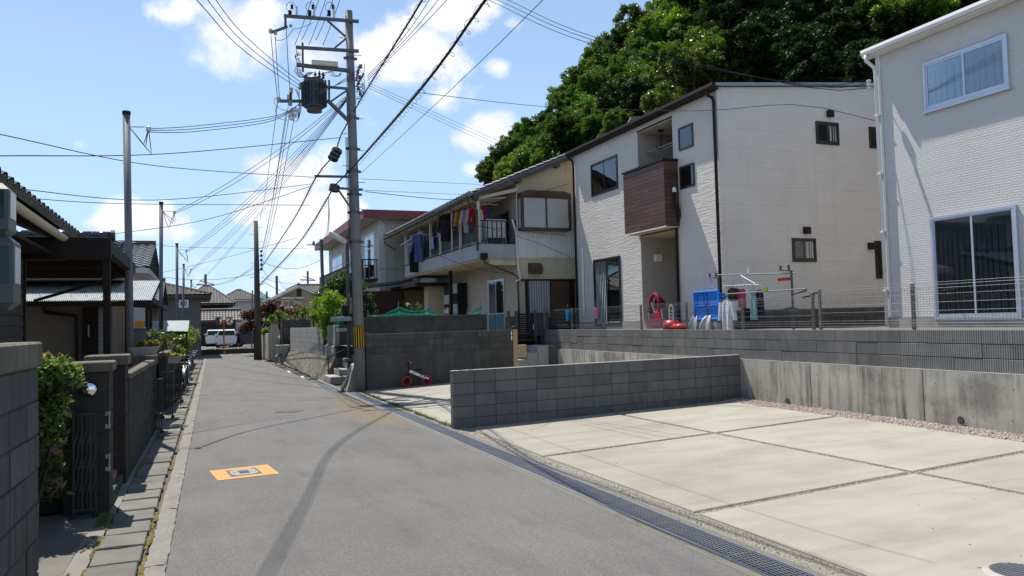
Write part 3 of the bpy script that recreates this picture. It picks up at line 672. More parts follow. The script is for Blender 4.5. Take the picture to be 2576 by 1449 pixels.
# =================================================================== BLOCK WALLS
def block_mesh(l, h, t, ch=.006, mat='block', name='concrete_block'):
    mb = MB(); mb.box((.004, 0, .004), (l-.004, t, h-.004), ch=ch); return mb.mesh(name, M[mat])
def block_wall(root, L, H0, rows, t=.12, bl=.40, bh=.20, mat='block', stagger=False, ends=0, name='concrete_block', gap_rows=(), seed=1, core='mortar', bottom=None):
    r_ = random.Random(seed)
    mb = MB(); mb.box((.01, .008, bottom if bottom is not None else H0), (L-.01, t-.008, H0+rows*bh-.012)); mb.build('wall_core', M[core], root, W=False)
    full = block_mesh(bl, bh, t, mat=mat, name=name); cache = {}
    for k in range(rows):
        x = -(bl/2) if (stagger and k % 2) else 0.0
        while x < L-.02:
            a, b_ = max(x, 0), min(x+bl, L); l = round(b_-a, 3)
            me = full if abs(l-bl) < .002 else cache.setdefault(l, block_mesh(l, bh, t, mat=mat, name=name))
            if l > .03: piece(name, me, root, (a, r_.uniform(-.0035, .0035), H0+k*bh))
            x += bl
# dividing wall between the two parking lots
dwr = math.atan2(.50, 6.35)
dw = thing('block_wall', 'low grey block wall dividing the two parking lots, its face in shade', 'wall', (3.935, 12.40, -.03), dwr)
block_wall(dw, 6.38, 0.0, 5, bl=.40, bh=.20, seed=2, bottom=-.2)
mb = MB(); mb.box((0, .002, 1.0), (6.38, .118, 1.012)); mb.build('wall_cap', M['conc_light'], dw, W=False)
# retaining wall under the two new houses
RX = 10.3
rw = thing('retaining_wall', 'long pale concrete retaining wall topped with three rows of grey blocks', 'wall', (RX, -6, 0))
mb = MB(); mb.box((RX, -6, -.1), (RX+.25, 23.0, .88))
for y_ in (0.4, 3.1, 5.8, 8.9, 11.6, 14.6, 17.6, 20.4): pass
mb.build('concrete_base', M['conc_wall'], rw)
mb = MB()
for y_ in (2.2, 5.4, 8.6, 10.95, 13.9, 16.9, 19.8): mb.box((RX-.002, y_, 0), (RX+.02, y_+.012, .879))
mb.build('form_joints', M['mortar'], rw)
mb = MB(); r_ = random.Random(4)
for y_ in np.arange(0, 22, .6):
    for z_ in (.25, .68): mb.lathe([(.008, 0), (.008, .004)], (RX-.0035, y_+r_.uniform(-.02, .02), z_), 6, axis='x')
mb.build('tie_holes', M['mortar'], rw)
for (y_, z_) in ((onx(2418, 1057, RX).y, onx(2418, 1057, RX).z), (onx(1982, 1009, RX).y, onx(1982, 1009, RX).z)):
    mb = MB(); mb.lathe([(.055, -.012), (.047, -.012), (.047, .05), (.055, .05)], (RX, y_, z_), 16, axis='x'); dp = mb.build('weep_pipe', M['pole_wood'], rw)
    mb = MB(); mb.lathe([(.0468, -.010), (.0468, -.006)], (RX, y_, z_), 16, axis='x'); mb.build('pipe_shade_disc', M['dark_in'], rw)  # dark disc stands in for the shade inside the pipe
BH = .205; BL = .455
mb = MB(); mb.box((RX+.06, -6, .88), (RX+.14, 23.0, .88+3*BH-.01)); mb.build('wall_core', M['mortar'], rw)
mb = MB(); mb.box((0, .0015, .005), (.13, BL-.0015, BH-.005), ch=.005); bme = mb.mesh('concrete_block', M['block']); bmr = mb.mesh('concrete_block', M['block_ribbed'])
r_ = random.Random(8)
for k in range(3):
    n = 0; y_ = -1.0
    while y_ < 22.9:
        if y_+BL > 22.98: break
        ribbed = y_ < 8.7
        piece('concrete_block', bmr if ribbed else bme, rw, (.05+r_.uniform(-.003, .003), y_+6, .882+k*BH)); y_ += BL
# cap strip of mortar on the ledge
mb = MB(); mb.box((RX+.0, -6, .8805), (RX+.05, 23.0, .893)); mb.build('mortar_ledge', M['conc_light'], rw)
# upper terrace behind the walls
mb = MB(); mb.add([(RX+.25, -6, 1.46), (40, -6, 1.46), (40, 23.0, 1.46), (RX+.25, 23.0, 1.46)], [(0, 1, 2, 3)])
mb.add([(10.2, 23.0, 1.3), (40, 23.0, 1.3), (40, 60, 1.3), (10.2, 60, 1.3)], [(0, 1, 2, 3)])
mb.add([(4.2, 21.2, 1.15), (10.2, 22.9, 1.15), (10.2, 60, 1.15), (4.2, 60, 1.15)], [(0, 1, 2, 3)])
structure(mb.build('terrace', M['yard']), 'raised yards behind the retaining walls', 'yard')
# cross wall at the far side of the second lot
cw = thing('cross_wall', 'dark stained concrete wall with grey blocks on top behind the toddler bike', 'wall', (4.02, 20.82, 0), math.atan2(.62, 4.5))
CWL = 4.75
mb = MB(); mb.box((0, .02, -.1), (CWL, .3, .98)); mb.build('concrete_base', M['conc_dark'], cw, W=False)
block_wall(cw, CWL, .985, 3, t=.13, bl=.40, bh=.185, mat='block_dark', seed=5)
# dark wall set back behind it (old house yard)
cw2 = thing('garden_wall', 'black weathered garden wall under the green net in front of the old house', 'wall', (4.9, 24.0, 0), math.atan2(.25, 4.5))
mb = MB(); mb.box((-.5, 0, 1.0), (4.05, .14, 2.02)); mb.build('wall_body', M['conc_dark'], cw2, W=False)
mb = MB(); mb.box((-.5, -.01, 2.02), (4.07, .15, 2.045)); mb.build('wall_cap', M['conc_mossy'], cw2, W=False)
# steps up to the gate
st = thing('concrete_steps', 'grey concrete steps climbing between the two walls to the slatted gate', 'stairs', (8.8, 22.0, 0))
for k in range(5):
    mb = MB(); mb.box((8.35+.33*k, 21.75, -.05), (8.35+.33*k+.345 if k < 4 else 10.28, 22.95, .2+k*.2), ch=.008); mb.build('step', M['conc_light'], st)
mb = MB(); mb.box((10.05, 21.6, -.05), (10.29, 22.95, .98)); mb.build('side_wall', M['conc_dark'], st)
# slatted gate and intercom post
gt = thing('garden_gate', 'dark slatted metal gate at the top of the concrete steps', 'gate', (9.75, 23.05, 1.0))
GX0, GX1, GY = 9.55, 10.2, 23.1
for x in (9.28, 9.55, 10.2):
    mb = MB(); mb.box((x-.04, GY-.04, 1.0), (x+.04, GY+.04, 2.12)); mb.build('gate_post', M['pole_wood'], gt)
mb = MB(); mb.box((9.6, GY-.015, 1.08), (9.64, GY+.015, 2.05)); mb.box((10.11, GY-.015, 1.08), (10.15, GY+.015, 2.05)); mb.build('gate_frame', M['brown_metal'], gt)
mb = MB(); mb.box((0, -.012, 0), (.48, .012, .055)); sl = mb.mesh('slat', M['brown_metal'])
for k in range(13): piece('slat', sl, gt, (9.64-9.75, GY-23.05, 1.1+k*.073-1.0))
mb = MB(); mb.tube([(10.13, GY-.05, 1.5), (10.13, GY-.05, 1.66)], .012); mb.build('handle', M['alu'], gt)
IPY = 19.2; b0 = ony(1295, 930, IPY); 
ip = thing('intercom_post', 'tan metal letterbox post with a wide box, a dark speaker on its top', 'letterbox post', (b0.x, IPY, 0.05))
zt = ony(1293, 828, IPY).z
mb = MB(); mb.box((b0.x-.02, IPY, 0), (b0.x+.10, IPY+.12, zt), ch=.006); mb.build('post', M['tan_post'], ip)
mb = MB(); q0 = ony(1303, 868, IPY); q1 = ony(1322, 898, IPY); mb.box((b0.x+.102, IPY+.0, q1.z), (b0.x+.36, IPY+.14, q0.z), ch=.008); mb.build('letterbox', M['tan_post'], ip)
mb = MB(); mb.box((b0.x-.032, IPY+.02, .1), (b0.x-.021, IPY+.10, zt-.02)); mb.build('side_strip', M['black'], ip)
mb = MB(); mb.box((b0.x-.04, IPY+.04, zt-.16), (b0.x-.033, IPY+.09, zt-.05)); mb.box((b0.x-.04, IPY+.04, zt-.29), (b0.x-.033, IPY+.09, zt-.18)); mb.build('number_plates', M['white'], ip)
mb = MB(); mb.lathe([(.02, 0), (.075, .012), (.085, .04), (.05, .075), (.02, .085)], (b0.x+.03, IPY+.06, zt), 14); mb.build('top_lamp', M['black'], ip, smooth=True)
# =================================================================== TODDLER BIKE
bw0 = onz(1025, 974, .02); 
# stands in the shade against the cross wall
BKX, BKY = ony(1023, 973, 20.72).x, 20.72
tb = thing('balance_bike', 'white toddler bike with red tyres leaning in the shade of the dark wall', 'balance bike', (BKX, BKY, PZ2(BKX)+.02), .138)
def wheel(mb, c, R, r, n=28, axis='y'): 
    pts = [(c[0]+R*math.cos(2*math.pi*k/n), c[1], c[2]+R*math.sin(2*math.pi*k/n)) for k in range(n+1)]; mb.tube(pts, r, 8, cap=False)
WBs = .60; R0 = .125
for i, x in enumerate((0, WBs)):
    mb = MB(); wheel(mb, (x, 0, R0+.03), R0, .030); w = mb.build('wheel', M['red_tyre'], tb, W=False, smooth=True)
    mb = MB(); wheel(mb, (x, 0, R0+.03), R0-.035, .010)
    for k in range(5):
        th = k*2*math.pi/5+.3; mb.bar((x, 0, R0+.03), (x+(R0-.035)*math.cos(th), 0, R0+.03+(R0-.035)*math.sin(th)), .025, .018)
    mb.lathe([(.025, -.02), (.025, .02)], (x, 0, R0+.03), 10, axis='y'); mb.build('rim', M['black'], w, W=False)
mb = MB(); mb.bar((.09, 0, .44), (.56, 0, .225), .045, .075); mb.bar((.42, 0, .27), (.66, 0, .20), .05, .05); fr_ = mb.build('frame', M['white'], tb, W=False)
mb = MB(); mb.bar((.395, 0, .305), (.41, 0, .298), .047, .08); mb.bar((.435, 0, .285), (.45, 0, .278), .053, .082); mb.build('frame_stripe', M['black'], fr_, W=False)
mb = MB(); mb.bar((0, 0, .16), (.075, 0, .40), .03, .03); mb.bar((.075, 0, .40), (.10, 0, .50), .035, .035); mb.tube([(.10, 0, .50), (.05, 0, .56), (.075, 0, .66)], .016); mb.build('fork', M['black'], tb, W=False)
mb = MB(); mb.tube([(.075, -.16, .665), (.075, .16, .665)], .012); hb = mb.build('handlebar', M['black'], tb, W=False)
for s in (-1, 1):
    mb = MB(); mb.tube([(.075, s*.10, .665), (.075, s*.185, .668)], .02, 8); mb.build('grip', M['red_tyre'], hb, W=False)
mb = MB(); mb.bar((.33, 0, .32), (.36, 0, .43), .03, .03); mb.prism([(.26, -.05, .44), (.46, -.03, .45), (.46, .03, .45), (.26, .05, .44)], (0, 0, .035)); mb.build('seat', M['black'], tb, W=False)
def text_mesh(txt, size, thick=.002):
    cu = bpy.data.curves.new('lettering', 'FONT'); cu.body = txt; cu.size = size; cu.extrude = thick; cu.align_x = 'CENTER'; cu.align_y = 'CENTER'
    o = bpy.data.objects.new('tmp', cu); C.objects.link(o); dg = bpy.context.evaluated_depsgraph_get(); me = bpy.data.meshes.new_from_object(o.evaluated_get(dg)); bpy.data.objects.remove(o); me.name = 'lettering'; return me
tm = text_mesh('E24', .055); tm.materials.append(M['black'])
lo = piece('lettering', tm, tb, (.215, -.025, .385), (math.radians(90), 0, 0)); lo.rotation_euler = (math.radians(90), math.radians(24), 0)
# =================================================================== MESH FENCE on the retaining wall
FX = RX+.115; FZ = .88+3*BH
def fence_panel_mesh(L, H):
    mb = MB(); n = int(L/.052)
    prof = [(0, H), (.035, H-.045), (0, H-.09), (0, .12), (.035, .075), (0, .03)]
    for i in range(n+1):
        y_ = i*L/n; mb.tube([(-o, y_, z) for o, z in prof], .0019, 4, cap=False)
    for (o, z) in ((0.035, H-.045), (0, H-.005), (0, H-.095), (0, H*.74), (0, H*.56), (0, H*.38), (0, .12), (.035, .075), (0, .03)):
        mb.tube([(-o, 0, z), (-o, L, z)], .0022, 4, cap=False)
    return mb.mesh('mesh_panel', M['steel_dark'])
def fence(name, label, y0, y1, H, step=2.0, posts=True, yoff=0, post_mat='fence_post'):
    r = thing(name, label, 'fence', (FX, y0, FZ)); n = max(1, round((y1-y0)/step)); L = (y1-y0)/n; pm = fence_panel_mesh(L-.02, H)
    for k in range(n): piece('mesh_panel', pm, r, (-.03, k*L+.01, .03))
    mb = MB(); mb.box((-.022, -.022, -.02), (.022, .022, H+.035), ch=.004); ps = mb.mesh('fence_post', M[post_mat])
    for k in range(n+1): piece('fence_post', ps, r, (0.01, k*L, 0))
    return r
fence('mesh_fence', 'steel mesh fence on the retaining wall beside the laundry and brown balcony house', 10.95, 22.8, .60, 1.97)
# the near panel stands higher, in front of the sliding doors
fence('mesh_fence', 'taller steel mesh fence on the wall before the big sliding windows', 0.95, 10.78, .70, 1.97)
# =================================================================== HOUSES: helpers
class PL:                                           # a wall plane: axis 'x' or 'y', its coordinate, outward sign
    def __init__(s, ax, val, sg): s.ax, s.val, s.sg = ax, val, sg
    def p(s, u, o, z): return (s.val+s.sg*o, u, z) if s.ax == 'x' else (u, s.val+s.sg*o, z)
    def box(s, mb, u0, u1, o0, o1, z0, z1, mi=0, ch=0): return mb.box(s.p(u0, o0, z0), s.p(u1, o1, z1), mi, ch)
def clip_poly(poly, a, b, c):                       # keep a*u+b*z<=c
    outp = []
    for i in range(len(poly)):
        p, q = poly[i], poly[(i+1) % len(poly)]; dp = a*p[0]+b*p[1]-c; dq = a*q[0]+b*q[1]-c
        if dp <= 0: outp.append(p)
        if dp*dq < 0: t = dp/(dp-dq); outp.append((p[0]+t*(q[0]-p[0]), p[1]+t*(q[1]-p[1])))
    return outp
def sub_rect(rects, h):
    res = []
    for (a, b, c, d) in rects:
        x0, x1, z0, z1 = max(a, h[0]), min(b, h[1]), max(c, h[2]), min(d, h[3])
        if x0 >= x1 or z0 >= z1: res.append((a, b, c, d)); continue
        if c < z0: res.append((a, b, c, z0))
        if z1 < d: res.append((a, b, z1, d))
        if a < x0: res.append((a, x0, z0, z1))
        if x1 < b: res.append((x1, b, z0, z1))
    return res
def siding(root, pl, u0, u1, z0, z1, mat, rowh=.455, cuts=(), holes=(), roof=None, th=.016, jt=.0026, name='siding_panel'):
    us = [u0]+sorted(c for c in cuts if u0 < c < u1)+[u1]; n = 0
    nr = int(math.ceil((z1-z0)/rowh))
    for k in range(nr):
        za, zb = z0+k*rowh, min(z0+(k+1)*rowh, z1)
        for i in range(len(us)-1):
            rects = [(us[i]+jt*.6, us[i+1]-jt*.6, za+jt*.5, zb-jt*.5)]
            for h in holes: rects = sub_rect(rects, h)
            for (a, b, c, d) in rects:
                mb = MB(); poly = [(a, c), (b, c), (b, d), (a, d)]
                if roof: poly = clip_poly(poly, *roof)
                if len(poly) >= 3: mb.prism([pl.p(p[0], 0.002, p[1]) for p in poly], Vector(pl.p(0, th, 0))-Vector(pl.p(0, 0.002, 0)))
                if mb.v: mb.build(name, mat, root); n += 1
    return n
def window(root, pl, u0, u1, z0, z1, frame='brown_frame', sashes=2, fw=.045, proud=.045, glass='glass', curtains=('curtain', None), back='dark_in', base=.0, rail=None, wave=.10, sill=False):
    mb = MB(); B = lambda *a: pl.box(mb, *a)
    B(u0, u1, base, proud, z0, z0+fw); B(u0, u1, base, proud, z1-fw, z1); B(u0, u0+fw, base, proud, z0+fw, z1-fw); B(u1-fw, u1, base, proud, z0+fw, z1-fw)
    if sill: B(u0-.03, u1+.03, base, proud+.03, z0-.03, z0)
    w = mb.build('window', M[frame], root)
    mb = MB(); pl.box(mb, u0+fw*.6, u1-fw*.6, base-.03 if base > .03 else .0175, base+.0195 if base <= .03 else base-.02, z0+fw*.6, z1-fw*.6); mb.build('unlit_room_board', M[back], w)  # flat dark board stands in for the unlit room behind the panes
    a, b = u0+fw, u1-fw; n = sashes; sw = (b-a)/n; st = .035
    for k in range(n):
        s0 = a+k*sw-(.012 if k else 0); s1 = a+(k+1)*sw+(.012 if k < n-1 else 0); o = proud-.018-(.008 if k % 2 else 0)
        mb = MB(); B = lambda *q: pl.box(mb, *q)
        if n > 1:
            B(s0, s1, o-.004, o+.012, z0+fw, z0+fw+st*1.4); B(s0, s1, o-.004, o+.012, z1-fw-st, z1-fw); B(s0, s0+st, o-.004, o+.012, z0+fw+st*1.4, z1-fw-st); B(s1-st, s1, o-.004, o+.012, z0+fw+st*1.4, z1-fw-st)
            if rail: B(s0+st, s1-st, o-.004, o+.010, rail, rail+.05)
            mb.build('sash', M[frame], w)
        mb = MB(); pl.box(mb, s0+.003, s1-.003, o+.0005, o+.0045, z0+fw, z1-fw); mb.build('pane', M[glass], w)
        cn = curtains[k % len(curtains)] if curtains else None
        if cn:
            mb = MB(); N_ = 40
            zz0, zz1 = z0+fw+.005, z1-fw-.005
            mb.sheet(lambda p, q: pl.p(s0+.01+(s1-s0-.02)*p, base+.0215+.0035*math.sin(p*(s1-s0)/wave*6.28+.9*math.sin(p*9))*(1 if q < .98 else .5)-(0 if base <= .03 else .02), zz0+(zz1-zz0)*q), N_, 2); mb.build('curtain', M[cn], w, smooth=True)
    return w
def downpipe(root, pts, r, mat, name='downpipe'):
    mb = MB(); mb.tube(pts, r, 10); return mb.build(name, M[mat], root, smooth=True)
def gutter_mesh(mb, p, q, r=.06, n=8):
    p, q = Vector(p), Vector(q); d = (q-p).normalized(); s = d.cross(Vector((0, 0, 1))).normalized()
    ring = [(math.cos(math.pi+math.pi*k/n)*r, math.sin(math.pi+math.pi*k/n)*r) for k in range(n+1)]; inn = [(x*.88, y*.88) for x, y in ring[::-1]]
    prof = ring+inn; vs = [e+s*x+Vector((0, 0, y)) for e in (p, q) for x, y in prof]; m = len(prof)
    mb.add(vs, [(i, (i+1) % m, m+(i+1) % m, m+i) for i in range(m)]+[tuple(range(m-1, -1, -1)), tuple(range(m, 2*m))])
def tile_roof(p0, p1, up, rows, cols, amp=.035, mat=None):    # p0->p1 along the eave, up: vector eave to ridge
    p0, p1, up = Vector(p0), Vector(p1), Vector(up); e = p1-p0; nrm_ = e.cross(up).normalized()
    if nrm_.z < 0: nrm_ = -nrm_
    mb = MB(); K = 5; prof = [0, .55, 1.0, .55, 0.05]; nu = cols*K; base = 0; vs = []; fs = []
    for r in range(rows):
        for (t, lift) in ((r/rows, .045), ((r+1)/rows, .012)):
            for i in range(nu+1):
                vs.append(p0+e*(i/nu)+up*t+nrm_*(lift+amp*prof[i % K]))
    w = nu+1
    for k in range(2*rows-1):
        for i in range(nu): fs.append((k*w+i, k*w+i+1, (k+1)*w+i+1, (k+1)*w+i))
    mb.add(vs, fs); return mb
# =================================================================== HOUSE A (white brick-relief house, far right)
AX = 13.0; AYF = 11.6; AYN = 0.5; AZ = 1.5
hA = thing('white_house', 'white brick-relief house with silver sliding windows above the near mesh fence', 'house', (AX, 6, AZ))
pa = PL('x', AX, -1); za_ = 7.08
mb = MB(); mb.box((AX+.018, AYN, AZ-.05), (AX+8, AYF-.018, za_)); mb.build('wall', M['siding_a'], hA)
mb = MB(); mb.box((AX-.02, AYN, AZ-.1), (AX+8, AYF, AZ+.17)); mb.build('foundation', M['conc_light'], hA)
dA = (8.83, 10.50, 1.62, 3.57); wA = (8.83, 10.50, 5.60, 6.55)
pa0 = PL('x', AX+.018, -1)
siding(hA, pa0, AYN, AYF, AZ+.17, za_, M['siding_a'], cuts=(10.52, 7.49, 4.46, 1.43), holes=(dA, wA), jt=.0012)
mb = MB(); mb.box((AX+.02, AYF-.018, AZ+.17), (AX+8, AYF, za_)); mb.build('side_wall', M['siding_a'], hA)
mb = MB(); mb.box((AX-.012, AYF-.10, AZ+.17), (AX+.0, AYF+.012, za_), ch=.004); mb.build('corner_trim', M['white'], hA)
window(hA, pa0, *dA, frame='alu_bluish', curtains=('curtain_grey', 'curtain_grey'), glass='glass_dark', fw=.05, proud=.06, wave=.11)
window(hA, pa0, *wA, frame='alu_bluish', curtains=('curtain_grey', 'curtain'), glass='glass', fw=.05, proud=.06, wave=.13, sill=True)
mb = MB(); mb.box((AX-.19, AYN-.3, za_+.012), (AX+8.2, AYF+.15, za_+.10)); mb.prism([(AX-.19, AYN-.3, za_+.10), (AX+8.2, AYN-.3, za_+.10), (AX+8.2, AYN-.3, za_+1.3)], (0, AYF+.45-AYN, 0)); mb.build('roof', M['steel_dark'], hA)
mb = MB(); mb.box((AX-.19, AYN-.3, za_-.03), (AX-.005, AYF+.15, za_+.008)); mb.build('soffit', M['white'], hA)
mb = MB(); mb.box((AX-.215, AYN-.3, za_-.03), (AX-.192, AYF+.15, za_+.11)); mb.build('fascia', M['white'], hA)
mb = MB(); mb.prism([(AX-.22, AYN-.3, za_+.11), (AX-.29, AYN-.3, za_+.11), (AX-.30, AYN-.3, za_+.05), (AX-.28, AYN-.3, za_-.005), (AX-.22, AYN-.3, za_-.005)], (0, AYF+.42-AYN, 0)); mb.build('gutter', M['white'], hA)
downpipe(hA, [(AX-.26, AYF+.02, za_-.01), (AX-.26, AYF+.02, za_-.12), (AX-.09, AYF-.02, za_-.26), (AX-.06, AYF-.02, za_-.36), (AX-.06, AYF-.02, AZ+.02)], .036, 'white')
mb = MB(); mb.tube([(AX-.03, AYF-.10, za_-.3), (AX-.03, AYF-.10, AZ+.3)], .011); mb.build('cable_conduit', M['white'], hA)
mb = MB()
for z_ in (2.2, 3.4, 4.6, 5.8): mb.box((AX-.10, AYF-.065, z_), (AX-.015, AYF+.025, z_+.03))
mb.build('pipe_brackets', M['white'], hA)
mb = MB(); p_ = Vector((AX-.05, AYF+.015, 6.45)); mb.tube([p_, p_+Vector((-.14, 0, .02))], .012)
for k in range(3): mb.lathe([(.02, 0), (.045, .01), (.045, .045), (.02, .055)], p_+Vector((-.16, 0, -.08+k*.07)), 10)
mb.build('wire_bracket', M['porcelain'], hA)
# =================================================================== HOUSE B (white striated house with brown balcony)
BX = 12.0; BYN = 15.55; BYF = 23.45; BZ = 1.5; BXE = 20.0
hB = thing('white_house', 'white striated house with brown wooden balcony box and dark brown gutter', 'house', (BX, 19.5, BZ))
pbx = PL('x', BX, -1); pby = PL('y', BYN, -1)
zl = 7.50; slope = .094                                 # roof rises away from the street
rec = (17.52, 19.32, 4.17, 7.25); por = (17.52, 19.32, 1.5, 4.17)
D_ = 1.25
mb = MB(); I = .018
mb.box((BX+I, BYN+I, BZ-.05), (BX+D_, rec[0]-I, zl)); mb.box((BX+I, rec[1]+I, BZ-.05), (BX+D_, BYF, zl)); mb.box((BX+D_, BYN+I, BZ-.05), (BXE, BYF, zl)); mb.box((BX+I, rec[0]-I, 7.25), (BX+D_, rec[1]+I, zl))
mb.prism([(BX+I, BYN+I, zl+.001), (BXE, BYN+I, zl+.001), (BXE, BYN+I, zl+(BXE-BX)*slope)], (0, BYF-BYN-I, 0)); mb.build('wall', M['siding_b'], hB)
mb = MB(); mb.box((BX-.015, BYN-.015, BZ-.1), (BXE, BYF, BZ+.2)); mb.build('foundation', M['conc_light'], hB)
wB1 = (20.50, 22.22, 5.80, 6.86); dB = (20.52, 22.25, 1.55, 3.72); s1 = (16.57, 17.22, 6.24, 6.86); s2 = (16.57, 17.22, 5.20, 5.81)
pf = PL('x', BX+I, -1)
siding(hB, pf, BYN, BYF, BZ+.2, zl, M['siding_b'], rowh=.48, cuts=(17.42, 19.42, 22.6), holes=(rec, por, wB1, dB, s1, s2))
siding(hB, PL('y', BYN+I, -1), BX, BXE, BZ+.2, zl+.8, M['siding_b'], rowh=.48, cuts=(12.12, 15.1, 18.1), holes=((15.15, 15.94, 6.27, 6.88), (17.03, 17.55, 6.27, 6.86), (14.19, 14.98, 3.13, 3.75), (17.05, 17.55, 2.69, 3.72)), roof=(-slope, 1, zl-slope*BX))
# recess and porch linings
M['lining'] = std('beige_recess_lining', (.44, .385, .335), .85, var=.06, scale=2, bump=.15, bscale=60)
mb = MB()
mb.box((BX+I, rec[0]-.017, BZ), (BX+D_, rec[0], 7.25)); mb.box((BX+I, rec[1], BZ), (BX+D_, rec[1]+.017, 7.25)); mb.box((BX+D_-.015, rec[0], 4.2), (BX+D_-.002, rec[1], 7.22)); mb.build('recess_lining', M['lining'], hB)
mb = MB(); mb.box((BX+I, rec[0]+.001, 7.222), (BX+D_-.016, rec[1]-.001, 7.248)); mb.build('soffit', M['soffit'], hB)
mb = MB(); mb.box((BX+.02, rec[0]+.001, 4.15), (BX+D_-.016, rec[1]-.001, 4.17)); mb.build('soffit', M['soffit'], hB)
mb = MB(); mb.box((BX-.005, rec[0]-.02, 7.25), (BX+.03, rec[1]+.02, 7.29)); mb.build('recess_head', M['brown_metal'], hB)
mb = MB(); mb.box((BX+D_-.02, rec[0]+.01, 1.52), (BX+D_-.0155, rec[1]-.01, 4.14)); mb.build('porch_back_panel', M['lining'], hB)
mb = MB(); r_ = random.Random(5)
for k in range(56):
    z_ = 1.55+k*.046; y_ = rec[0]+.02-(0 if k % 2 else .09)
    while y_ < rec[1]-.02:
        a, b = max(y_, rec[0]+.02), min(y_+.176, rec[1]-.02)
        if b-a > .03: mb.box((BX+D_-.034-r_.uniform(0, .010), a, z_), (BX+D_-.021, b, z_+.041))
        y_ += .18
M['cream_brick'] = std('cream_brick_tile', (.48, .44, .35), .85, var=.15, scale=15)
mb.build('brick_tiles', M['cream_brick'], hB, kind='stuff')
mb = MB(); mb.box((BX-.012, rec[0]-.06, BZ+.02), (BX+.10, rec[0]+.0, 4.16)); mb.build('porch_edge', M['white'], hB)
q_ = onx(1696, 717, BX+D_-.05); mb = MB(); mb.box((BX+D_-.075, q_.y-.05, q_.z-.14), (BX+D_-.046, q_.y+.05, q_.z+.14), ch=.006); mb.build('door_phone', M['black'], hB)
q_ = ony(1654, 649, rec[1]); mb = MB(); mb.box((q_.x-.12, rec[1]-.10, q_.z-.11), (q_.x+.10, rec[1]-.001, q_.z+.11), ch=.012); mb.build('porch_lamp', M['white'], hB)
# balcony box
XF = 11.55; yn = 17.32; yf = 19.44; zb0, zb1 = 4.22, 6.02
r_ = random.Random(11)
bx = MB(); bx.box((XF+.022, yn+.022, zb0+.01), (BX-.001, yf-.02, zb1-.02)); bal = bx.build('balcony', M['brown_metal'], hB)
rows = 15; rh = (zb1-zb0-.06)/rows
for k in range(rows):
    z_ = zb0+.02+k*rh; ys_ = [yn]+sorted([yn+(.7 if k % 2 else 1.3)+r_.uniform(-.25, .25)])+[yf]
    for i in range(2):
        mb = MB(); mb.box((XF+r_.uniform(-.001, .001), ys_[i]+.002, z_+.003), (XF+.02, ys_[i+1]-.002, z_+rh-.003)); mb.build('wood_plank', M['plank'], bal)
    mb = MB(); mb.box((XF+.022, yn, z_+.003), (BX-.002, yn+.02, z_+rh-.003)); mb.build('wood_plank', M['plank'], bal)
mb = MB(); mb.box((XF-.03, yn-.03, zb1-.02), (XF+.10, yf+.03, zb1+.035)); mb.box((XF+.10, yn-.03, zb1-.02), (BX-.003, yn+.10, zb1+.035)); mb.build('top_rail', M['brown_metal'], bal)
mb = MB(); mb.box((XF-.01, yn-.01, zb0-.02), (XF+.03, yf, zb0+.012)); mb.build('bottom_trim', M['white'], bal)
mb = MB(); mb.box((XF+.031, yn+.005, zb0-.015), (BX-.002, yf-.01, zb0+.005)); mb.build('balcony_soffit', M['soffit'], bal)
mb = MB(); mb.lathe([(.05, 0), (.055, .02), (.055, .09), (.03, .13), (.01, .14)], (XF+.27, yn-.06, zb0+.92), 12); mb.build('vent_cap', M['white'], bal, smooth=True)
downpipe(hB, [(XF+.27, yn-.06, zb0+.9), (XF+.27, yn-.06, zb0+.66), (BX-.06, yn-.07, zb0+.45), (BX-.05, yn-.07, zb0+.3), (BX-.05, yn+.10, zb0-.05), (BX-.05, yn+.12, BZ)], .04, 'brown_metal')
# windows
window(hB, pf, *wB1, curtains=('curtain_grey', None), glass='glass')
window(hB, pf, *dB, curtains=(None, 'curtain'), glass='glass_dark', fw=.06)
window(hB, pf, *s1, sashes=1, curtains=('curtain_grey',), fw=.05)
wq = window(hB, pf, *s2, sashes=1, curtains=(None,), glass='glass_dark', fw=.05)
lt = text_mesh('RAY', .15); lt.materials.append(M['frost'])
lob = piece('lettering', lt, wq, Vector((BX-.004, 16.80, 5.32))-Vector((BX, 19.5, BZ)), (math.radians(90), 0, math.radians(-90)))
pyi = PL('y', BYN+I, -1)
for (a, b, c, d) in ((15.15, 15.94, 6.27, 6.88), (14.19, 14.98, 3.13, 3.75)): window(hB, pyi, a, b, c, d, curtains=(None, 'frost'), glass='glass_dark', fw=.05)
window(hB, pyi, 17.03, 17.55, 6.27, 6.86, curtains=('frost',), sashes=1, fw=.05); window(hB, pyi, 17.05, 17.55, 2.69, 3.72, curtains=('frost',), sashes=1, fw=.05)
for (x_, z_) in ((15.55, 7.02), (14.58, 3.87), (16.80, 3.49)):
    mb = MB(); mb.prism([(x_, BYN-.002, z_), (x_+.16, BYN-.002, z_), (x_+.16, BYN-.002, z_+.17), (x_, BYN-.002, z_+.17)], (0, -.09, 0)); mb.box((x_-.012, BYN-.105, z_-.02), (x_+.172, BYN-.092, z_+.17)); mb.build('vent_hood', M['brown_metal'], hB)
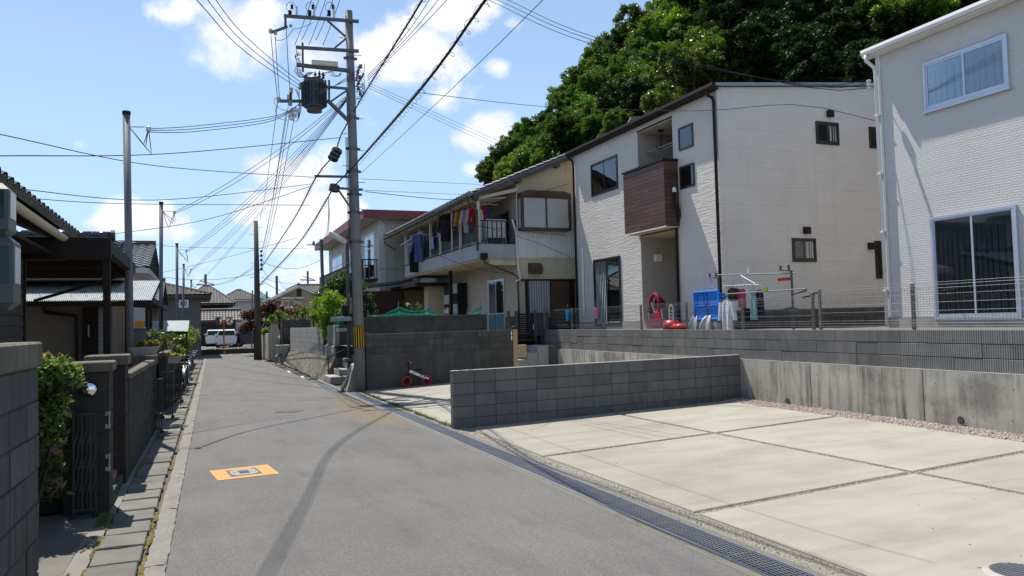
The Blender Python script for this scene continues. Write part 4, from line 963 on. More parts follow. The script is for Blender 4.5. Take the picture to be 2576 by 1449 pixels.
# roof, gutter, pipes
mb = MB(); mb.prism([(BX-.14, BYN-.12, zl+.0), (BXE+.2, BYN-.12, zl+(BXE+.2-BX)*slope+.012), (BXE+.2, BYN-.12, zl+(BXE+.2-BX)*slope+.08), (BX-.14, BYN-.12, zl+.075)], (0, BYF-BYN+.24, 0)); mb.build('roof', M['steel'], hB)
mb = MB(); mb.prism([(BX-.142, BYN-.16, zl+.06), (BX-.25, BYN-.16, zl+.06), (BX-.26, BYN-.16, zl-.02), (BX-.22, BYN-.16, zl-.085), (BX-.142, BYN-.16, zl-.085)], (0, BYF-BYN+.32, 0)); mb.build('gutter', M['brown_metal'], hB)
mb = MB(); mb.box((BX-.14, BYN-.12, zl-.09), (BX-.022, BYF+.10, zl-.002)); mb.build('fascia', M['brown_metal'], hB)
downpipe(hB, [(BX-.2, BYN+.12, zl-.08), (BX-.2, BYN+.12, zl-.18), (BX-.06, BYN+.10, zl-.24), (BX-.055, BYN+.06, zl-.34), (BX-.055, BYN+.06, BZ)], .04, 'brown_metal')
downpipe(hB, [(BX-.2, BYF+.06, zl-.08), (BX-.2, BYF+.05, zl-.14), (BX-.07, BYF-.02, zl-.26), (BX-.05, BYF-.03, zl-.4), (BX-.05, BYF-.03, BZ)], .036, 'brown_metal')
mb = MB(); mb.tube([(BX-.04, 22.95, 4.1), (BX-.04, 22.95, 1.9)], .035, 8); mb.lathe([(.04, 0), (.045, .05), (.01, .09)], (BX-.04, 22.95, 4.08), 8); mb.build('meter_pipe', M['white'], hB)
# ceiling hung drying poles in the recess
mb = MB(); mb.lathe([(.10, 0), (.10, .03)], (12.45, 18.75, 7.19), 12); mb.tube([(12.45, 18.75, 7.2), (12.45, 18.75, 6.66)], .016); mb.tube([(12.45, 18.75, 6.66), (12.10, 18.5, 6.62)], .012)
tag(mb.build('drying_pole_hanger', M['brown_metal']), 'brown hanger on the recessed balcony ceiling holding laundry poles', 'pole hanger')
for k, x_ in enumerate((12.28, 12.46)):
    mb = MB(); mb.tube([(x_, 17.6, 6.66-.01*k), (x_, 19.75 if k else 19.85, 6.66-.01*k)], .015, 8)
    tag(mb.build('laundry_pole', M['alu']), ('thin metal laundry pole over the balcony, nearest to its front edge', 'thin metal laundry pole over the balcony, the inner of two')[k], 'laundry pole', 'laundry poles above the brown balcony')
# =================================================================== HOUSE C (old house with the laundry balcony)
CX = 10.25; CY = 24.5; CXB = 8.8; CYF = 37.2; CZ = 1.3
hC = thing('old_house', 'old ochre house with a long laundry balcony and brown bay window', 'house', (CX, 30, CZ))
rs = (7.92-6.2)/(12.76-8.6)                              # roof slope
def rzc_(x): return 6.16+(x-8.55)*rs
mb = MB(); xr = 16.0
mb.prism([(CX, CY+.02, CZ), (xr, CY+.02, CZ), (xr, CY+.02, rzc_(xr)-.12), (CX, CY+.02, rzc_(CX)-.12)], (0, CYF-CY-.02, 0)); mb.build('wall', M['stucco_low'], hC)
mb = MB(); mb.prism([(CX-.005, CY-.004, 6.12), (xr, CY-.004, 6.12), (xr, CY-.004, rzc_(xr)-.125), (CX-.005, CY-.004, rzc_(CX)-.125)], (0, .022, 0)); mb.build('gable_wall', M['stucco'], hC)
def corr(x0, x1, z0, z1, y0, pitch=.076, amp=.02):
    n = int((x1-x0)/pitch); mb = MB(); K = 6
    mb.sheet(lambda a, b: (x0+(x1-x0)*a, y0-amp*(1+math.sin(a*n*2*math.pi)), z0+(z1-z0)*b), n*K, 1); return mb
xw = CX-.02
while xw < 13.4:
    corr(xw, min(xw+.76, 13.4), 4.03, 6.11, CY-.006).build('corrugated_sheet', M['corr_white'], hC, smooth=True); corr(xw, min(xw+.76, 13.4), 3.22, 4.0, CY-.006).build('corrugated_sheet', M['corr_yellow'], hC, smooth=True); xw += .765
mb = MB(); mb.box((CX-.02, CY-.05, 3.985), (13.4, CY-.003, 4.045)); mb.box((CX-.02, CY-.05, 6.10), (13.4, CY-.003, 6.135)); mb.build('flashing', M['corr_white'], hC)
# open ground floor bay
mb = MB(); mb.box((CX+.28, CY-.02, 1.45), (12.35, CY-.003, 3.2)); mb.build('bay_shade_sheet', M['dark_in'], hC)  # dark sheet on the wall stands in for the shade of the bay
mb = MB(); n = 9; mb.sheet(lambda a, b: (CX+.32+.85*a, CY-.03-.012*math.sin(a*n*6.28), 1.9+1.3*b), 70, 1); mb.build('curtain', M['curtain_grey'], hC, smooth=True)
mb = MB(); mb.box((CX+1.22, CY-.035, 1.6), (CX+1.95, CY-.021, 3.16)); mb.build('bamboo_blind', M['bay_brown'], hC)
for x_ in (CX+.24, CX+2.02):
    mb = MB(); mb.box((x_, CY-.06, 1.4), (x_+.11, CY-.001, 3.22)); mb.build('post', M['brown_metal'], hC)
mb = MB(); mb.box((CX+.1, CY-.07, 3.18), (12.55, CY-.0, 3.235)); mb.build('lintel', M['brown_metal'], hC)
mb = MB(); mb.box((CX+.3, CY-.25, 1.3), (CX+1.0, CY-.07, 2.06)); block_ = mb.build('low_wall', M['block_dark'], hC)
# bay window
bx0, bx1, bz0, bz1, bo = 10.27, 12.18, 4.92, 6.12, .34
mb = MB(); mb.prism([(bx0, CY-.03, bz1), (bx1, CY-.03, bz1), (bx1, CY-.03, bz1+.10), (bx1-.25, CY-.03, bz1+.18), (bx0+.25, CY-.03, bz1+.18), (bx0, CY-.03, bz1+.10)], (0, -bo-.03, 0)); bw = mb.build('bay_window', M['bay_brown'], hC)
mb = MB(); y1_ = CY-bo
for (a, b, c, d) in ((bx0, bx1, bz0, bz0+.09), (bx0, bx1, bz1-.08, bz1-.001), (bx0, bx0+.10, bz0+.09, bz1-.08), (bx1-.10, bx1, bz0+.09, bz1-.08), ((bx0+bx1)/2-.03, (bx0+bx1)/2+.03, bz0+.09, bz1-.08)): mb.box((a, y1_-.03, c), (b, y1_+.03, d))
mb.box((bx0, y1_+.03, bz0), (bx0+.05, CY-.03, bz0+.09)); mb.box((bx0, y1_+.03, bz1-.08), (bx0+.05, CY-.03, bz1-.001)); mb.box((bx1-.05, y1_+.03, bz0), (bx1, CY-.03, bz1-.001)); mb.box((bx0, CY-.06, bz0+.09), (bx0+.05, CY-.031, bz1-.08))
mb.build('bay_frame', M['bay_brown'], bw)
mb = MB(); mb.box((bx0+.051, y1_+.031, bz0+.0), (bx1-.051, CY-.031, bz0+.05)); mb.build('bay_floor', M['bay_brown'], bw)
for k, (a, b) in enumerate(((bx0+.1, (bx0+bx1)/2-.03), ((bx0+bx1)/2+.03, bx1-.1))):
    mb = MB(); mb.box((a, y1_-.004, bz0+.09), (b, y1_+.004, bz1-.08)); mb.build('pane', M['frost'], bw)
mb = MB(); mb.box((bx0+.02, y1_+.04, bz0+.09), (bx0+.028, CY-.06, bz1-.08)); mb.build('pane', M['frost'], bw)
mb = MB(); mb.prism([(10.62, CY-.03, 3.42), (10.62, CY-.24, 3.42), (10.62, CY-.26, 3.6), (10.62, CY-.2, 3.74), (10.62, CY-.03, 3.80)], (.46, 0, 0)); mb.build('vent_hood', M['bay_brown'], hC)
# roof: slab, verge tiles, eave tiles
mb = MB(); ex0 = 8.5
mb.prism([(ex0, CY-.30, rzc_(ex0)-.09), (xr, CY-.30, rzc_(xr)-.09), (xr, CY-.30, rzc_(xr)-.0), (ex0, CY-.30, rzc_(ex0)-.0)], (0, CYF-CY+.6, 0)); mb.build('roof', M['tile_grey'], hC)
mb = MB()
for x_ in (8.62, 10.2, 11.7, 13.2): mb.box((x_, CY-.28, rzc_(x_)-.27), (x_+.14, CY+.01, rzc_(x_)-.10))
mb.build('purlins', M['pole_wood'], hC)
mb = MB(); mb.prism([(ex0+.05, CY-.29, rzc_(ex0+.05)-.22), (xr, CY-.29, rzc_(xr)-.22), (xr, CY-.29, rzc_(xr)-.09), (ex0+.05, CY-.29, rzc_(ex0+.05)-.09)], (0, .025, 0)); mb.build('barge_board', M['pole_wood'], hC)
mb = MB(); K = 8                                          # curved pan tile
mb.sheet(lambda a, b: (.30*b, -.02+.27*a, .02+.045*math.sin(a*math.pi)+.03*(1-b)), K, 2); mb.sheet(lambda a, b: (0, -.02+.27*a, (.02+.045*math.sin(a*math.pi)+.03)*(1-b)), K, 1)
tl = mb.mesh('roof_tile', M['tile_grey'], smooth=False)
ang = -math.atan(rs)
k = 0; x_ = ex0-.05
while x_ < 14.6:                                          # verge column
    piece('roof_tile', tl, hC, (x_-CX, CY-.33-30, rzc_(x_)+.0-CZ), (0, ang, 0)); piece('roof_tile', tl, hC, (x_-CX, CY-.06-30, rzc_(x_)+.0-CZ), (0, ang, 0)); x_ += .275; k += 1
y_ = CY+.2
while y_ < CYF+.2:
    piece('roof_tile', tl, hC, (ex0-.05-CX, y_-30, rzc_(ex0-.05)-CZ), (0, ang, 0)); y_ += .265
xrg = 14.75; mb = MB(); mb.tube([(xrg, CY-.42, rzc_(xrg)+.14), (xrg, CYF+.3, rzc_(xrg)+.14)], .13, 10); mb.box((xrg-.12, CY-.38, rzc_(xrg)-.1), (xrg+.12, CYF+.3, rzc_(xrg)+.12)); mb.build('ridge', M['tile_grey'], hC)
mb = MB(); mb.prism([(xrg-.26, CY-.44, rzc_(xrg)-.12), (xrg+.26, CY-.44, rzc_(xrg)-.12), (xrg+.2, CY-.44, rzc_(xrg)+.22), (xrg+.08, CY-.44, rzc_(xrg)+.40), (xrg-.08, CY-.44, rzc_(xrg)+.40), (xrg-.2, CY-.44, rzc_(xrg)+.22)], (0, -.09, 0)); mb.build('ridge_end_tile', M['tile_grey'], hC)
# eave soffit with rafters, gutter
mb = MB(); mb.prism([(ex0+.06, CY+.02, rzc_(ex0)-.16), (CX, CY+.02, rzc_(CX)-.24), (CX, CY+.02, rzc_(CX)-.20), (ex0+.06, CY+.02, rzc_(ex0)-.12)], (0, CYF-CY, 0)); mb.build('eave_soffit', M['cream'], hC)
mb = MB(); mb.box((0, 0, 0), (1.4, .05, .07)); rf = mb.mesh('rafter', M['cream'])
y_ = CY+.3
while y_ < CYF-.2: piece('rafter', rf, hC, (ex0+.08-CX, y_-30, rzc_(ex0)-.235-CZ), (0, ang*.35, 0)); y_ += .455
mb = MB(); gutter_mesh(mb, (ex0-.03, CY-.1, rzc_(ex0)-.10), (ex0-.03, CYF+.1, rzc_(ex0)-.12), .06); mb.build('gutter', M['pole_wood'], hC)
downpipe(hC, [(ex0-.03, CYF-.02, 5.9), (ex0-.03, CYF-.05, 5.75), (ex0+.35, CYF-.45, 5.45), (ex0+.4, CYF-.5, 5.4)], .04, 'pole_wood')
downpipe(hC, [(ex0-.03, CY+.05, 5.98), (ex0+.0, CY+.05, 5.85), (CXB-.04, CY-.04, 5.6), (CXB-.04, CY-.04, 4.2)], .04, 'pole_wood')
mb = MB(); mb.box((CXB+.05, CY-.18, 3.9), (CXB+.27, CY-.02, 4.12)); mb.build('rain_hopper', M['brown_metal'], hC)
downpipe(hC, [(CXB+.16, CY-.10, 3.9), (CXB+.16, CY-.12, 3.8), (CX-.25, CY-.12, 3.42), (CX-.05, CY-.06, 3.3), (CX-.04, CY-.06, 1.3)], .032, 'bay_brown')
# small awning board over the balcony end
mb = MB(); mb.prism([(CXB-.05, CY-.10, 6.05), (CX+.02, CY-.10, 6.42), (CX+.02, CY-.10, 6.30), (CXB-.05, CY-.10, 5.93)], (0, .06, 0)); mb.build('end_board', M['cream'], hC)
# balcony
bz_ = (3.95, 4.46)
mb = MB(); mb.box((CXB, CY, bz_[0]), (CXB+.12, CYF-2.6, bz_[1])); mb.box((CXB+.12, CY, bz_[0]), (CX-.001, CY+.1, bz_[1])); mb.box((CXB+.12, CYF-2.7, bz_[0]), (CX-.001, CYF-2.6, bz_[1])); bal = mb.build('balcony', M['band'], hC)
mb = MB(); mb.box((CXB+.06, CY+.05, bz_[0]-.06), (CX-.002, CYF-2.65, bz_[0]+.01)); mb.box((CXB+.4, CY+.02, bz_[0]-.22), (CX-.002, CY+.14, bz_[0]-.06)); mb.build('balcony_soffit', M['soffit'], bal)
mb = MB(); mb.box((CXB+.13, CY+.11, bz_[0]+.1), (CX-.002, CYF-2.7, bz_[0]+.14)); mb.build('balcony_floor', M['conc_light'], bal)
mb = MB(); mb.box((CXB-.03, CY-.03, bz_[1]), (CXB+.15, CYF-2.57, bz_[1]+.03)); mb.box((CXB+.15, CY-.03, bz_[1]), (CX-.003, CY+.13, bz_[1]+.03)); mb.build('band_cap', M['brown_metal'], bal)
YE = CYF-2.62; zr0, zr1 = bz_[1]+.08, bz_[1]+.78
mb = MB(); mb.box((CXB+.03, CY+.05, zr0), (CXB+.07, YE, zr0+.035)); mb.box((CXB+.03, CY+.05, zr1), (CXB+.08, YE, zr1+.04)); mb.box((CXB+.08, CY+.03, zr0), (CX-.01, CY+.07, zr0+.035)); mb.box((CXB+.08, CY+.03, zr1), (CX-.01, CY+.07, zr1+.04)); mb.build('railing', M['black_metal'], bal)
mb = MB(); mb.box((-.014, -.018, 0), (.014, .018, zr1-zr0-.035)); ba = mb.mesh('baluster', M['black_metal'])
y_ = CY+.15
while y_ < YE-.05: piece('baluster', ba, bal, (CXB+.05-CX, y_-30, zr0+.035-CZ)); y_ += .105
x_ = CXB+.2
while x_ < CX-.05: piece('baluster', ba, bal, (x_-CX, CY+.05-30, zr0+.035-CZ), (0, 0, 1.57)); x_ += .17
for y_ in (CY+.06, CY+2.95, CY+5.9, YE-.05):
    mb = MB(); mb.box((CXB+.0, y_-.045, bz_[1]+.03), (CXB+.09, y_+.045, 5.95), ch=.006); mb.build('balcony_post', M['cream'], bal)
for y_ in (CY+1.9, CY+4.4):
    mb = MB(); mb.box((CXB-.04, y_-.03, bz_[1]-.1), (CXB-.0, y_+.03, zr1+.1)); mb.box((CXB, y_-.06, bz_[1]+.03), (CXB+.06, y_+.06, zr1+.06)); mb.build('rail_post', M['cream'], bal)
# dark doorway behind the balcony
pcf = PL('x', CX, -1)
for (a, b) in ((CY+.6, CY+2.4), (CY+4.2, CY+6.0), (CY+7.2, CY+9)): window(hC, pcf, a, b, 4.2, 5.75, frame='steel', curtains=(None, 'curtain_grey'), glass='glass_dark')
# lower facade
window(hC, pcf, CY+1.3, CY+3.0, 1.4, 3.35, frame='alu', curtains=('curtain_grey', 'curtain_grey'), glass='glass_dark', rail=2.05)
M['blue_panel'] = std('blue_door_panel', (.06, .16, .22), .4, var=.1)
for k in range(2):
    mb = MB(); mb.box((CX-.052, CY+1.36+k*.83, 1.46), (CX-.047, CY+2.1+k*.83, 2.03)); mb.build('door_panel', M['blue_panel'], hC)
mb = MB(); mb.box((CX-.05, CY+.2, 1.3), (CX-.002, CY+1.15, 1.95)); 
for k in range(5): mb.box((CX-.07, CY+.22, 1.36+k*.12), (CX-.05, CY+1.13, 1.43+k*.12))
mb.build('louvre_vent', M['black_metal'], hC)
mb = MB(); mb.box((CXB+.6, CY+5.2, 1.3), (CXB+.72, CY+5.35, 3.9)); mb.build('post', M['brown_metal'], hC)
# cabinet with chequered shelves and detergent bottles
cb = thing('shelf_cabinet', 'pale grey cabinet of open and closed squares under the laundry balcony', 'cabinet', (CX-.2, CY+6.3, 1.3))
mb = MB(); cy0 = CY+5.5; cxx = CX-.45
mb.box((cxx+.03, cy0, 1.3), (cxx+.4, cy0+1.9, 3.42)); mb.build('cabinet_body', M['dark_in'], cb)
for k, (a, b) in enumerate(((0, 1), (1, 0), (0, 1), (1, 1), (1, 1))):
    for q, on in enumerate((b, a)):
        if on:
            mb = MB(); mb.box((cxx, cy0+.02+q*.93, 3.0-k*.42), (cxx+.028, cy0+.93+q*.93, 3.40-k*.42)); mb.build('cabinet_door', M['band'], cb)
for k, (c_, h_) in enumerate((('white', .24), ('curtain_grey', .22), ('white', .28), ('porcelain', .26), ('orange', .26))):
    mb = MB(); mb.lathe([(.045, 0), (.05, .02), (.05, h_*.6), (.02, h_*.8), (.02, h_)], (cxx+.0, cy0+1.72-k*.15, 2.18), 10)
    tag(mb.build('bottle', M[c_], smooth=True), ('slim white bottle at the outer end of the cabinet shelf', 'grey bottle second on the cabinet shelf', 'tall white detergent bottle in the middle of the shelf', 'white bottle beside the orange one on the cabinet shelf', 'orange bottle on the cabinet shelf')[k], 'bottle', 'detergent bottles on the cabinet shelf')
# porch with sloping white wing wall and door
mb = MB(); mb.prism([(CXB+.35, CY+12.2, 3.45), (CXB+.9, CY+12.2, 1.3), (CX-.001, CY+12.2, 1.3), (CX-.001, CY+12.2, 3.45)], (0, .12, 0)); mb.build('wing_wall', M['stucco'], hC)
mb = MB(); mb.box((CXB-.1, CY+7.7, 3.42), (CX-.003, CY+12.6, 3.56)); mb.build('porch_roof', M['brown_metal'], hC)
mb = MB(); mb.box((CX-.9, CY+8.2, 1.3), (CX-.002, CY+8.9, 3.42)); mb.build('porch_pier', M['stucco'], hC)
mb = MB(); mb.box((CX-.05, CY+9.6, 1.3), (CX-.0025, CY+10.5, 3.35)); dd = mb.build('front_door', M['bay_brown'], hC)
mb = MB(); mb.tube([(CX-.06, CY+9.7, 2.2), (CX-.11, CY+9.7, 2.2), (CX-.11, CY+9.7, 2.5)], .015); mb.build('handle', M['alu'], dd)
mb = MB(); mb.tube([(CXB+1.3, CY-.07, 3.15), (CX+.05, CY-.07, 3.25), (CX-.02, CY-.06, 3.6), (CX-.08, CY-.06, 4.9), (CX-.2, CY-.05, 5.3)], .035, 8); mb.build('aircon_hose', M['corr_white'], hC)
# washing machine on the balcony
wm = thing('aircon_unit', 'grey white outdoor unit on a stand at the near end of the laundry balcony', 'air conditioner', (9.7, CY+.45, 4.1))
mb = MB(); mb.box((9.2, CY+.25, 4.75), (9.95, CY+.55, 5.35), ch=.03); mb.build('casing', M['corr_white'], wm)
mb = MB()
for x_ in (9.22, 9.9):
    for y_ in (CY+.27, CY+.5): mb.box((x_, y_, 4.1), (x_+.04, y_+.04, 4.75))
mb.box((9.2, CY+.25, 4.70), (9.95, CY+.55, 4.745)); mb.build('stand', M['white'], wm)
# =================================================================== laundry
def drape(name, col, label, cat, c, w, h, axis, seed, sleeves=False, group=None, flare=1.0, thick=.05, tail=0.0):
    r_ = random.Random(seed); mt = cloth('cloth_%d' % seed, col); mb = MB(); n = 12; m = 10; ph = r_.uniform(0, 6)
    def pt(a, b, s):
        u = (a-.5)*w*(1.0 if b < .9 else .75)*(flare+(1-flare)*b); z = -h*(1-b)-tail*(1-b)*abs(a-.5)
        if b > .93: z -= .04*abs(a-.5)*2
        o = s*thick*(1-(2*a-1)**2*.7)*(.5+.5*math.sin(b*2.2))+.022*math.sin(a*9+ph+2*b)*(1-b*.5)
        return (c[0]+(o if axis == 'y' else u), c[1]+(u if axis == 'y' else o), c[2]+z)
    mb.sheet(lambda a, b: pt(a, b, 1), n, m); mb.sheet(lambda a, b: pt(1-a, b, -1), n, m)
    if sleeves:
        for s in (-1, 1):
            def sl(a, b, s=s):
                th = a*6.283; rr_ = .085-.03*b; L = h*.62*b; u = s*(w*.40+.05+L*.22)+rr_*math.cos(th); z = -.06-L+0*th; o = rr_*.6*math.sin(th)
                return (c[0]+(o if axis == 'y' else u), c[1]+(u if axis == 'y' else o), c[2]+z)
            mb.sheet(sl, 10, 6)
    o = tag(mb.build(name, mt, smooth=True), label, cat, group)
    mb = MB(); mb.tube([(c[0], c[1], c[2]+.02), (c[0], c[1], c[2]+.16)], .006); 
    mb.build('hanger', M['steel'], o); return o
XL = CXB+.12; GL = 'laundry hanging over the balcony'
drape('black_jacket', (.014, .015, .02), 'black long-sleeved jacket hanging highest over the balcony railing', 'jacket', (XL-.10, CY+3.3, 5.93), .66, 1.05, 'x', 1, True)
drape('orange_shirt', (.52, .22, .015), 'orange shirt hanging on the balcony pole', 'shirt', (XL+.05, CY+1.9, 5.86), .52, .85, 'x', 2, True)
drape('black_shirt', (.02, .02, .022), 'black shirt hanging beside the orange shirt', 'shirt', (XL+.12, CY+1.5, 5.82), .48, .85, 'x', 3)
drape('grey_shirt', (.32, .32, .34), 'grey sweatshirt hanging between the black and red garments', 'shirt', (XL-.04, CY+1.05, 5.80), .46, .85, 'x', 4, True)
drape('red_shirt', (.38, .02, .02), 'bright red garment hanging nearest the balcony corner post', 'shirt', (XL+.1, CY+.62, 5.88), .42, .95, 'x', 5, True)
drape('striped_towel', (.55, .53, .48), 'pale long towel hanging inside the balcony corner', 'towel', (9.0, CY+.35, 5.7), .28, 1.25, 'x', 6)
drape('dark_trousers', (.02, .035, .05), 'dark trousers hanging behind the pale towel', 'trousers', (9.25, CY+.75, 5.8), .36, 1.35, 'x', 7)
drape('blue_towel', (.02, .10, .32), 'narrow blue towel hanging by the balcony window', 'towel', (9.5, CY+.9, 5.85), .16, 1.3, 'x', 8)
drape('black_trousers', (.012, .012, .015), 'long black trousers hanging at the far end outside the railing', 'trousers', (CXB-.18, CY+7.75, 5.35), .42, 1.35, 'x', 9)
drape('blue_shirt', (.10, .14, .30), 'blue checked shirt hanging beside the long black trousers', 'shirt', (CXB-.18, CY+6.95, 5.58), .40, 1.2, 'x', 10, True)
drape('pale_shirt', (.50, .46, .42), 'beige shirt at the far end of the outer laundry pole', 'shirt', (CXB-.15, CY+8.5, 5.40), .42, 1.0, 'x', 11)
drape('blue_cloth', (.22, .28, .45), 'small light blue cloth over the railing near the pink bag', 'cloth', (CXB-.03, CY+5.35, 5.3), .36, .5, 'y', 12)
drape('pink_bag', (.62, .16, .18), 'pink and white plastic bag hanging on the balcony', 'bag', (CXB+.1, CY+4.75, 5.62), .42, .42, 'y', 13, thick=.12)
drape('grey_towel', (.42, .42, .42), 'grey towel hung deep under the balcony eave', 'towel', (CXB+.5, CY+4.9, 5.8), .4, .6, 'x', 14)
drape('white_shirt', (.58, .58, .6), 'white shirt on the mint pole just behind the red garment', 'shirt', (XL+.14, CY+.85, 5.84), .44, .8, 'x', 15, True)
drape('navy_shirt', (.03, .05, .12), 'navy shirt on the mint pole beyond the orange shirt', 'shirt', (XL+.1, CY+2.4, 5.8), .46, .8, 'x', 16, True)
drape('grey_shirt', (.22, .22, .23), 'grey shirt between the black jacket and the pink bag', 'shirt', (XL+.1, CY+4.2, 5.84), .46, .8, 'x', 17, True)
drape('teal_shirt', (.06, .16, .17), 'teal garment deep under the far eave', 'shirt', (XL+.15, CY+6.0, 5.8), .44, .7, 'x', 18)
for k, (a, b, lb) in enumerate((((CXB-.18, CY+6.3, 5.60), (CXB-.18, CY+10.2, 5.42), 'white laundry pole reaching outside the far end of the balcony'), ((XL+.08, CY+.1, 5.80), (XL+.08, CY+3.2, 5.72), 'mint green laundry pole carrying the orange shirt'), ((CXB-.1, CY+2.2, 5.98), (CXB-.1, CY+5.5, 5.96), 'dark laundry pole under the eave carrying the black jacket'), ((8.9, CY+.3, 5.88), (9.9, CY+.9, 5.95), 'short white laundry pole across the near end of the balcony'))):
    mb = MB(); mb.tube([a, b], .016, 8); tag(mb.build('laundry_pole', M[('white', 'net_green', 'steel_dark', 'white')[k]] if k != 1 else cloth('mint_pole', (.35, .55, .48))), lb, 'laundry pole')
ph = thing('peg_hanger', 'grey plastic peg hanger behind the far laundry pole', 'clothes hanger', (CXB, CY+8, 5.65))
mb = MB()
for k in range(5): mb.tube([(CXB-.15+.12*k, CY+7.2, 5.62), (CXB-.15+.12*k, CY+8.6, 5.62)], .010, 4)
for k in range(7): mb.tube([(CXB-.17, CY+7.2+k*.23, 5.62), (CXB+.35, CY+7.2+k*.23, 5.62)], .010, 4); mb.tube([(CXB+.1, CY+7.2+k*.23, 5.62), (CXB+.1, CY+7.9, 5.92)], .005, 4)
mb.build('hanger_frame', M['curtain'], ph)
# =================================================================== HOUSE D (red eaves)
DX = 8.35; DY = 38.0; DYF = 54.0; DZ = 1.15
hD = thing('red_eaved_house', 'beige two-storey house with red-brown eaves and white-framed windows', 'house', (DX, 45, DZ))
zt_ = 7.05
mb = MB(); mb.box((DX, DY+.02, DZ), (DX+8, DYF, zt_)); mb.build('wall', M['panelD'], hD)
x_ = DX+.35
mb = MB(); mb.box((DX-.005, DY-.01, DZ), (DX+.34, DY+.02, zt_)); mb.build('corner_panel', M['render_white'], hD)
while x_ < DX+6:
    for (z0_, z1_) in ((DZ, 4.52), (4.60, zt_)):
        mb = MB(); mb.box((x_+.005, DY-.004, z0_), (x_+.47, DY+.018, z1_)); mb.build('wall_panel', M['panelD'], hD)
    x_ += .475
mb = MB(); mb.box((DX-.01, DY-.02, 4.53), (DX+6, DY+.019, 4.59)); mb.build('band_course', M['band'], hD)
ov = .85
mb = MB(); mb.box((DX-ov, DY-.55, zt_+.01), (DX+8, DYF+.6, zt_+.06)); mb.build('eave_soffit', M['panelD'], hD)
mb = MB(); mb.box((DX-ov-.03, DY-.6, zt_-.02), (DX-ov-.001, DYF+.63, zt_+.42)); mb.box((DX-ov, DY-.6, zt_-.02), (DX+8, DY-.551, zt_+.42)); mb.build('fascia', M['red_fascia'], hD)
mb = MB(); mb.box((DX-ov, DY-.55, zt_+.061), (DX+8, DYF+.6, zt_+.40)); mb.build('roof', M['red_fascia'], hD)
pd = PL('x', DX, -1)
for (a, b, c, d, r) in ((38.75, 41.4, 4.15, 6.55, 5.75), (43.2, 46.2, 4.6, 6.4, 5.75), (48.2, 52.4, 4.4, 6.3, 5.6)): window(hD, pd, a, b, c, d, frame='white', curtains=('curtain_grey', None), glass='glass', rail=r, fw=.07, proud=.09)
mb = MB()
for (a, b) in (((38.4, 41.2)), (42.2, 53.4)):
    mb.box((DX-.75, a, 4.0), (DX-.001, b, 4.1)); mb.box((DX-.78, a, 5.05), (DX-.72, b, 5.10)); 
    y_ = a
    while y_ <= b+.01: mb.box((DX-.765, y_-.012, 4.1), (DX-.735, y_+.012, 5.05)); y_ += .14 if a < 40 else .11
    for x_ in np.arange(DX-.75, DX, .14): mb.box((x_, a-.012, 4.1), (x_+.024, a+.012, 5.05))
    mb.box((DX-.75, a-.02, 5.05), (DX, a+.02, 5.10))
mb.build('balcony', M['brown_metal'], hD)
mb = MB(); mb.box((DX-.77, 42.2, 4.12), (DX-.76, 53.3, 5.0)); mb.build('balcony_screen', M['rust_wood'], hD)
ac = thing('aircon_unit', 'beige outdoor unit on the small black balcony of the red-eaved house', 'air conditioner', (DX-.35, 40.5, 4.1))
mb = MB(); mb.box((DX-.55, 40.0, 4.1), (DX-.25, 40.8, 4.75), ch=.02); mb.build('casing', M['cream'], ac)
# dark shed between
shd = thing('storage_shed', 'low dark red-brown shed with a flat grey roof beside the old house', 'shed', (8.7, 36.5, 1.1))
mb = MB(); mb.box((6.75, 35.6, 1.0), (9.0, 37.3, 3.35)); mb.build('wall', M['rust_wood'], shd)
for k in range(4):
    mb = MB(); mb.box((6.8+.55*k, 35.575, 1.0), (7.3+.55*k, 35.598, 3.3)); mb.build('wall_sheet', M['rust_wood'], shd)
mb = MB(); mb.prism([(6.4, 35.2, 3.42), (9.3, 35.2, 3.78), (9.3, 35.2, 3.9), (6.4, 35.2, 3.54)], (0, 2.4, 0)); mb.build('roof', M['steel_dark'], shd)
# =================================================================== foliage helper
def leaves(name, mat, clumps, size, seed, parent=None, aspect=.45, up=.6, fold=0.0, W=True, **kw):
    rng = np.random.default_rng(seed); P = []; 
    for (x, y, z, r, n) in clumps:
        d = rng.normal(size=(n, 3)); d /= np.linalg.norm(d, axis=1)[:, None]; rad = r*rng.random(n)**.45
        P.append(np.array([x, y, z])+d*rad[:, None]*np.array([1, 1, .8]))
    P = np.concatenate(P); n = len(P)
    nr = rng.normal(size=(n, 3)); nr[:, 2] += up*1.5; nr /= np.linalg.norm(nr, axis=1)[:, None]
    t = rng.normal(size=(n, 3)); t -= nr*(t*nr).sum(1)[:, None]; t /= np.linalg.norm(t, axis=1)[:, None]; b = np.cross(nr, t)
    s = size*rng.uniform(.6, 1.3, n)[:, None]
    A = P-t*s; Cc = P+t*s; B = P+b*s*aspect-nr*s*.12; D = P-b*s*aspect-nr*s*.12
    V = np.stack([A, B, Cc, D], 1).reshape(-1, 3)
    if parent is not None and W:
        Mi = np.array(ROOTM[parent].inverted()); V = V@Mi[:3, :3].T+Mi[:3, 3]
    me = bpy.data.meshes.new(name); me.vertices.add(4*n); me.vertices.foreach_set('co', V.astype(np.float32).ravel())
    me.loops.add(4*n); me.loops.foreach_set('vertex_index', np.arange(4*n, dtype=np.int32)); me.polygons.add(n)
    me.polygons.foreach_set('loop_start', np.arange(0, 4*n, 4, dtype=np.int32)); me.polygons.foreach_set('loop_total', np.full(n, 4, dtype=np.int32)) if False else None
    me.update(calc_edges=True); me.materials.append(mat)
    o = bpy.data.objects.new(name, me); C.objects.link(o)
    if parent is not None: o.parent = parent; ROOTM[o] = ROOTM[parent]
    else: ROOTM[o] = Matrix.Identity(4)
    for k, v in kw.items(): o[k] = v
    return o
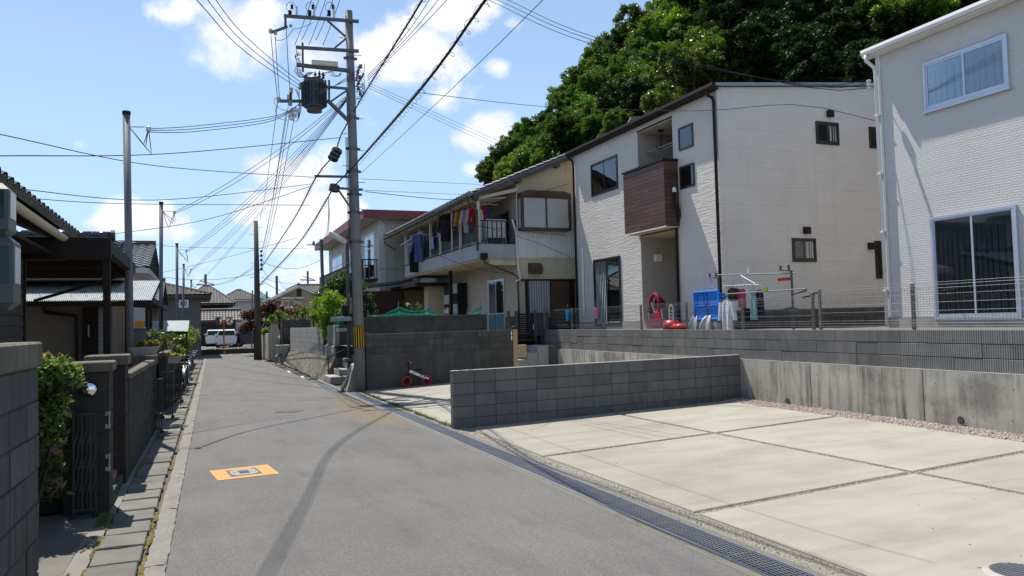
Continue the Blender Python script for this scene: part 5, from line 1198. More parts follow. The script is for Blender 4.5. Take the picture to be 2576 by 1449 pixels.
def blob_clumps(c, R, n, cr, per, seed, squash=.8, shell=.55):
    r_ = random.Random(seed); out_ = []
    for _ in range(n):
        v = Vector((r_.gauss(0, 1), r_.gauss(0, 1), r_.gauss(0, 1))).normalized()*(shell+(1-shell)*r_.random())
        out_.append((c[0]+v.x*R[0], c[1]+v.y*R[1], c[2]+v.z*R[2], cr*r_.uniform(.7, 1.3), per))
    return out_
def stems(mb, base, tops, r0, r1, seed, wob=.05):
    r_ = random.Random(seed); b = Vector(base)
    for tp in tops:
        tp = Vector(tp); pts = []
        for k in range(6):
            t = k/5; p = b.lerp(tp, t); p += Vector((r_.gauss(0, wob), r_.gauss(0, wob), 0))*math.sin(t*3.1); pts.append(p)
        mb.tube(pts, [r0+(r1-r0)*k/5 for k in range(6)], 6)
def shrub(name, label, cat, base, clumps, leafm, size, seed, stem_to=None, sr=(.02, .008), group=None, aspect=.45, up=.6, **kw):
    rt_ = thing(name, label, cat, base, group=group)
    mb = MB(); r_ = random.Random(seed)
    tops = stem_to or [(c[0], c[1], c[2]) for c in r_.sample(clumps, min(5, len(clumps)))]
    stems(mb, base, tops, sr[0], sr[1], seed); mb.build('stem', M['bark'], rt_)
    leaves('foliage', leafm, clumps, size, seed, rt_, aspect, up); return rt_
# =================================================================== LEFT SIDE: garden walls
RL = math.radians(90)-.0145
def left_wall(name, label, y0, y1, rows, mat='block_mossy', cap=None, z0=0.0, t=.14, bl=.40, bh=.2, seed=1, capo=.02):
    r = thing(name, label, 'wall', (wx(y0), y0, z0), RL); L = (y1-y0)
    block_wall(r, L, 0, rows, t=t, bl=bl, bh=bh, mat=mat, seed=seed, bottom=-.1)
    if cap:
        mb = MB(); k = 0; x = 0
        while x < L-.05:
            x1 = min(x+.6, L); m2 = MB(); m2.box((x+.003, -capo, rows*bh), (x1-.003, t+capo, rows*bh+cap), ch=.012); m2.build('cap_stone', M['conc_mossy'], r, W=False); x = x1
    return r
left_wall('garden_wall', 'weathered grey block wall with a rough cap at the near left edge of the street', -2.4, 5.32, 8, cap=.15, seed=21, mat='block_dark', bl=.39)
M['hinge'] = std('pale_hinge_paint', (.36, .36, .33), .5, var=.15, scale=10)
def hinge(label, x, y, z, h=.17):
    r = thing('gate_hinge', label, 'hinge', (x, y, z), group='pale metal hinges on the gate pillars')
    mb = MB(); mb.tube([(x, y, z), (x, y, z+h)], .006, 8); mb.build('pin', M['hinge'], r)
    for q in (0, h-.045): 
        mb = MB(); mb.box((x-.035, y+.012, z+q), (x+.008, y+.02, z+q+.04)); mb.lathe([(.010, 0), (.010, .045)], (x, y, z+q), 10); mb.build('bracket', M['hinge'], r)
    return r
def pillar(label, y0, y1, w, rows, cap, mat='block_mossy', capm='conc_mossy', dx0=0.0):
    x1 = wx((y0+y1)/2)+dx0; r = thing('gate_pillar', label, 'pillar', (x1-w/2, (y0+y1)/2, 0))
    mb = MB(); mb.box((x1-w+.01, y0+.01, -.1), (x1-.01, y1-.01, rows*.2-.005)); mb.build('pillar_core', M['mortar'], r)
    for k in range(rows):
        mb = MB(); mb.box((x1-w, y0, k*.2+.003), (x1, y1, k*.2+.197), ch=.008); mb.build('concrete_block', M[mat], r)
    mb = MB(); mb.box((x1-w-.03, y0-.03, rows*.2), (x1+.03, y1+.03, rows*.2+cap), ch=.012); mb.build('cap_stone', M[capm], r)
    return r
pillar('dark block gate pillar carrying the small round mirror', 8.62, 9.0, .40, 7, .10)
pillar('dark block pillar beside the red brick entrance step', 10.15, 10.55, .40, 7, .12)
pillar('dark block pillar under the long flower trough', 15.0, 15.5, .45, 6, .16)
hinge('lower pale hinge on the mirror pillar', wx(8.6)+.005, 8.60, .42); hinge('upper pale hinge on the mirror pillar', wx(8.6)+.005, 8.60, .84)
hinge('lower pale hinge on the near end of the garden wall', wx(4.9)+.01, 4.89, .62, .15) if False else None
mr_ = thing('round_mirror', 'small round convex mirror fixed to the dark gate pillar', 'mirror', (-1.01, 8.58, 1.235))
mb = MB(); mb.lathe([(.070, 0), (.070, .02), (.062, .03)], (0, 0, 0), 24, axis='y'); mb.build('mirror_back', M['black'], mr_, W=False)
mb = MB(); K = 24
prof = [(.066*math.sin(a), -.004-.022*(math.cos(a)-math.cos(1.0))/(1-math.cos(1.0))) for a in (1.57, 1.3, 1.0, .8, .6, .4, .2, .02)]
mb.lathe([(.066*math.sin(a)/math.sin(1.0) if a <= 1 else .066, -.003-.024*(math.cos(a)-math.cos(1.0))/(1-math.cos(1.0))) for a in (1.0, .85, .7, .55, .4, .2, .02)], (0, 0, 0), 32, axis='y'); mb.build('mirror_face', M['mirror'], mr_, W=False, smooth=True)
mr_.rotation_euler = (0, 0, .14)
def accordion(label, x, y, n, h, rz=0.0, mat='black_metal'):
    r = thing('folding_gate', label, 'gate', (x, y, 0), rz, group='black folding gates pushed open along the garden walls')
    for k in range(n):
        mb = MB(); xx = .036*k; yy = (.022 if k % 2 else -.022); mb.box((xx-.009, yy-.012, .07), (xx+.009, yy+.012, h)); mb.build('upright', M[mat], r, W=False)
    mb = MB()
    for z in (.22, .45, .68):
        for k in range(n-1): mb.bar((.036*k, -.03, z), (.036*(k+1), -.03, z+.16), .006, .016); mb.bar((.036*k, .03, z+.16), (.036*(k+1), .03, z), .006, .016)
    mb.build('lattice', M[mat], r, W=False)
    for zr_ in (.09, h*.5, h): mb = MB(); mb.box((-.012, -.04, zr_), (.036*(n-1)+.012, .04, zr_+.025)); mb.build('rail', M[mat], r, W=False)
    for xx in (0, .036*(n-1)):
        mb = MB(); mb.lathe([(.03, -.012), (.035, -.008), (.035, .008), (.03, .012)], (xx, 0, .037), 12, axis='y'); mb.build('caster', M['rubber'], r, W=False)
    return r
accordion('black folding gate standing open beside the mirror pillar', wx(8.5)-.28, 8.46, 6, 1.0)
accordion('black folding gate folded against the long garden wall, before the flower trough', wx(14.8)-.05, 14.7, 6, .93)
accordion('black folding gate with small wheels just beyond the flower trough', wx(17)+.02, 17.1, 6, .93)
accordion('farthest black folding gate beside the parked bicycles', wx(20.9)+.1, 20.85, 5, .79)
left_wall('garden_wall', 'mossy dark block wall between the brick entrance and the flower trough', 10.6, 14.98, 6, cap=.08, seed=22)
# brick entrance step
stp = thing('brick_step', 'red brick entrance step between the two dark pillars', 'step', (wx(9.6)-.3, 9.6, 0))
mb = MB(); mb.box((wx(9.6)-1.4, 9.03, -.02), (wx(9.6)-.02, 10.12, .13)); mb.build('step_core', M['mortar'], stp)
mb = MB(); mb.box((.004, .004, 0), (.206, .098, .06), ch=.005); bk = mb.mesh('brick', M['terracotta'])
for i in range(6):
    for j in range(10): piece('brick', bk, stp, (-1.06+.215*i-.0+.3-.3+.0, -.53+.107*j, .125))
# yard seen through the opened gate: back wall, brick ledge, planter tray
yb = thing('planter_ledge', 'sunlit pink brick ledge in the dark yard behind the opened gate', 'planter', (-2.2, 10.2, 0))
mb = MB(); mb.box((-4.2, 9.9, 0), (-1.28, 10.5, .40)); mb.build('ledge_body', M['conc_dark'], yb)
for k in range(13):
    mb = MB(); mb.box((-4.2+.225*k+.004, 9.88, .40), (-4.2+.225*(k+1)-.004, 10.5, .445), ch=.006); mb.build('brick', M['terracotta'], yb)
tr = thing('planter_tray', 'dark tapered tray on thin red legs behind the shrub', 'tray', (-1.75, 9.6, 0))
mb = MB(); mb.prism([(-2.05, 9.45, .72), (-1.45, 9.45, .72), (-1.55, 9.45, .50), (-1.95, 9.45, .50)], (0, .4, 0)); mb.build('tray', M['black_metal'], tr)
mb = MB(); mb.tube([(-1.95, 9.5, .5), (-2.15, 9.4, 0)], .014); mb.tube([(-1.6, 9.5, .5), (-1.5, 9.4, 0)], .014); mb.build('leg', M['red_fascia'], tr)
# the bright shrub over the near gate
cl = blob_clumps((-1.30, 8.15, 1.42), (.27, .3, .14), 80, .085, 44, 31)+blob_clumps((-1.36, 8.2, 1.05), (.2, .25, .3), 40, .1, 34, 37)
shrub('garden_shrub', 'bright variegated shrub spilling between the near wall and the mirror pillar', 'shrub', (-1.45, 8.3, 0.02), cl, M['leaf_shrub'], .042, 32, aspect=.42, up=.9)
cl = blob_clumps((-1.52, 8.45, .75), (.32, .3, .62), 60, .15, 44, 33)
shrub('garden_shrub', 'dark leafy shrub in the shade under the bright variegated one', 'shrub', (-1.6, 8.6, 0.02), cl, M['leaf_garden'], .04, 34, aspect=.4)
o_ = shrub('garden_shrub', 'orange young shoots at the top of the bright variegated shrub', 'shrub', (-1.36, 8.25, .9), blob_clumps((-1.20, 8.2, 1.60), (.13, .08, .035), 4, .03, 8, 35), M['leaf_orange'], .032, 36, aspect=.3)
# yard back wall and fill behind
yw = thing('yard_wall', 'dark block wall at the back of the left yard', 'wall', (-5, 11, 0))
mb = MB(); mb.box((-8, 10.9, 0), (-2.42, 11.05, 1.2)); mb.build('wall_body', M['conc_dark'], yw)
# further walls, gates, plants along the left
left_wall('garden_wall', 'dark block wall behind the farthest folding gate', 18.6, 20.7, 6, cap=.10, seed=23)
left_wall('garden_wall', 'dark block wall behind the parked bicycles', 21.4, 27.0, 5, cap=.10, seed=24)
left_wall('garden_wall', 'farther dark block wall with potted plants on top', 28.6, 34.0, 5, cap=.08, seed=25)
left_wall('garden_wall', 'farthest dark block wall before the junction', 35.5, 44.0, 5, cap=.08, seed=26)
pillar('dark pillar carrying the pink flower bowl', 20.75, 21.2, .45, 6, .12)
pillar('dark pillar at the far end of the bicycles', 27.1, 27.5, .4, 6, .1)
pillar('small dark pillar before the gap with the carport roof', 34.1, 34.5, .4, 5, .1)
def trough(label, name, c, L, w, h, fl=.75, rz=0):
    r = thing(name, label, 'planter', c, rz)
    mb = MB(); a, b = L/2, w/2
    vs = [(-a*fl, -b*fl, 0), (a*fl, -b*fl, 0), (a*fl, b*fl, 0), (-a*fl, b*fl, 0), (-a, -b, h), (a, -b, h), (a, b, h), (-a, b, h), (-a+.02, -b+.02, h), (a-.02, -b+.02, h), (a-.02, b-.02, h), (-a+.02, b-.02, h), (-a+.03, -b+.03, h-.04), (a-.03, -b+.03, h-.04), (a-.03, b-.03, h-.04), (-a+.03, b-.03, h-.04)]
    fs = [(3, 2, 1, 0)]+[(k*4+i, k*4+(i+1) % 4, k*4+4+(i+1) % 4, k*4+4+i) for k in range(3) for i in range(4)]; mb.add(vs, fs); mb.build('trough_body', M['conc_light'], r, W=False)
    mb = MB(); mb.add([(-a+.03, -b+.03, h-.03), (a-.03, -b+.03, h-.03), (a-.03, b-.03, h-.03), (-a+.03, b-.03, h-.03)], [(0, 1, 2, 3)]); mb.build('soil', M['soil'], r, W=False); return r
tx = wx(15.25)-.12
trough('long pale flower trough on top of the dark pillar', 'flower_trough', (tx-.06, 15.25, 1.36), .50, .24, .15)
shrub('potted_plant', 'yellowing leafy plant growing in the long pale trough', 'plant', (tx, 15.25, 1.5), blob_clumps((tx-.02, 15.25, 1.56), (.26, .08, .06), 26, .05, 18, 41), M['leaf_orange'], .028, 42)
shrub('potted_plant', 'taller green and red leafed plant behind the pale trough', 'plant', (tx, 16.2, .8), blob_clumps((wx(16)-.03, 16.2, 1.62), (.30, .3, .22), 34, .09, 30, 43), M['leaf_garden'], .035, 44)
trough('shallow stone bowl on the second dark pillar', 'flower_bowl', (wx(21)-.17, 21.0, 1.32), .5, .36, .12)
shrub('potted_plant', 'pink flowers in the shallow stone bowl', 'flowers', (wx(21)-.12, 21.0, 1.42), blob_clumps((wx(21)-.12, 21.0, 1.47), (.14, .12, .06), 16, .04, 20, 45), M['flower_pink'], .022, 46)
trough('small clay pot of yellow flowers before the black gate', 'flower_pot', (wx(19.5)+.12, 19.6, 1.02), .34, .26, .16)
shrub('potted_plant', 'yellow-green flowers in the small clay pot', 'flowers', (wx(19.5)+.12, 19.6, 1.16), blob_clumps((wx(19.5)+.12, 19.6, 1.22), (.17, .12, .05), 16, .05, 18, 47), M['leaf_orange'], .03, 48)
pst = thing('pot_stand', 'thin iron stand carrying the small clay pot', 'stand', (wx(19.5)+.12, 19.6, 0))
mb = MB(); 
for a in (0, 2.1, 4.2): mb.tube([(wx(19.5)+.12+.1*math.cos(a), 19.6+.1*math.sin(a), 1.02), (wx(19.5)+.12+.14*math.cos(a), 19.6+.14*math.sin(a), 0)], .012)
mb.build('legs', M['black_metal'], pst)
for k, (y_, R_, z_, h_, lb) in enumerate(((24.0, .35, 1.45, 0, 'low green shrub behind the bicycle wall'), (27.5, .4, 1.6, 0, 'small leafy tree over the far dark pillar'), (31.0, .45, 1.5, 0, 'bushy green shrub on the farther block wall'), (34.5, .5, 1.7, 0, 'tall bright green shrub beside the grey carport roof'), (38.5, .5, 1.9, 0, 'tall green shrub before the dark house at the junction'), (43.0, .6, 1.8, 0, 'last green shrub on the left before the junction'))):
    cl = blob_clumps((wx(y_)-.12, y_, z_-.35), (R_*.8, R_, R_*1.0), 40, .14, 26, 50+k); shrub('garden_shrub', lb, 'shrub', (wx(y_)-.12, y_, .1), cl, M[('leaf_garden', 'leaf_shrub', 'leaf_garden', 'leaf_fresh', 'leaf_garden', 'leaf_garden')[k]], .05, 60+k)
# bicycles
def bicycle(loc, rz, label, lean=.08, frame='steel_dark'):
    r = thing('bicycle', label, 'bicycle', loc, rz, group='bicycles parked along the dark wall')
    for x in (0, 1.05):
        mb = MB(); wheel(mb, (x, 0, .33), .30, .02, 24); w = mb.build('wheel', M['rubber'], r, W=False)
        mb = MB(); wheel(mb, (x, 0, .33), .275, .008, 24)
        for k in range(9): a = k*.698; mb.tube([(x, 0, .33), (x+.275*math.cos(a), 0, .33+.275*math.sin(a))], .003, 3)
        mb.build('rim', M['alu'], w, W=False)
        mb = MB(); mb.sheet(lambda a, b, x=x: (x+.335*math.cos(.2+a*2.3), -.03+.06*b, .33+.335*math.sin(.2+a*2.3)), 10, 1); mb.build('mudguard', M['steel'], r, W=False)
    mb = MB(); bb = (.60, 0, .30); hd = (.16, 0, .78); st_ = (.78, 0, .80)
    for p, q in ((bb, (.15, 0, .68)), (bb, st_), ((1.05, 0, .33), bb), ((1.05, 0, .33), (.74, 0, .66)), ((0, 0, .33), (.15, 0, .70)), ((.15, 0, .68), (.17, 0, .98)), ((.70, 0, .55), (.155, 0, .73))): mb.tube([p, q], .016, 6)
    mb.build('frame', M[frame], r, W=False)
    mb = MB(); mb.tube([(.36, -.27, .98), (.22, -.22, 1.02), (.16, 0, .98), (.22, .22, 1.02), (.36, .27, .98)], .012, 6); mb.build('handlebar', M['alu'], r, W=False)
    mb = MB(); mb.prism([(.66, -.03, .86), (.66, .03, .86), (.95, .10, .88), (.95, -.10, .88)], (0, 0, .05)); mb.build('saddle', M['black'], r, W=False)
    mb = MB()
    for z in (.68, .78, .88): mb.tube([(-.30, -.16, z), (-.30, .16, z), (.02, .16, z), (.02, -.16, z), (-.30, -.16, z)], .006, 4)
    for x in (-.3, -.2, -.1, 0.02):
        for s in (-.16, .16): mb.tube([(x, s, .66), (x, s, .89)], .004, 4)
    mb.build('basket', M['steel'], r, W=False); return r
b0 = bicycle((wx(23)+.22, 25.4, .015), math.radians(-91), 'silver and purple city bicycle parked nearest, its rear wheel toward the camera')
for k, (y_, dx_, lb) in enumerate(((27.6, .20, 'second city bicycle parked behind the nearest one'), (30.2, .16, 'farthest bicycle along the left wall'))): dup(b0, (wx(y_)+dx_, y_, .015), math.radians(-95+6*k), lb)
# =================================================================== LEFT HOUSES
L1 = thing('tiled_house', 'dark sided house with black glazed tiles and a beige gutter at the near left', 'house', (-4, 9, 0))
HX = -2.3; HE = -1.8; HYF = 12.6
mb = MB(); mb.box((-9, 5, 0), (HX-.012, HYF-.01, 3.1)); mb.build('wall', M['pole_wood'], L1)
M['dark_siding'] = std('grey_brown_siding', (.075, .069, .062), .8, var=.12, scale=3, streak=.3, scol=(.06, .055, .05), rand=.08)
z_ = .3
while z_ < 3.0:
    mb = MB(); mb.prism([(HX-.012, 5, z_), (HX+.014, 5, z_), (HX+.002, 5, z_+.142), (HX-.012, 5, z_+.142)], (0, HYF-5, 0)); mb.build('siding_board', M['dark_siding'], L1); z_ += .146
mb = MB(); mb.box((HX-.06, HYF-.07, .2), (HX+.03, HYF+.02, 3.1)); mb.build('corner_post', M['brown_metal'], L1)
ez = 3.20; up = Vector((-4.2, 0, 1.9))
mb = MB(); mb.prism([(HE+.05, 4, ez-.06), (HE+.05+up.x, 4, ez-.06+up.z), (HE+.05+up.x, 4, ez-.16+up.z), (HE+.05, 4, ez-.14)], (0, HYF+.45-4, 0)); mb.build('roof_board', M['brown_metal'], L1)
mb = MB(); mb.box((HX-.1, 4.5, ez-.34), (HE-.04, HYF+.4, ez-.30)); mb.build('eave_soffit', M['brown_metal'], L1)
mb = MB(); gutter_mesh(mb, (HE+.08, 4, ez-.08), (HE+.08, HYF+.5, ez-.10), .062); mb.build('gutter', M['cream'], L1)
mb = MB(); K = 8; mb.sheet(lambda a, b: (-.28*b, .275*a-.01, .055*math.sin(a*math.pi)+.035*(1-b)+.02), K, 2); mb.sheet(lambda a, b: (0, .275*a-.01, (.055*math.sin(a*math.pi)+.055)*b-.02), K, 1)
t1 = mb.mesh('roof_tile', M['tile_black'], smooth=False); sl_ = math.atan(up.z/-up.x)
for r_i in range(6):
    y_ = 5.0
    while y_ < HYF+.35:
        d = r_i*.26; piece('roof_tile', t1, L1, (HE+.10-d*math.cos(sl_)+4, y_-9, ez+.01+d*math.sin(sl_)), (0, sl_, 0)); y_ += .268
# service pole with meter boxes just at the frame edge
smp = thing('meter_pole', 'thin pole with grey electricity meter boxes at the left edge', 'meter post', (-1.62, 6.7, 0))
mb = MB(); mb.tube([(-1.62, 6.7, 0), (-1.62, 6.7, 4.2)], .06, 10); mb.build('pole', M['pole_steel'], smp)
M['meter_grey'] = std('meter_box_grey', (.09, .105, .105), .45, var=.08)
for (z_, h_, x0_) in ((2.52, .40, -1.30), (1.98, .55, -1.27)):
    mb = MB(); mb.box((-1.58, 6.60, z_), (x0_, 6.86, z_+h_), ch=.05); b_ = mb.build('meter_box', M['meter_grey'], smp)
    mb = MB(); mb.box((x0_-.002, 6.64, z_+h_*.35), (x0_+.006, 6.82, z_+h_*.85)); mb.build('meter_window_and_glare', M['frost'], b_)  # pale side patch stands in for a light reflection
    mb = MB(); mb.box((x0_-.17, 6.592, z_+h_*.35), (x0_-.03, 6.599, z_+h_*.85)); mb.build('meter_window_and_glare', M['car_glass'], b_)
# carport
CPX = -1.2
cp = thing('carport', 'dark brown metal carport with brown panels in front of the tiled house', 'carport', (-2.5, 13.5, 0))
Zc = 3.06; cy0, cy1 = 11.95, 16.4
mb = MB(); mb.box((-4.6, cy0, Zc-.26), (CPX+.06, cy0+.09, Zc+.04)); mb.build('front_beam', M['brown_metal'], cp)
mb = MB(); mb.box((CPX-.05, cy0+.09, Zc-.17), (CPX+.06, cy1, Zc+.02)); mb.build('side_beam', M['brown_metal'], cp)
mb = MB(); mb.box((-4.6, cy1-.08, Zc-.25), (CPX-.05, cy1, Zc)); mb.build('rear_beam', M['brown_metal'], cp)
for y_ in (13.35, 14.85):
    mb = MB(); mb.box((-4.6, y_, Zc-.16), (CPX-.05, y_+.06, Zc-.02)); mb.build('cross_beam', M['brown_metal'], cp)
mpoly, t_, b_, o_ = base_mat('bronze_polycarbonate'); 
tr_ = N(t_, 'ShaderNodeBsdfTranslucent'); tr_.inputs[0].default_value = (.42, .30, .2, 1); dfx = N(t_, 'ShaderNodeMixShader', n0=.5); LK(t_, b_.outputs[0], dfx.inputs[1]); LK(t_, tr_.outputs[0], dfx.inputs[2]); LK(t_, dfx.outputs[0], o_.inputs['Surface']); b_.inputs['Base Color'].default_value = (.12, .09, .07, 1)
for k in range(6):
    mb = MB(); mb.box((CPX-.06-.56*k-.54, cy0+.1, Zc-.005), (CPX-.06-.56*k, cy1-.09, Zc+.004)); mb.build('roof_panel', mpoly, cp)
for (y_) in (12.0, 15.35):
    mb = MB(); mb.box((CPX-.045, y_, 0), (CPX+.045, y_+.09, Zc-.171)); mb.build('post', M['brown_metal'], cp)
q0, q1 = ony(85, 757, 15.3), ony(316, 690, 15.3)
mb = MB(); mb.bar(q0, q1, .04, .05); mb.build('brace', M['brown_metal'], cp)
# service poles
PT = [(15.2, 313, 280, .062), (25.0, 400.5, 508, .055), (35.0, 440, 612, .055), (45.0, 457, 664, .055), (55.0, 476, 704, .055)]
POLES = []
for k, (y_, u, v, r) in enumerate(PT):
    tp = ony(u+5, v, y_); bx_ = ony((330, 403, 445, 459, 477)[k], (880, 800, 800, 800, 800)[k], y_).x
    o = thing('service_pole', ('grey steel service pole nearest, rising behind the carport post', 'second grey steel service pole, rising from the leafy planter', 'third grey steel service pole, behind the pink flowers', 'fourth grey steel service pole before the dark far house', 'farthest and shortest grey steel service pole on the left')[k], 'utility pole', (bx_, y_, 0), group='steel service poles along the left side')
    mb = MB(); mb.tube([(bx_, y_, 0), (tp.x, y_, tp.z-.06)], r, 12); mb.build('pole', M['pole_steel'], o, smooth=True)
    mb = MB(); mb.tube([(tp.x, y_, tp.z-.06), (tp.x, y_, tp.z)], r+.008, 12); mb.build('cap', M['black'], o)
    mb = MB(); mb.tube([(tp.x, y_, tp.z-.28), (tp.x+.3, y_-.03, tp.z-.27)], .012); mb.lathe([(.02, -.05), (.045, -.03), (.045, .03), (.02, .05)], (tp.x+.36, y_-.03, tp.z-.30), 10); mb.build('wire_bracket', M['porcelain'], o)
    mb = MB(); r_ = random.Random(k)
    for q in range(3):
        e = Vector((tp.x+.36, y_-.03, tp.z-.3)); s_ = Vector((tp.x+.05, y_-.05, tp.z-.3)); mid = (e+s_)/2+Vector((r_.uniform(-.05, .25), 0, -r_.uniform(.2, .55))); mb.tube([s_.lerp(mid, t*2) if t <= .5 else mid.lerp(e, t*2-1) for t in (0, .25, .4, .5, .6, .75, 1)], .007, 4)
    mb.build('drip_loops', M['black'], o)
    POLES.append(Vector((tp.x+.36, y_-.03, tp.z-.3)))
ub = thing('meter_box', 'grey rounded meter box at the foot of the nearest service pole', 'meter box', (-1.05, 15.9, 1.35))
mb = MB(); mb.box((-1.19, 15.8, 1.36), (-.93, 16.0, 1.84), ch=.035); mb.build('casing', M['meter_grey'], ub)
mb = MB(); mb.box((-1.19, 15.8, 1.842), (-.93, 16.0, 1.855)); mb.build('lid', M['frost'], ub)
# grey tin lean-to roof
tinr = thing('lean_to', 'grey corrugated metal lean-to roof behind the carport', 'lean-to', (-2, 17.5, 0))
A0, A1, B0, B1 = ony(40, 710, 18.4), ony(403, 708, 18.4), ony(40, 757, 16.8), ony(381, 757, 16.8)
for k in range(6):
    a, b = k/6, (k+1)/6; mb = MB(); n = 11
    def f(p, q): 
        s = a+(b-a)*p; top = A0.lerp(A1, s); bot = B0.lerp(B1, s); v = bot.lerp(top, q); return (v.x, v.y-.0, v.z+.010*math.sin(p*n*6.283)+.004*k)
    mb.sheet(f, n*6, 1); mb.build('corrugated_sheet', M['tin'], tinr, smooth=True)
mb = MB(); mb.bar(B0+Vector((0, .03, -.06)), B1+Vector((0, .03, -.06)), .05, .09); mb.bar(A0+Vector((0, 0, -.06)), A1+Vector((0, 0, -.06)), .05, .09); mb.bar(B1+Vector((-.03, .03, -.045)), A1+Vector((-.03, 0, -.045)), .05, .08); mb.build('rafters', M['brown_metal'], tinr)
mb = MB(); mb.box((B1.x-.12, 16.9, 0), (B1.x-.06, 16.96, B1.z-.06)); mb.box((-3.4, 16.9, 0), (-3.34, 16.96, B1.z-.06)); mb.build('post', M['brown_metal'], tinr)
mb = MB(); r_ = random.Random(2)
for i in range(9):
    for j in (.2, .5, .8):
        s = (i+.5)/9; v = B0.lerp(B1, s).lerp(A0.lerp(A1, s), j); mb.lathe([(.018, 0), (.010, .014)], (v.x, v.y, v.z+.014), 6)
mb.build('screw_caps', M['alu'], tinr)
# house with the white-glinting tiles behind the carport
L2 = thing('tiled_house', 'beige rendered house with glinting grey tiles behind the carport', 'house', (-4, 19, 0))
wy = 18.6
M['stucco_shade'] = std('shade_toned_render', (.19, .172, .145), .92, var=.12, scale=2)  # beige render darkened to stand in for the deep shade on this wall
mb = MB(); mb.box((-9, wy, 0), (-1.75, 24.4, 2.95)); mb.build('wall', M['stucco_shade'], L2)
w0 = ony(750*.2778+0, 860, wy)
def K1(x, y): return (x/2.4146*.6708, (700+y/2.4146)*.6708)
d0, d1 = ony(*K1(752, 1090), wy), ony(*K1(890, 1090), wy)
mb = MB(); mb.box((d0.x, wy-.06, 0), (d1.x, wy-.002, d0.z)); dr_ = mb.build('front_door', M['brown_metal'], L2)
mb = MB(); mb.box((d0.x+.1, wy-.09, 1.7), (d0.x+.125, wy-.061, 1.95)); mb.build('handle', M['alu'], dr_)
s0, s1_ = ony(*K1(892, 1060), wy), ony(*K1(985, 1060), wy)
for k in range(20):
    mb = MB(); mb.box((s0.x, wy-.05, .3+.1*k), (s1_.x, wy-.003, .392+.1*k)); mb.build('shutter_slat', M['tin'], L2)
mb = MB(); pp = [ony(*K1(x, y), wy-.08) for x, y in ((330, 1000), (400, 1075), (405, 1135), (690, 1172), (695, 1449))]; pp.append(Vector((pp[-1].x, pp[-1].y, 0))); mb.tube(pp, .04, 8); mb.build('downpipe', M['brown_metal'], L2)
e0, e1 = Vector((-8, wy-.9, 3.10)), Vector((-1.45, wy-.9, 3.10)); upv = Vector((0, 3.3, .88))
tile_roof(e0, e1, upv, 11, 24, .05).build('roof_tiles', M['tile_black'], L2, kind='stuff')
mb = MB(); mb.prism([e0+Vector((0, .02, -.12)), e0+upv+Vector((0, 0, -.12)), e0+upv+Vector((0, 0, .0)), e0+Vector((0, .02, 0))], (6.5, 0, 0)); mb.build('roof_board', M['brown_metal'], L2)
mb = MB(); gutter_mesh(mb, e0+Vector((0, -.05, -.05)), e1+Vector((0, -.05, -.05)), .06); mb.build('gutter', M['cream'], L2)
mb = MB(); mb.box((-8, wy-.85, 2.86), (-1.5, wy, 2.90)); mb.build('eave_soffit', M['stucco_shade'], L2)
rg = e0+upv; 
for k in range(14):
    mb = MB(); mb.tube([(-8+.43*k, rg.y, rg.z+.16), (-8+.43*(k+1)-.012, rg.y, rg.z+.16)], .10, 10); mb.build('ridge_tile', M['tile_black'], L2, smooth=True)
mb = MB(); mb.box((-8, rg.y-.10, rg.z-.05), (-1.99, rg.y+.10, rg.z+.12)); mb.build('ridge_base', M['tile_black'], L2)
mb = MB(); mb.lathe([(.15, -.04), (.15, .04), (.08, .06)], (-1.96, rg.y, rg.z+.15), 12, axis='x'); mb.build('ridge_end_tile', M['tile_black'], L2)
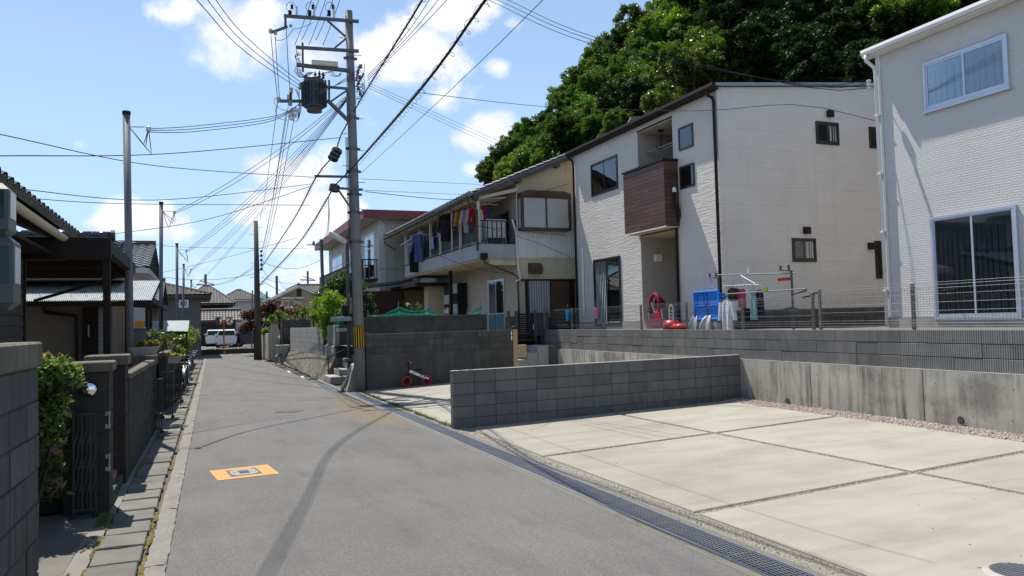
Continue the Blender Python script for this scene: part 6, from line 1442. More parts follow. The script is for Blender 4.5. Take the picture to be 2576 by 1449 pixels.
# =================================================================== farther houses
def tile_plane(p0, p1, up, rows, cols, amp, in0=0.0, in1=0.0):   # in0/in1: how far each end moves in at the ridge (fraction)
    p0, p1, up = Vector(p0), Vector(p1), Vector(up); e = p1-p0; nn = e.cross(up).normalized(); nn = nn if nn.z > 0 else -nn
    prof = [0, .6, 1.0, .6]; K = 4; nu = cols*K; vs = []; fs = []
    for r in range(rows):
        for (t, lift) in ((r/rows, .04), ((r+1)/rows, .01)):
            for i in range(nu+1):
                s = min(max(i/nu, in0*t), 1-in1*t); vs.append(p0+e*s+up*t+nn*(lift+amp*prof[i % K]))
    w = nu+1
    for k in range(2*rows-1):
        for i in range(nu): fs.append((k*w+i, k*w+i+1, (k+1)*w+i+1, (k+1)*w+i))
    mb = MB(); mb.add(vs, fs); return mb
def far_house(name, label, x0, x1, y0, y1, z0, ze, zr, wall, roof, kind='gable_y', ov=.5, wins=(), tiles=.27, extra=None):
    h = thing(name, label, 'house', ((x0+x1)/2, (y0+y1)/2, z0))
    mb = MB(); mb.box((x0, y0, z0), (x1, y1, ze)); xm, ym = (x0+x1)/2, (y0+y1)/2
    X0, X1, Y0, Y1 = x0-ov, x1+ov, y0-ov, y1+ov; hh = zr-ze
    if kind == 'gable_y':                              # ridge along y, gable faces the camera
        mb.prism([(x0, y0, ze+.001), (x1, y0, ze+.001), (xm, y0, zr-.12)], (0, y1-y0, 0)); w = mb.build('wall', M[wall], h)
        for s, (pa_, pb_, u_) in enumerate((((X0, Y0, ze-.1), (X0, Y1, ze-.1), (xm-X0, 0, hh+.1)), ((X1, Y1, ze-.1), (X1, Y0, ze-.1), (xm-X1, 0, hh+.1)))):
            tile_plane(pa_, pb_, u_, max(4, int((xm-X0)/.3)), max(6, int((Y1-Y0)/tiles)), .045).build('roof', M[roof], h, kind='stuff')
        mb = MB()
        for sg in (-1, 1):
            ex = X0 if sg < 0 else X1; mb.prism([(ex, Y0, ze-.10), (xm, Y0, zr), (xm, Y0, zr-.22), (ex, Y0, ze-.28)], (0, .06, 0))
            mb.prism([(ex, Y0+.06, ze-.13), (xm, Y0+.06, zr-.03), (xm, Y0+.06, zr-.09), (ex, Y0+.06, ze-.19)], (0, y1-Y0, 0))
        mb.build('barge_board', M[extra or 'cream'], h)
        mb = MB(); mb.tube([(xm, Y0-.03, zr+.10), (xm, Y1, zr+.10)], .12, 8); mb.build('ridge', M[roof], h)
    else:
        w = mb.build('wall', M[wall], h); hx = min((X1-X0)/2-.3, (Y1-Y0)/2) if kind == 'hip' else 0.0
        L_ = X1-X0; D_2 = (Y1-Y0)/2; f = hx/L_
        tile_plane((X0, Y0, ze-.05), (X1, Y0, ze-.05), (0, D_2, hh+.05), max(4, int(D_2/.3)), max(6, int(L_/tiles)), .045, f, f).build('roof', M[roof], h, kind='stuff')
        tile_plane((X1, Y1, ze-.05), (X0, Y1, ze-.05), (0, -D_2, hh+.05), max(4, int(D_2/.3)), max(6, int(L_/tiles)), .045, f, f).build('roof', M[roof], h, kind='stuff')
        if kind == 'hip':
            tile_plane((X0, Y1, ze-.05), (X0, Y0, ze-.05), (hx, 0, hh+.05), max(4, int(D_2/.3)), max(6, int(2*D_2/tiles)), .045, .5, .5).build('roof', M[roof], h, kind='stuff')
            tile_plane((X1, Y0, ze-.05), (X1, Y1, ze-.05), (-hx, 0, hh+.05), max(4, int(D_2/.3)), max(6, int(2*D_2/tiles)), .045, .5, .5).build('roof', M[roof], h, kind='stuff')
            mb = MB()
            for (a, b) in (((X0, Y0), (X0+hx, ym)), ((X1, Y0), (X1-hx, ym))): mb.tube([(a[0], a[1], ze+.03), (b[0], b[1], zr+.06)], .09, 6)
            mb.build('hip_ridge', M[roof], h)
        else:
            mb = MB(); mb.prism([(x0, y0, ze), (x0, y1, ze), (x0, ym, zr-.15)], (x1-x0, 0, 0)); mb.build('gable_wall', M[wall], h)
        mb = MB(); mb.tube([(X0+hx, ym, zr+.08), (X1-hx, ym, zr+.08)], .13, 8); mb.build('ridge', M[roof], h)
        mb = MB(); mb.box((X0, Y0, ze-.22), (X1, Y1, ze-.07)); mb.build('eave', M['pole_wood' if wall != 'render_white' else 'render_white'], h)
    pl = PL('y', y0, -1)
    for (a, b, c, d, fr) in wins: window(h, pl, a, b, c, d, frame=fr, curtains=('curtain_grey', None), glass='glass_dark', fw=.07, proud=.08, back='dark_in')
    return h
M['dark_wall'] = std('dark_brown_wall', (.05, .045, .042), .85, var=.15, scale=2)
M['grey_wall'] = std('dull_grey_wall', (.16, .155, .15), .85, var=.1, scale=2)
y_ = 26.5; a, b = ony(318, 745, y_), ony(372, 780, y_)
far_house('tiled_house', 'house with pale glinting ribbed tiles and a white gable rising behind the lean-to', -6.5, -1.85, 26, 33, 0, 3.75, 4.75, 'render_white', 'tile_grey', 'gable_x', .45)
far_house('tiled_house', 'low dark house with shiny tiles between the second and third service poles', -7, -2.0, 37, 43, 0, 3.0, 4.1, 'grey_wall', 'tile_grey', 'gable_x', .5)
y_ = 52; p = lambda u, v: ony(u, v, y_)
z5 = lambda x, y: ((440+x/3.6226)*.6708, (1000+y/3.6226)*.6708)
e_ = ony(*z5(1240, 392), 51.5); far_house('grey_house', 'dull grey house with a plain slate roof and one curtained upper window', -6.5, ony(*z5(1135, 500), 52).x, 52, 60, 0, e_.z+.1, ony(*z5(680, 205), 56).z, 'grey_wall', 'tile_brown', 'hip', .6, wins=((ony(*z5(835, 450), 52).x, ony(*z5(970, 450), 52).x, ony(*z5(835, 560), 52).z, ony(*z5(835, 450), 52).z, 'alu'),))
z6 = lambda x, y: ((780+x/4.14)*.6708, (1050+y/4.14)*.6708)
far_house('dark_house', 'dark brown house with a tiled roof behind the round traffic mirrors', -1.2, ony(*z6(310, 600), 80).x, 80, 90, 0, ony(*z6(395, 350), 79.3).z, ony(*z5(1010, 270), 85).z, 'dark_wall', 'tile_brown', 'hip', .7, wins=((ony(*z6(325, 500), 80).x-1.3, ony(*z6(325, 500), 80).x-.2, 2.6, 3.7, 'cream'),))
far_house('dark_outbuilding', 'low dark outbuilding with a sloping grey roof left of the parked cars', -4.5, ony(*z6(430, 700), 78).x, 77.5, 79.5, 0, 2.6, 3.5, 'dark_wall', 'tile_brown', 'gable_x', .5)
y_ = 95
far_house('white_house', 'plain white rendered house with a brown-grey hipped tile roof beyond the car park', ony(*z6(330, 400), y_).x-.5, ony(*z6(700, 400), y_).x+.4, y_, y_+9, 0, ony(*z6(340, 312), y_-.5).z+.1, ony(*z6(400, 165), y_+4.5).z, 'render_white', 'tile_brown', 'hip', .6)
y_ = 120
far_house('green_roofed_house', 'cream house with a bright blue-green ribbed roof beyond the white house', ony(*z6(640, 300), y_).x, ony(*z6(990, 300), y_).x, y_, y_+9, 0, ony(*z6(900, 330), y_-.5).z, ony(*z6(900, 190), y_+4.5).z, 'cream', 'tile_green', 'hip', .4, tiles=.5, wins=((ony(*z6(850, 360), y_).x, ony(*z6(960, 360), y_).x, 3.5, 4.4, 'alu'),))
y_ = 78; zz = lambda x, y: ((700+x/2.07)*.6708, (700+y/2.07)*.6708)
ap_ = ony(*zz(870, 765), y_-.6); l_ = ony(*zz(640, 885), y_-.6); 
h7 = far_house('cream_house', 'cream gabled house with a wide upper window behind the red maple', ony(*zz(690, 890), y_).x, ap_.x+(ap_.x-ony(*zz(690, 890), y_).x), y_, y_+10, 0, l_.z+.15, ap_.z, 'stucco', 'tile_brown', 'gable_y', .75, wins=((ony(*zz(740, 885), y_).x, ony(*zz(842, 885), y_).x, ony(*zz(740, 940), y_).z, ony(*zz(740, 880), y_).z, 'white'), (ony(*zz(690, 895), y_).x+.05, ony(*zz(728, 895), y_).x, ony(*zz(700, 935), y_).z, ony(*zz(700, 890), y_).z, 'black_metal')), extra='white')
mb = MB(); a_, b_ = ony(*zz(728, 868), y_), ony(*zz(908, 868), y_); mb.box((a_.x, y_-.7, a_.z-.05), (b_.x, y_-.002, a_.z+.08)); mb.build('window_awning', M['white'], h7)
mb = MB(); a_, b_ = ony(*zz(845, 885), y_), ony(*zz(905, 935), y_); mb.box((a_.x, y_-.06, b_.z), (b_.x, y_-.002, a_.z)); mb.build('shutter_box', M['cream'], h7)
for q in (862, 880):
    mb = MB(); a_ = ony(*zz(q, 812), y_); mb.box((a_.x-.12, y_-.04, a_.z-.5), (a_.x+.14, y_-.003, a_.z+.2)); mb.build('gable_vent', M['bay_brown'], h7)
far_house('tiled_house', 'brown tiled roofed house partly hidden behind the cream gable', ap_.x+1.5, ap_.x+8, 84, 92, 0, ony(*zz(1000, 820), 84).z-.2, ony(*zz(1000, 768), 88).z, 'stucco', 'tile_brown', 'gable_x', .5)
# further roofs that close the horizon; last three unseen, added to darken window reflections
for k, (x_, y2, w_, ze_, zr_, wl, rf) in enumerate(((-14, 66, 9, 4.6, 6.4, 'grey_wall', 'tile_grey'), (-26, 80, 10, 5.2, 7.2, 'stucco', 'tile_grey'), (-9, 100, 9, 4.9, 6.8, 'render_white', 'tile_brown'), (14, 105, 10, 5.0, 7.2, 'stucco', 'tile_grey'), (26, 120, 11, 5.2, 7.4, 'render_white', 'tile_brown'), (-22, 40, 9, 4.4, 6.0, 'stucco_low', 'tile_grey'), (2, 150, 12, 5.4, 7.6, 'stucco_low', 'tile_grey'), (22, 160, 14, 5.4, 8, 'grey_wall', 'tile_brown'), (40, 150, 14, 5.4, 8, 'stucco', 'tile_grey'), (-15, 17, 10, 6.2, 8, 'stucco_low', 'tile_grey'), (-15.5, 29, 11, 6.4, 8.4, 'grey_wall', 'tile_brown'), (-15, 4, 10, 6.0, 7.8, 'stucco_low', 'tile_brown'))):
    far_house('distant_house', ('distant grey house left of the dull slate roof', 'far ochre house at the left horizon', 'far white house behind the grey slate roof', 'far ochre house behind the camellia', 'far white house behind the red-eaved house', 'beige house beyond the left carport', 'distant beige house in line with the street', 'distant grey house right of the street line', 'distant ochre house farthest right', 'unseen two-storey beige house outside the left edge beside the carport', 'unseen two-storey grey house outside the left edge farther on', 'unseen two-storey beige house outside the left edge nearest')[k], x_-w_/2, x_+w_/2, y2, y2+8, 0, ze_, zr_, wl, rf, 'hip', .6)
# second grey shed roof
z5_ = z5; Q = [ony(*z5(265, 737), 28.6), ony(*z5(980, 735), 28.6), ony(*z5(960, 878), 27.4), ony(*z5(300, 878), 27.4)]
sh2 = thing('lean_to', 'smaller blue-grey corrugated roof between the second and third service poles', 'lean-to', (-1, 28, 0))
for k in range(4):
    a, b = k/4, (k+1)/4; mb = MB()
    def f2(p, q): s = a+(b-a)*p; return tuple(Q[3].lerp(Q[2], s).lerp(Q[0].lerp(Q[1], s), q)+Vector((0, 0, .008*math.sin(p*44)+.003*k)))
    mb.sheet(f2, 42, 1); mb.build('corrugated_sheet', M['tin'], sh2)
mb = MB(); mb.bar(Q[3]+Vector((0, 0, -.06)), Q[2]+Vector((0, 0, -.06)), .05, .08)
for t in (.05, .5, .97): v = Q[3].lerp(Q[2], t); mb.box((v.x-.03, v.y, 0), (v.x+.03, v.y+.06, v.z-.05))
mb.build('post', M['brown_metal'], sh2)
# open carports with dark frames between
c2 = thing('carport', 'second dark carport frame beyond the nearest service pole', 'carport', (-2, 22, 0))
mb = MB(); 
for (a, b) in (((-4, 20, 2.65), (-1.1, 20, 2.5)), ((-4, 24.5, 2.65), (-1.0, 24.5, 2.5)), ((-1.05, 20, 2.5), (-1.0, 24.5, 2.5)), ((-4, 20, 2.65), (-4, 24.5, 2.65))): mb.bar(a, b, .07, .14)
mb.build('frame', M['brown_metal'], c2)
mb = MB(); mb.add([(-4, 20, 2.73), (-1.05, 20, 2.58), (-1.0, 24.5, 2.58), (-4, 24.5, 2.73)], [(0, 1, 2, 3)]); mb.build('roof_panel', mpoly, c2)
mb = MB()
for (x_, yq) in ((-1.08, 20.05), (-1.02, 24.4)): mb.box((x_-.03, yq-.03, 0), (x_+.03, yq+.03, 2.45))
mb.build('post', M['brown_metal'], c2)
ob = thing('storage_box', 'small orange box above the grey meter box', 'box', (-1.1, 22.5, 0))
v = ony(*z5(300, 800), 22.5); mb = MB(); mb.box((v.x-.10, 22.4, v.z-.08), (v.x+.10, 22.6, v.z+.12), ch=.01); mb.build('box_body', M['yellow'], ob)
mb = MB(); mb.box((v.x-.2, 22.35, 0), (v.x+.2, 22.75, v.z-.08)); mb.build('box_stand', M['conc_dark'], ob)
# =================================================================== CAR PARK, cars, mirrors
cpw = thing('kerb_wall', 'low dark concrete wall along the car park at the end of the street', 'wall', (2, 57.2, 0))
mb = MB(); mb.box((-6, 57.2, -.05), (4.6, 57.4, .34)); mb.build('wall_body', M['conc_dark'], cpw)
mb = MB(); mb.box((-6.02, 57.18, .341), (4.62, 57.42, .36)); mb.build('wall_cap', M['conc_light'], cpw)
mb = MB(); mb.add([(-10, 57.4, .2), (14, 57.4, .2), (14, 76, .2), (-10, 76, .2)], [(0, 1, 2, 3)]); structure(mb.build('car_park', M['yard']), 'pale concrete car park at the end of the street', 'car park')
for k, x_ in enumerate((.7, 1.35, 2.3, 3.0, 3.9)):
    mb = MB(); mb.prism([(x_-.28, 60.6, .2), (x_-.28, 60.8, .2), (x_-.28, 60.75, .32), (x_-.28, 60.65, .32)], (.56, 0, 0)); tag(mb.build('wheel_stop', M['conc_light']), ('leftmost concrete wheel stop, left of the white hatchback', 'wheel stop under the left rear wheel of the white hatchback', 'wheel stop under the right rear wheel of the white hatchback', 'wheel stop between the white hatchback and navy car', 'wheel stop under the navy car')[k], 'wheel stop', 'concrete wheel stops in the car park')
def car(name, label, loc, rz, paint, plate=True):
    r = thing(name, label, 'car', loc, rz)
    # local: +x forward, z up; stations (x, z, halfwidth)
    low = [(-1.95, .45, .78), (-1.98, .75, .82), (-1.90, .98, .83), (1.0, .98, .84), (1.75, .86, .80), (1.98, .62, .74), (1.98, .35, .72), (-1.9, .25, .74)]
    mb = MB(); n = len(low); vs = [(x, -w, z) for x, z, w in low]+[(x, w, z) for x, z, w in low]
    mb.add(vs, [tuple(range(n-1, -1, -1)), tuple(range(n, 2*n))]+[(i, (i+1) % n, n+(i+1) % n, n+i) for i in range(n)]); mb.build('body', M[paint], r, W=False)
    cab = [(-1.88, .981, .80), (-1.66, 1.42, .66), (-1.45, 1.50, .62), (.15, 1.50, .62), (1.05, .981, .78)]
    mb = MB(); n = len(cab); vs = [(x, -w, z) for x, z, w in cab]+[(x, w, z) for x, z, w in cab]
    mb.add(vs, [tuple(range(n-1, -1, -1)), tuple(range(n, 2*n))]+[(i, (i+1) % n, n+(i+1) % n, n+i) for i in range(n)]); mb.build('cabin', M[paint], r, W=False)
    mb = MB(); mb.add([(-1.895, -.66, 1.02), (-1.895, .66, 1.02), (-1.685, .58, 1.40), (-1.685, -.58, 1.40)], [(3, 2, 1, 0)]); mb.build('rear_window', M['car_glass'], r, W=False)
    mb = MB(); mb.add([(1.05, -.66, 1.0), (1.05, .66, 1.0), (.22, .56, 1.47), (.22, -.56, 1.47)], [(0, 1, 2, 3)]); mb.build('windscreen', M['car_glass'], r, W=False)
    for s in (-1, 1):
        for (a, b) in ((-1.5, -.75), (-.68, .25)):
            mb = MB(); f = lambda x, t: (x, s*(.805-.155*t), 1.01+.40*t); q = [f(a, 0), f(b+(.55 if b > 0 else 0), 0), f(b, 1), f(a+.05, 1)]; mb.add(q, [(0, 1, 2, 3) if s < 0 else (3, 2, 1, 0)]); mb.build('side_window', M['car_glass'], r, W=False)
        mb = MB(); mb.prism([(-1.93, s*.84, .80), (-1.70, s*.85, .85), (-1.72, s*.84, 1.02), (-1.92, s*.84, 1.02)], (0, -s*.16, 0)); mb.build('tail_lamp', M['lens_red'], r, W=False)
        mb = MB(); mb.prism([(1.96, s*.74, .62), (1.70, s*.80, .68), (1.70, s*.80, .82), (1.9, s*.76, .74)], (0, -s*.2, 0)); mb.build('headlight', M['frost'], r, W=False)
        mb = MB(); mb.box((.72, s*.86, 1.0), (.86, s*1.0, 1.13), ch=.02); mb.build('wing_mirror', M[paint], r, W=False)
        for x in (-1.25, 1.25):
            mb = MB(); mb.lathe([(.22, -.09), (.29, -.10), (.30, 0), (.29, .10), (.22, .09)], (x, s*.74, .30), 18, axis='y'); w = mb.build('wheel', M['rubber'], r, W=False)
            mb = MB(); mb.lathe([(.19, -.105), (.06, -.115)], (x, s*.74, .30), 10, axis='y'); mb.lathe([(.19, .105), (.06, .115)], (x, s*.74, .30), 10, axis='y'); mb.build('hubcap', M['alu'], w, W=False)
    mb = MB(); mb.box((-2.02, -.70, .30), (-1.90, .70, .52), ch=.03); mb.build('rear_bumper', M[paint], r, W=False)
    mb = MB(); mb.box((-1.985, -.17, .76), (-1.975, .17, .92)); mb.build('number_plate', M['white'], r, W=False)
    mb = MB(); mb.box((-1.975, -.35, .95), (-1.955, .35, .99)); mb.build('trim', M['alu'], r, W=False); return r
cw_ = ony(*z6(308, 1050), 68)
car('parked_car', 'white hatchback parked tail-on behind the orange mirror post', (cw_.x, 68+1.9, .2), math.radians(87), 'carwhite')
car('parked_car', 'second white car half hidden on the far side of the hatchback', (ony(*z6(150, 1000), 72).x-.1, 75.5, .2), math.radians(88), 'carwhite')
car('parked_car', 'dark navy car parked side-on behind the old street pole', (ony(*z6(700, 900), 66).x-.1, 68.5, .2), math.radians(150), 'carblue')
car('parked_car', 'pale grey car roof showing behind the dark navy car', (ony(*z6(690, 780), 74).x, 77, .25), math.radians(95), 'carwhite')
mp = thing('traffic_mirror', 'pair of round orange-rimmed traffic mirrors on an orange post', 'traffic mirror', (1.53, 56.6, 0))
P0, P1 = ony(*z6(252, 1150), 56.6), ony(*z6(243, 620), 56.6)
mb = MB(); mb.tube([(P0.x, 56.6, 0), (P1.x, 56.6, P1.z)], .05, 10); mb.build('post', M['orange'], mp)
for k, q in enumerate((165, 332)):
    c = ony(*z6(q, 638), 56.5); mh_ = MB(); mh_.lathe([(.01, .12), (.20, .10), (.275, .02), (.275, -.02), (.255, -.03)], (0, 0, 0), 24, axis='y'); o = mh_.build('mirror_housing', M['orange'], mp, W=False); o.location = c-Vector((1.53, 56.6, 0)); o.rotation_euler = (0, 0, (-.35, .35)[k])
    mf = MB(); mf.lathe([(.255, -.03), (.22, -.055), (.15, -.08), (.07, -.095), (.005, -.10)], (0, 0, 0), 24, axis='y'); o2 = bpy.data.objects.new('mirror_face', mf.mesh('mirror_face', M['mirror'], smooth=True)); C.objects.link(o2); o2.parent = o
    mb = MB(); mb.box((-.30, -.12, .25), (.30, .10, .285)); o3 = bpy.data.objects.new('mirror_hood', mb.mesh('mirror_hood', M['orange'])); C.objects.link(o3); o3.parent = o
    if True:
        mb = MB(); mb.tube([(c.x, 56.6, c.z), (P1.x, 56.62, P1.z-.15)], .025, 6); mb.build('arm', M['orange'], mp)
# =================================================================== RIGHT SIDE OF THE STREET beyond the main pole
bt = thing('battered_wall', 'sloping mossy concrete bank under the pale block wall beyond the main pole', 'wall', (3.9, 32, 0))
mb = MB(); n = 40; r_ = random.Random(15)
mb.sheet(lambda a, b: ((3.72-.03*math.sin(a*3))+(.38)*b+r_.uniform(-.012, .012), 25.45+a*13.6, .0+(.74-.05*a)*b), 60, 8); mb.box((4.06, 25.45, 0), (4.3, 39.05, .70)); mb.prism([(3.70, 25.44, 0), (4.08, 25.44, .74), (4.3, 25.44, .74), (4.3, 25.44, 0)], (0, .02, 0)); mb.build('bank', M['conc_mossy'], bt)
bwl = thing('block_wall', 'sunlit pale grey block wall standing on the sloping mossy bank', 'wall', (4.10, 39.0, .69), math.radians(-90))
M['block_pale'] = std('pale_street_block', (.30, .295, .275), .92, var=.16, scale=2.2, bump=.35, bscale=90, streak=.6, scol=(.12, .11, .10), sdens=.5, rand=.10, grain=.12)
mb = MB(); mb.box((0.01, .008, 0), (10.9, .11, 1.05)); mb.build('wall_core', M['mortar'], bwl, W=False)
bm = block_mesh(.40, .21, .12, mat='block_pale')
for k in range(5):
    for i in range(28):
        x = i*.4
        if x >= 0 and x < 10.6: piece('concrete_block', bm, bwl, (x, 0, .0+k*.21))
for k in range(2):
    for i in range(28, 34):
        x = i*.4
        if x < 13.2: piece('concrete_block', bm, bwl, (x, 0, k*.21))
mb = MB(); mb.box((10.9, .008, 0), (13.55, .11, .415)); mb.build('wall_core', M['mortar'], bwl, W=False)
for x in (11.9, 13.2):
    mb = MB(); mb.box((x, -.01, .42), (x+.28, .14, 1.12), ch=.01); mb.build('wall_pier', M['block_pale'], bwl, W=False)
sg = thing('stone_steps', 'rough stone steps beside the main pole leading up behind the pale wall', 'steps', (4.2, 24.4, 0))
for (a, b, c, d, z0_, z1_) in ((3.72, 4.35, 24.15, 25.3, -.05, .22), (4.02, 4.65, 24.4, 25.35, .22, .42), (4.3, 5.0, 24.5, 25.4, .42, .62), (4.6, 5.5, 24.5, 25.4, .62, .82)):
    mb = MB(); mb.box((a, c, z0_), (b, d, z1_), ch=.025); mb.build('step', M['conc_light'], sg)
bkw = thing('entrance_wall', 'dark entrance wall with a steel letter slot beside the stone steps', 'wall', (5, 25.6, 0))
mb = MB(); mb.box((4.1, 25.55, .75), (5.6, 25.7, 1.8)); mb.box((4.5, 22.3, 0), (4.62, 24.2, 1.55)); mb.build('wall_body', M['conc_dark'], bkw)
q0, q1 = ony(*( (1050+760/3.622)*.6708, (1100+495/3.622)*.6708), 25.5), ony(*((1050+910/3.622)*.6708, (1100+500/3.622)*.6708), 25.5)
mb = MB(); mb.box((q0.x, 25.44, q0.z-.06), (q1.x, 25.549, q0.z+.04)); mb.build('letter_slot', M['alu'], bkw)
mb = MB(); mb.box((q0.x+.05, 25.42, q0.z-.02), (q1.x-.05, 25.439, q0.z+.005)); mb.build('slot_flap', M['steel_dark'], bkw)
hr = thing('handrail', 'thin black handrail slanting over the stone steps', 'handrail', (4.1, 25.4, 0))
z7 = lambda x, y: ((1050+x/3.622)*.6708, (1100+y/3.622)*.6708)
mb = MB(); a_, b_ = ony(*z7(645, 870), 25.3), ony(*z7(925, 745), 24.9); mb.tube([(a_.x, a_.y, a_.z), (b_.x, b_.y, b_.z)], .022, 8); mb.tube([(a_.x+.02, a_.y, a_.z), (a_.x+.02, a_.y, .2)], .018, 8); mb.build('rail', M['black_metal'], hr)
mp_ = thing('meter_post', 'steel post with a dark meter box and metal canopy behind the main pole', 'meter post', (4.2, 23.5, 0))
mb = MB(); mb.tube([(4.19, 23.5, 0), (ony(873, 590, 23.5).x, 23.5, ony(873, 590, 23.5).z)], .055, 10); mb.build('post', M['pole_wood'], mp_)
mb = MB(); mb.box((3.98, 23.38, 2.08), (4.16, 23.6, 2.42), ch=.03); mb.build('meter_box', M['black'], mp_)
mb = MB(); mb.box((4.26, 23.35, 2.15), (4.45, 23.6, 2.62), ch=.01); mb.build('fuse_box', M['cream'], mp_)
mb = MB(); mb.box((3.68, 23.25, 1.92), (4.55, 23.75, 2.06), ch=.01); mb.build('canopy', M['steel'], mp_)
mb = MB(); mb.box((4.02, 23.3, .72), (4.5, 23.7, .80)); mb.build('shelf', M['steel'], mp_)
pv = thing('drain_pipe', 'bent grey plastic pipe running down into the street drain beside the main pole', 'pipe', (3.7, 21.3, 0))
mb = MB(); pp = [ony(*z7(1015, 960), 21.3), ony(*z7(985, 985), 21.3), ony(*z7(950, 1050), 21.3), ony(*z7(885, 1225), 21.3), ony(*z7(850, 1280), 21.3), ony(*z7(848, 1345), 21.3)]; mb.tube(pp, .045, 10); mb.build('pipe', M['steel'], pv, smooth=True)
mb = MB(); mb.tube([pp[3]-(pp[4]-pp[3])*.3, pp[4]], .055, 10); mb.build('elbow', M['steel'], pv)
pw = thing('concrete_wedge', 'pale sloping concrete buttress at the foot of the main pole', 'buttress', (3.8, 21.1, 0))
mb = MB(); mb.prism([(3.66, 21.0, 0), (3.95, 21.0, 0), (3.95, 21.0, .72), (3.88, 21.0, .72)], (0, .5, 0)); mb.build('wedge', M['conc_light'], pw)
# old gate posts further on
for (u0, u1, v0, y_, z1o, lb, mt) in ((983.5, 1090, 650, 43, 0, 'tall cream gatepost with a tiled cap near the old street pole', 'stucco_low'), (850, 930, 770, 46.5, 0, 'shorter cream gatepost beside the old street pole', 'stucco_low')):
    a, b = ony(*z6(u0, v0), y_), ony(*z6(u1, v0), y_); r = thing('gate_pillar', lb, 'pillar', ((a.x+b.x)/2, y_, 0)); mb = MB(); mb.box((a.x, y_, 0), (b.x, y_+.4, a.z-.1)); mb.build('pillar_body', M[mt], r)
    mb = MB(); mb.prism([(a.x-.05, y_-.05, a.z-.1), (b.x+.05, y_-.05, a.z-.1), (b.x, y_-.05, a.z+.0), (a.x, y_-.05, a.z+.0)], (0, .5, 0)); mb.build('cap_stone', M['terracotta'], r)
r = thing('garden_wall', 'dull beige garden wall behind the cream gateposts', 'wall', (3.6, 44.5, 0)); mb = MB(); mb.box((3.45, 43.45, 0), (3.62, 46.4, 1.45)); mb.box((3.35, 47, 0), (3.5, 49, 1.35)); mb.build('wall_body', M['stucco_low'], r)
r = thing('gatepost', 'brown timber post beside the tall cream gatepost', 'post', (3.4, 44.6, 0)); a = ony(*z6(958, 830), 44.6); mb = MB(); mb.box((a.x-.08, 44.5, 0), (a.x+.08, 44.65, a.z)); mb.build('post_body', M['bay_brown'], r)
r = thing('garden_wall', 'dark grey panel wall under the clipped pines', 'wall', (4.5, 41.2, 0)); mb = MB(); mb.box((3.9, 41.2, 0), (5.35, 41.4, 2.14)); mb.build('wall_body', M['conc_dark'], r)
r = thing('concrete_buttress', 'pale funnel-shaped concrete corner where the sloping bank ends', 'buttress', (3.6, 39.6, 0)); mb = MB(); mb.prism([(3.66, 39.1, 0), (3.75, 39.1, 0), (4.1, 39.1, .9), (3.45, 39.1, .9)], (0, .9, 0)); mb.build('buttress_body', M['conc_light'], r)
mb = MB(); c = ony(*z6(1050, 1250), 39.0); mb.tube([(c.x, 38.9, 0), (c.x, 38.9, .35), (c.x+.1, 38.95, .45), (c.x+.25, 39.05, .45)], .05, 8); mb.build('pipe', M['steel'], r)
sp_ = thing('street_post', 'thin grey post standing in front of the navy car', 'post', (3.5, 58, 0)); mb = MB(); a, b = ony(*z6(690, 160), 58), ony(*z6(680, 1120), 58); mb.tube([(b.x, 58, 0), (a.x, 58, a.z)], .045, 8); mb.build('post_body', M['pole_steel'], sp_)
# =================================================================== MAIN UTILITY POLE
YP = 20.8
c4 = lambda x, y, Y=YP: ony(644+x*.3239, y*.3239, Y)
pb_, pt_ = Vector((3.99, YP, 0)), ony(877, 28, YP)
mpz = lambda z: pb_.lerp(pt_, z/pt_.z)
up_ = thing('utility_pole', 'tall concrete utility pole with a transformer, crossarms and yellow-black striped sleeve', 'utility pole', (pb_.x, YP, 0))
mb = MB(); mb.tube([pb_+Vector((0, 0, -.2)), mpz(3.5), mpz(7), pt_], [.155, .14, .122, .105], 20); mb.build('pole', M['pole_conc'], up_, smooth=True)
mb = MB()
for z in (4.05, 4.85, 5.35, 5.98, 6.6, 7.45, 9.1): p = mpz(z); rr_ = .155-.0048*z+.006; mb.tube([p-Vector((0, 0, .045)), p+Vector((0, 0, .045))], rr_, 18); mb.box((p.x+rr_-.01, YP-.03, z-.03), (p.x+rr_+.07, YP+.03, z+.03)); mb.box((p.x-rr_-.06, YP-.03, z-.03), (p.x-rr_+.01, YP+.03, z+.03))
mb.build('pole_bands', M['steel_dark'], up_)
mb = MB()
for k in range(17):
    z = 2.6+k*.44; p = mpz(z); s = 1 if k % 2 else -1; mb.tube([(p.x+s*.10, YP-.02, z), (p.x+s*.30, YP-.03, z), (p.x+s*.30, YP-.03, z+.02)], .009, 5)
mb.build('pole_steps', M['steel_dark'], up_)
z0_, z1_ = 1.18, 1.76; mb = MB(); mb.tube([mpz(z0_), mpz(z1_)], .160, 24); sv_ = mb.build('warning_sleeve', M['black'], up_, smooth=True)
for k in range(9):
    a = -2.62+k*.40; mb = MB(); mb.sheet(lambda p, q: (mpz(z0_+.004+(z1_-z0_-.008)*q).x+.1635*math.cos(a+.17*p), YP+.1635*math.sin(a+.17*p), z0_+.004+(z1_-z0_-.008)*q), 4, 1); mb.build('yellow_stripe', M['yellow'], sv_)
def xarm(p, q, w=.075, name='crossarm', mat='steel_dark'): mb = MB(); mb.bar(p, q, w, w); return mb.build(name, M[mat], up_)
o_ = Vector((0, -.13, 0))
xarm(c4(213, 137)+o_, c4(790, 180)+o_); xarm(c4(305, 380)+o_, c4(790, 410)+o_); xarm(c4(310, 515)+o_, c4(725, 562)+o_, .09); xarm(c4(165, 795)+o_, c4(560, 797)+o_, .07); xarm(c4(540, 685)+o_, c4(705, 700)+o_, .06)
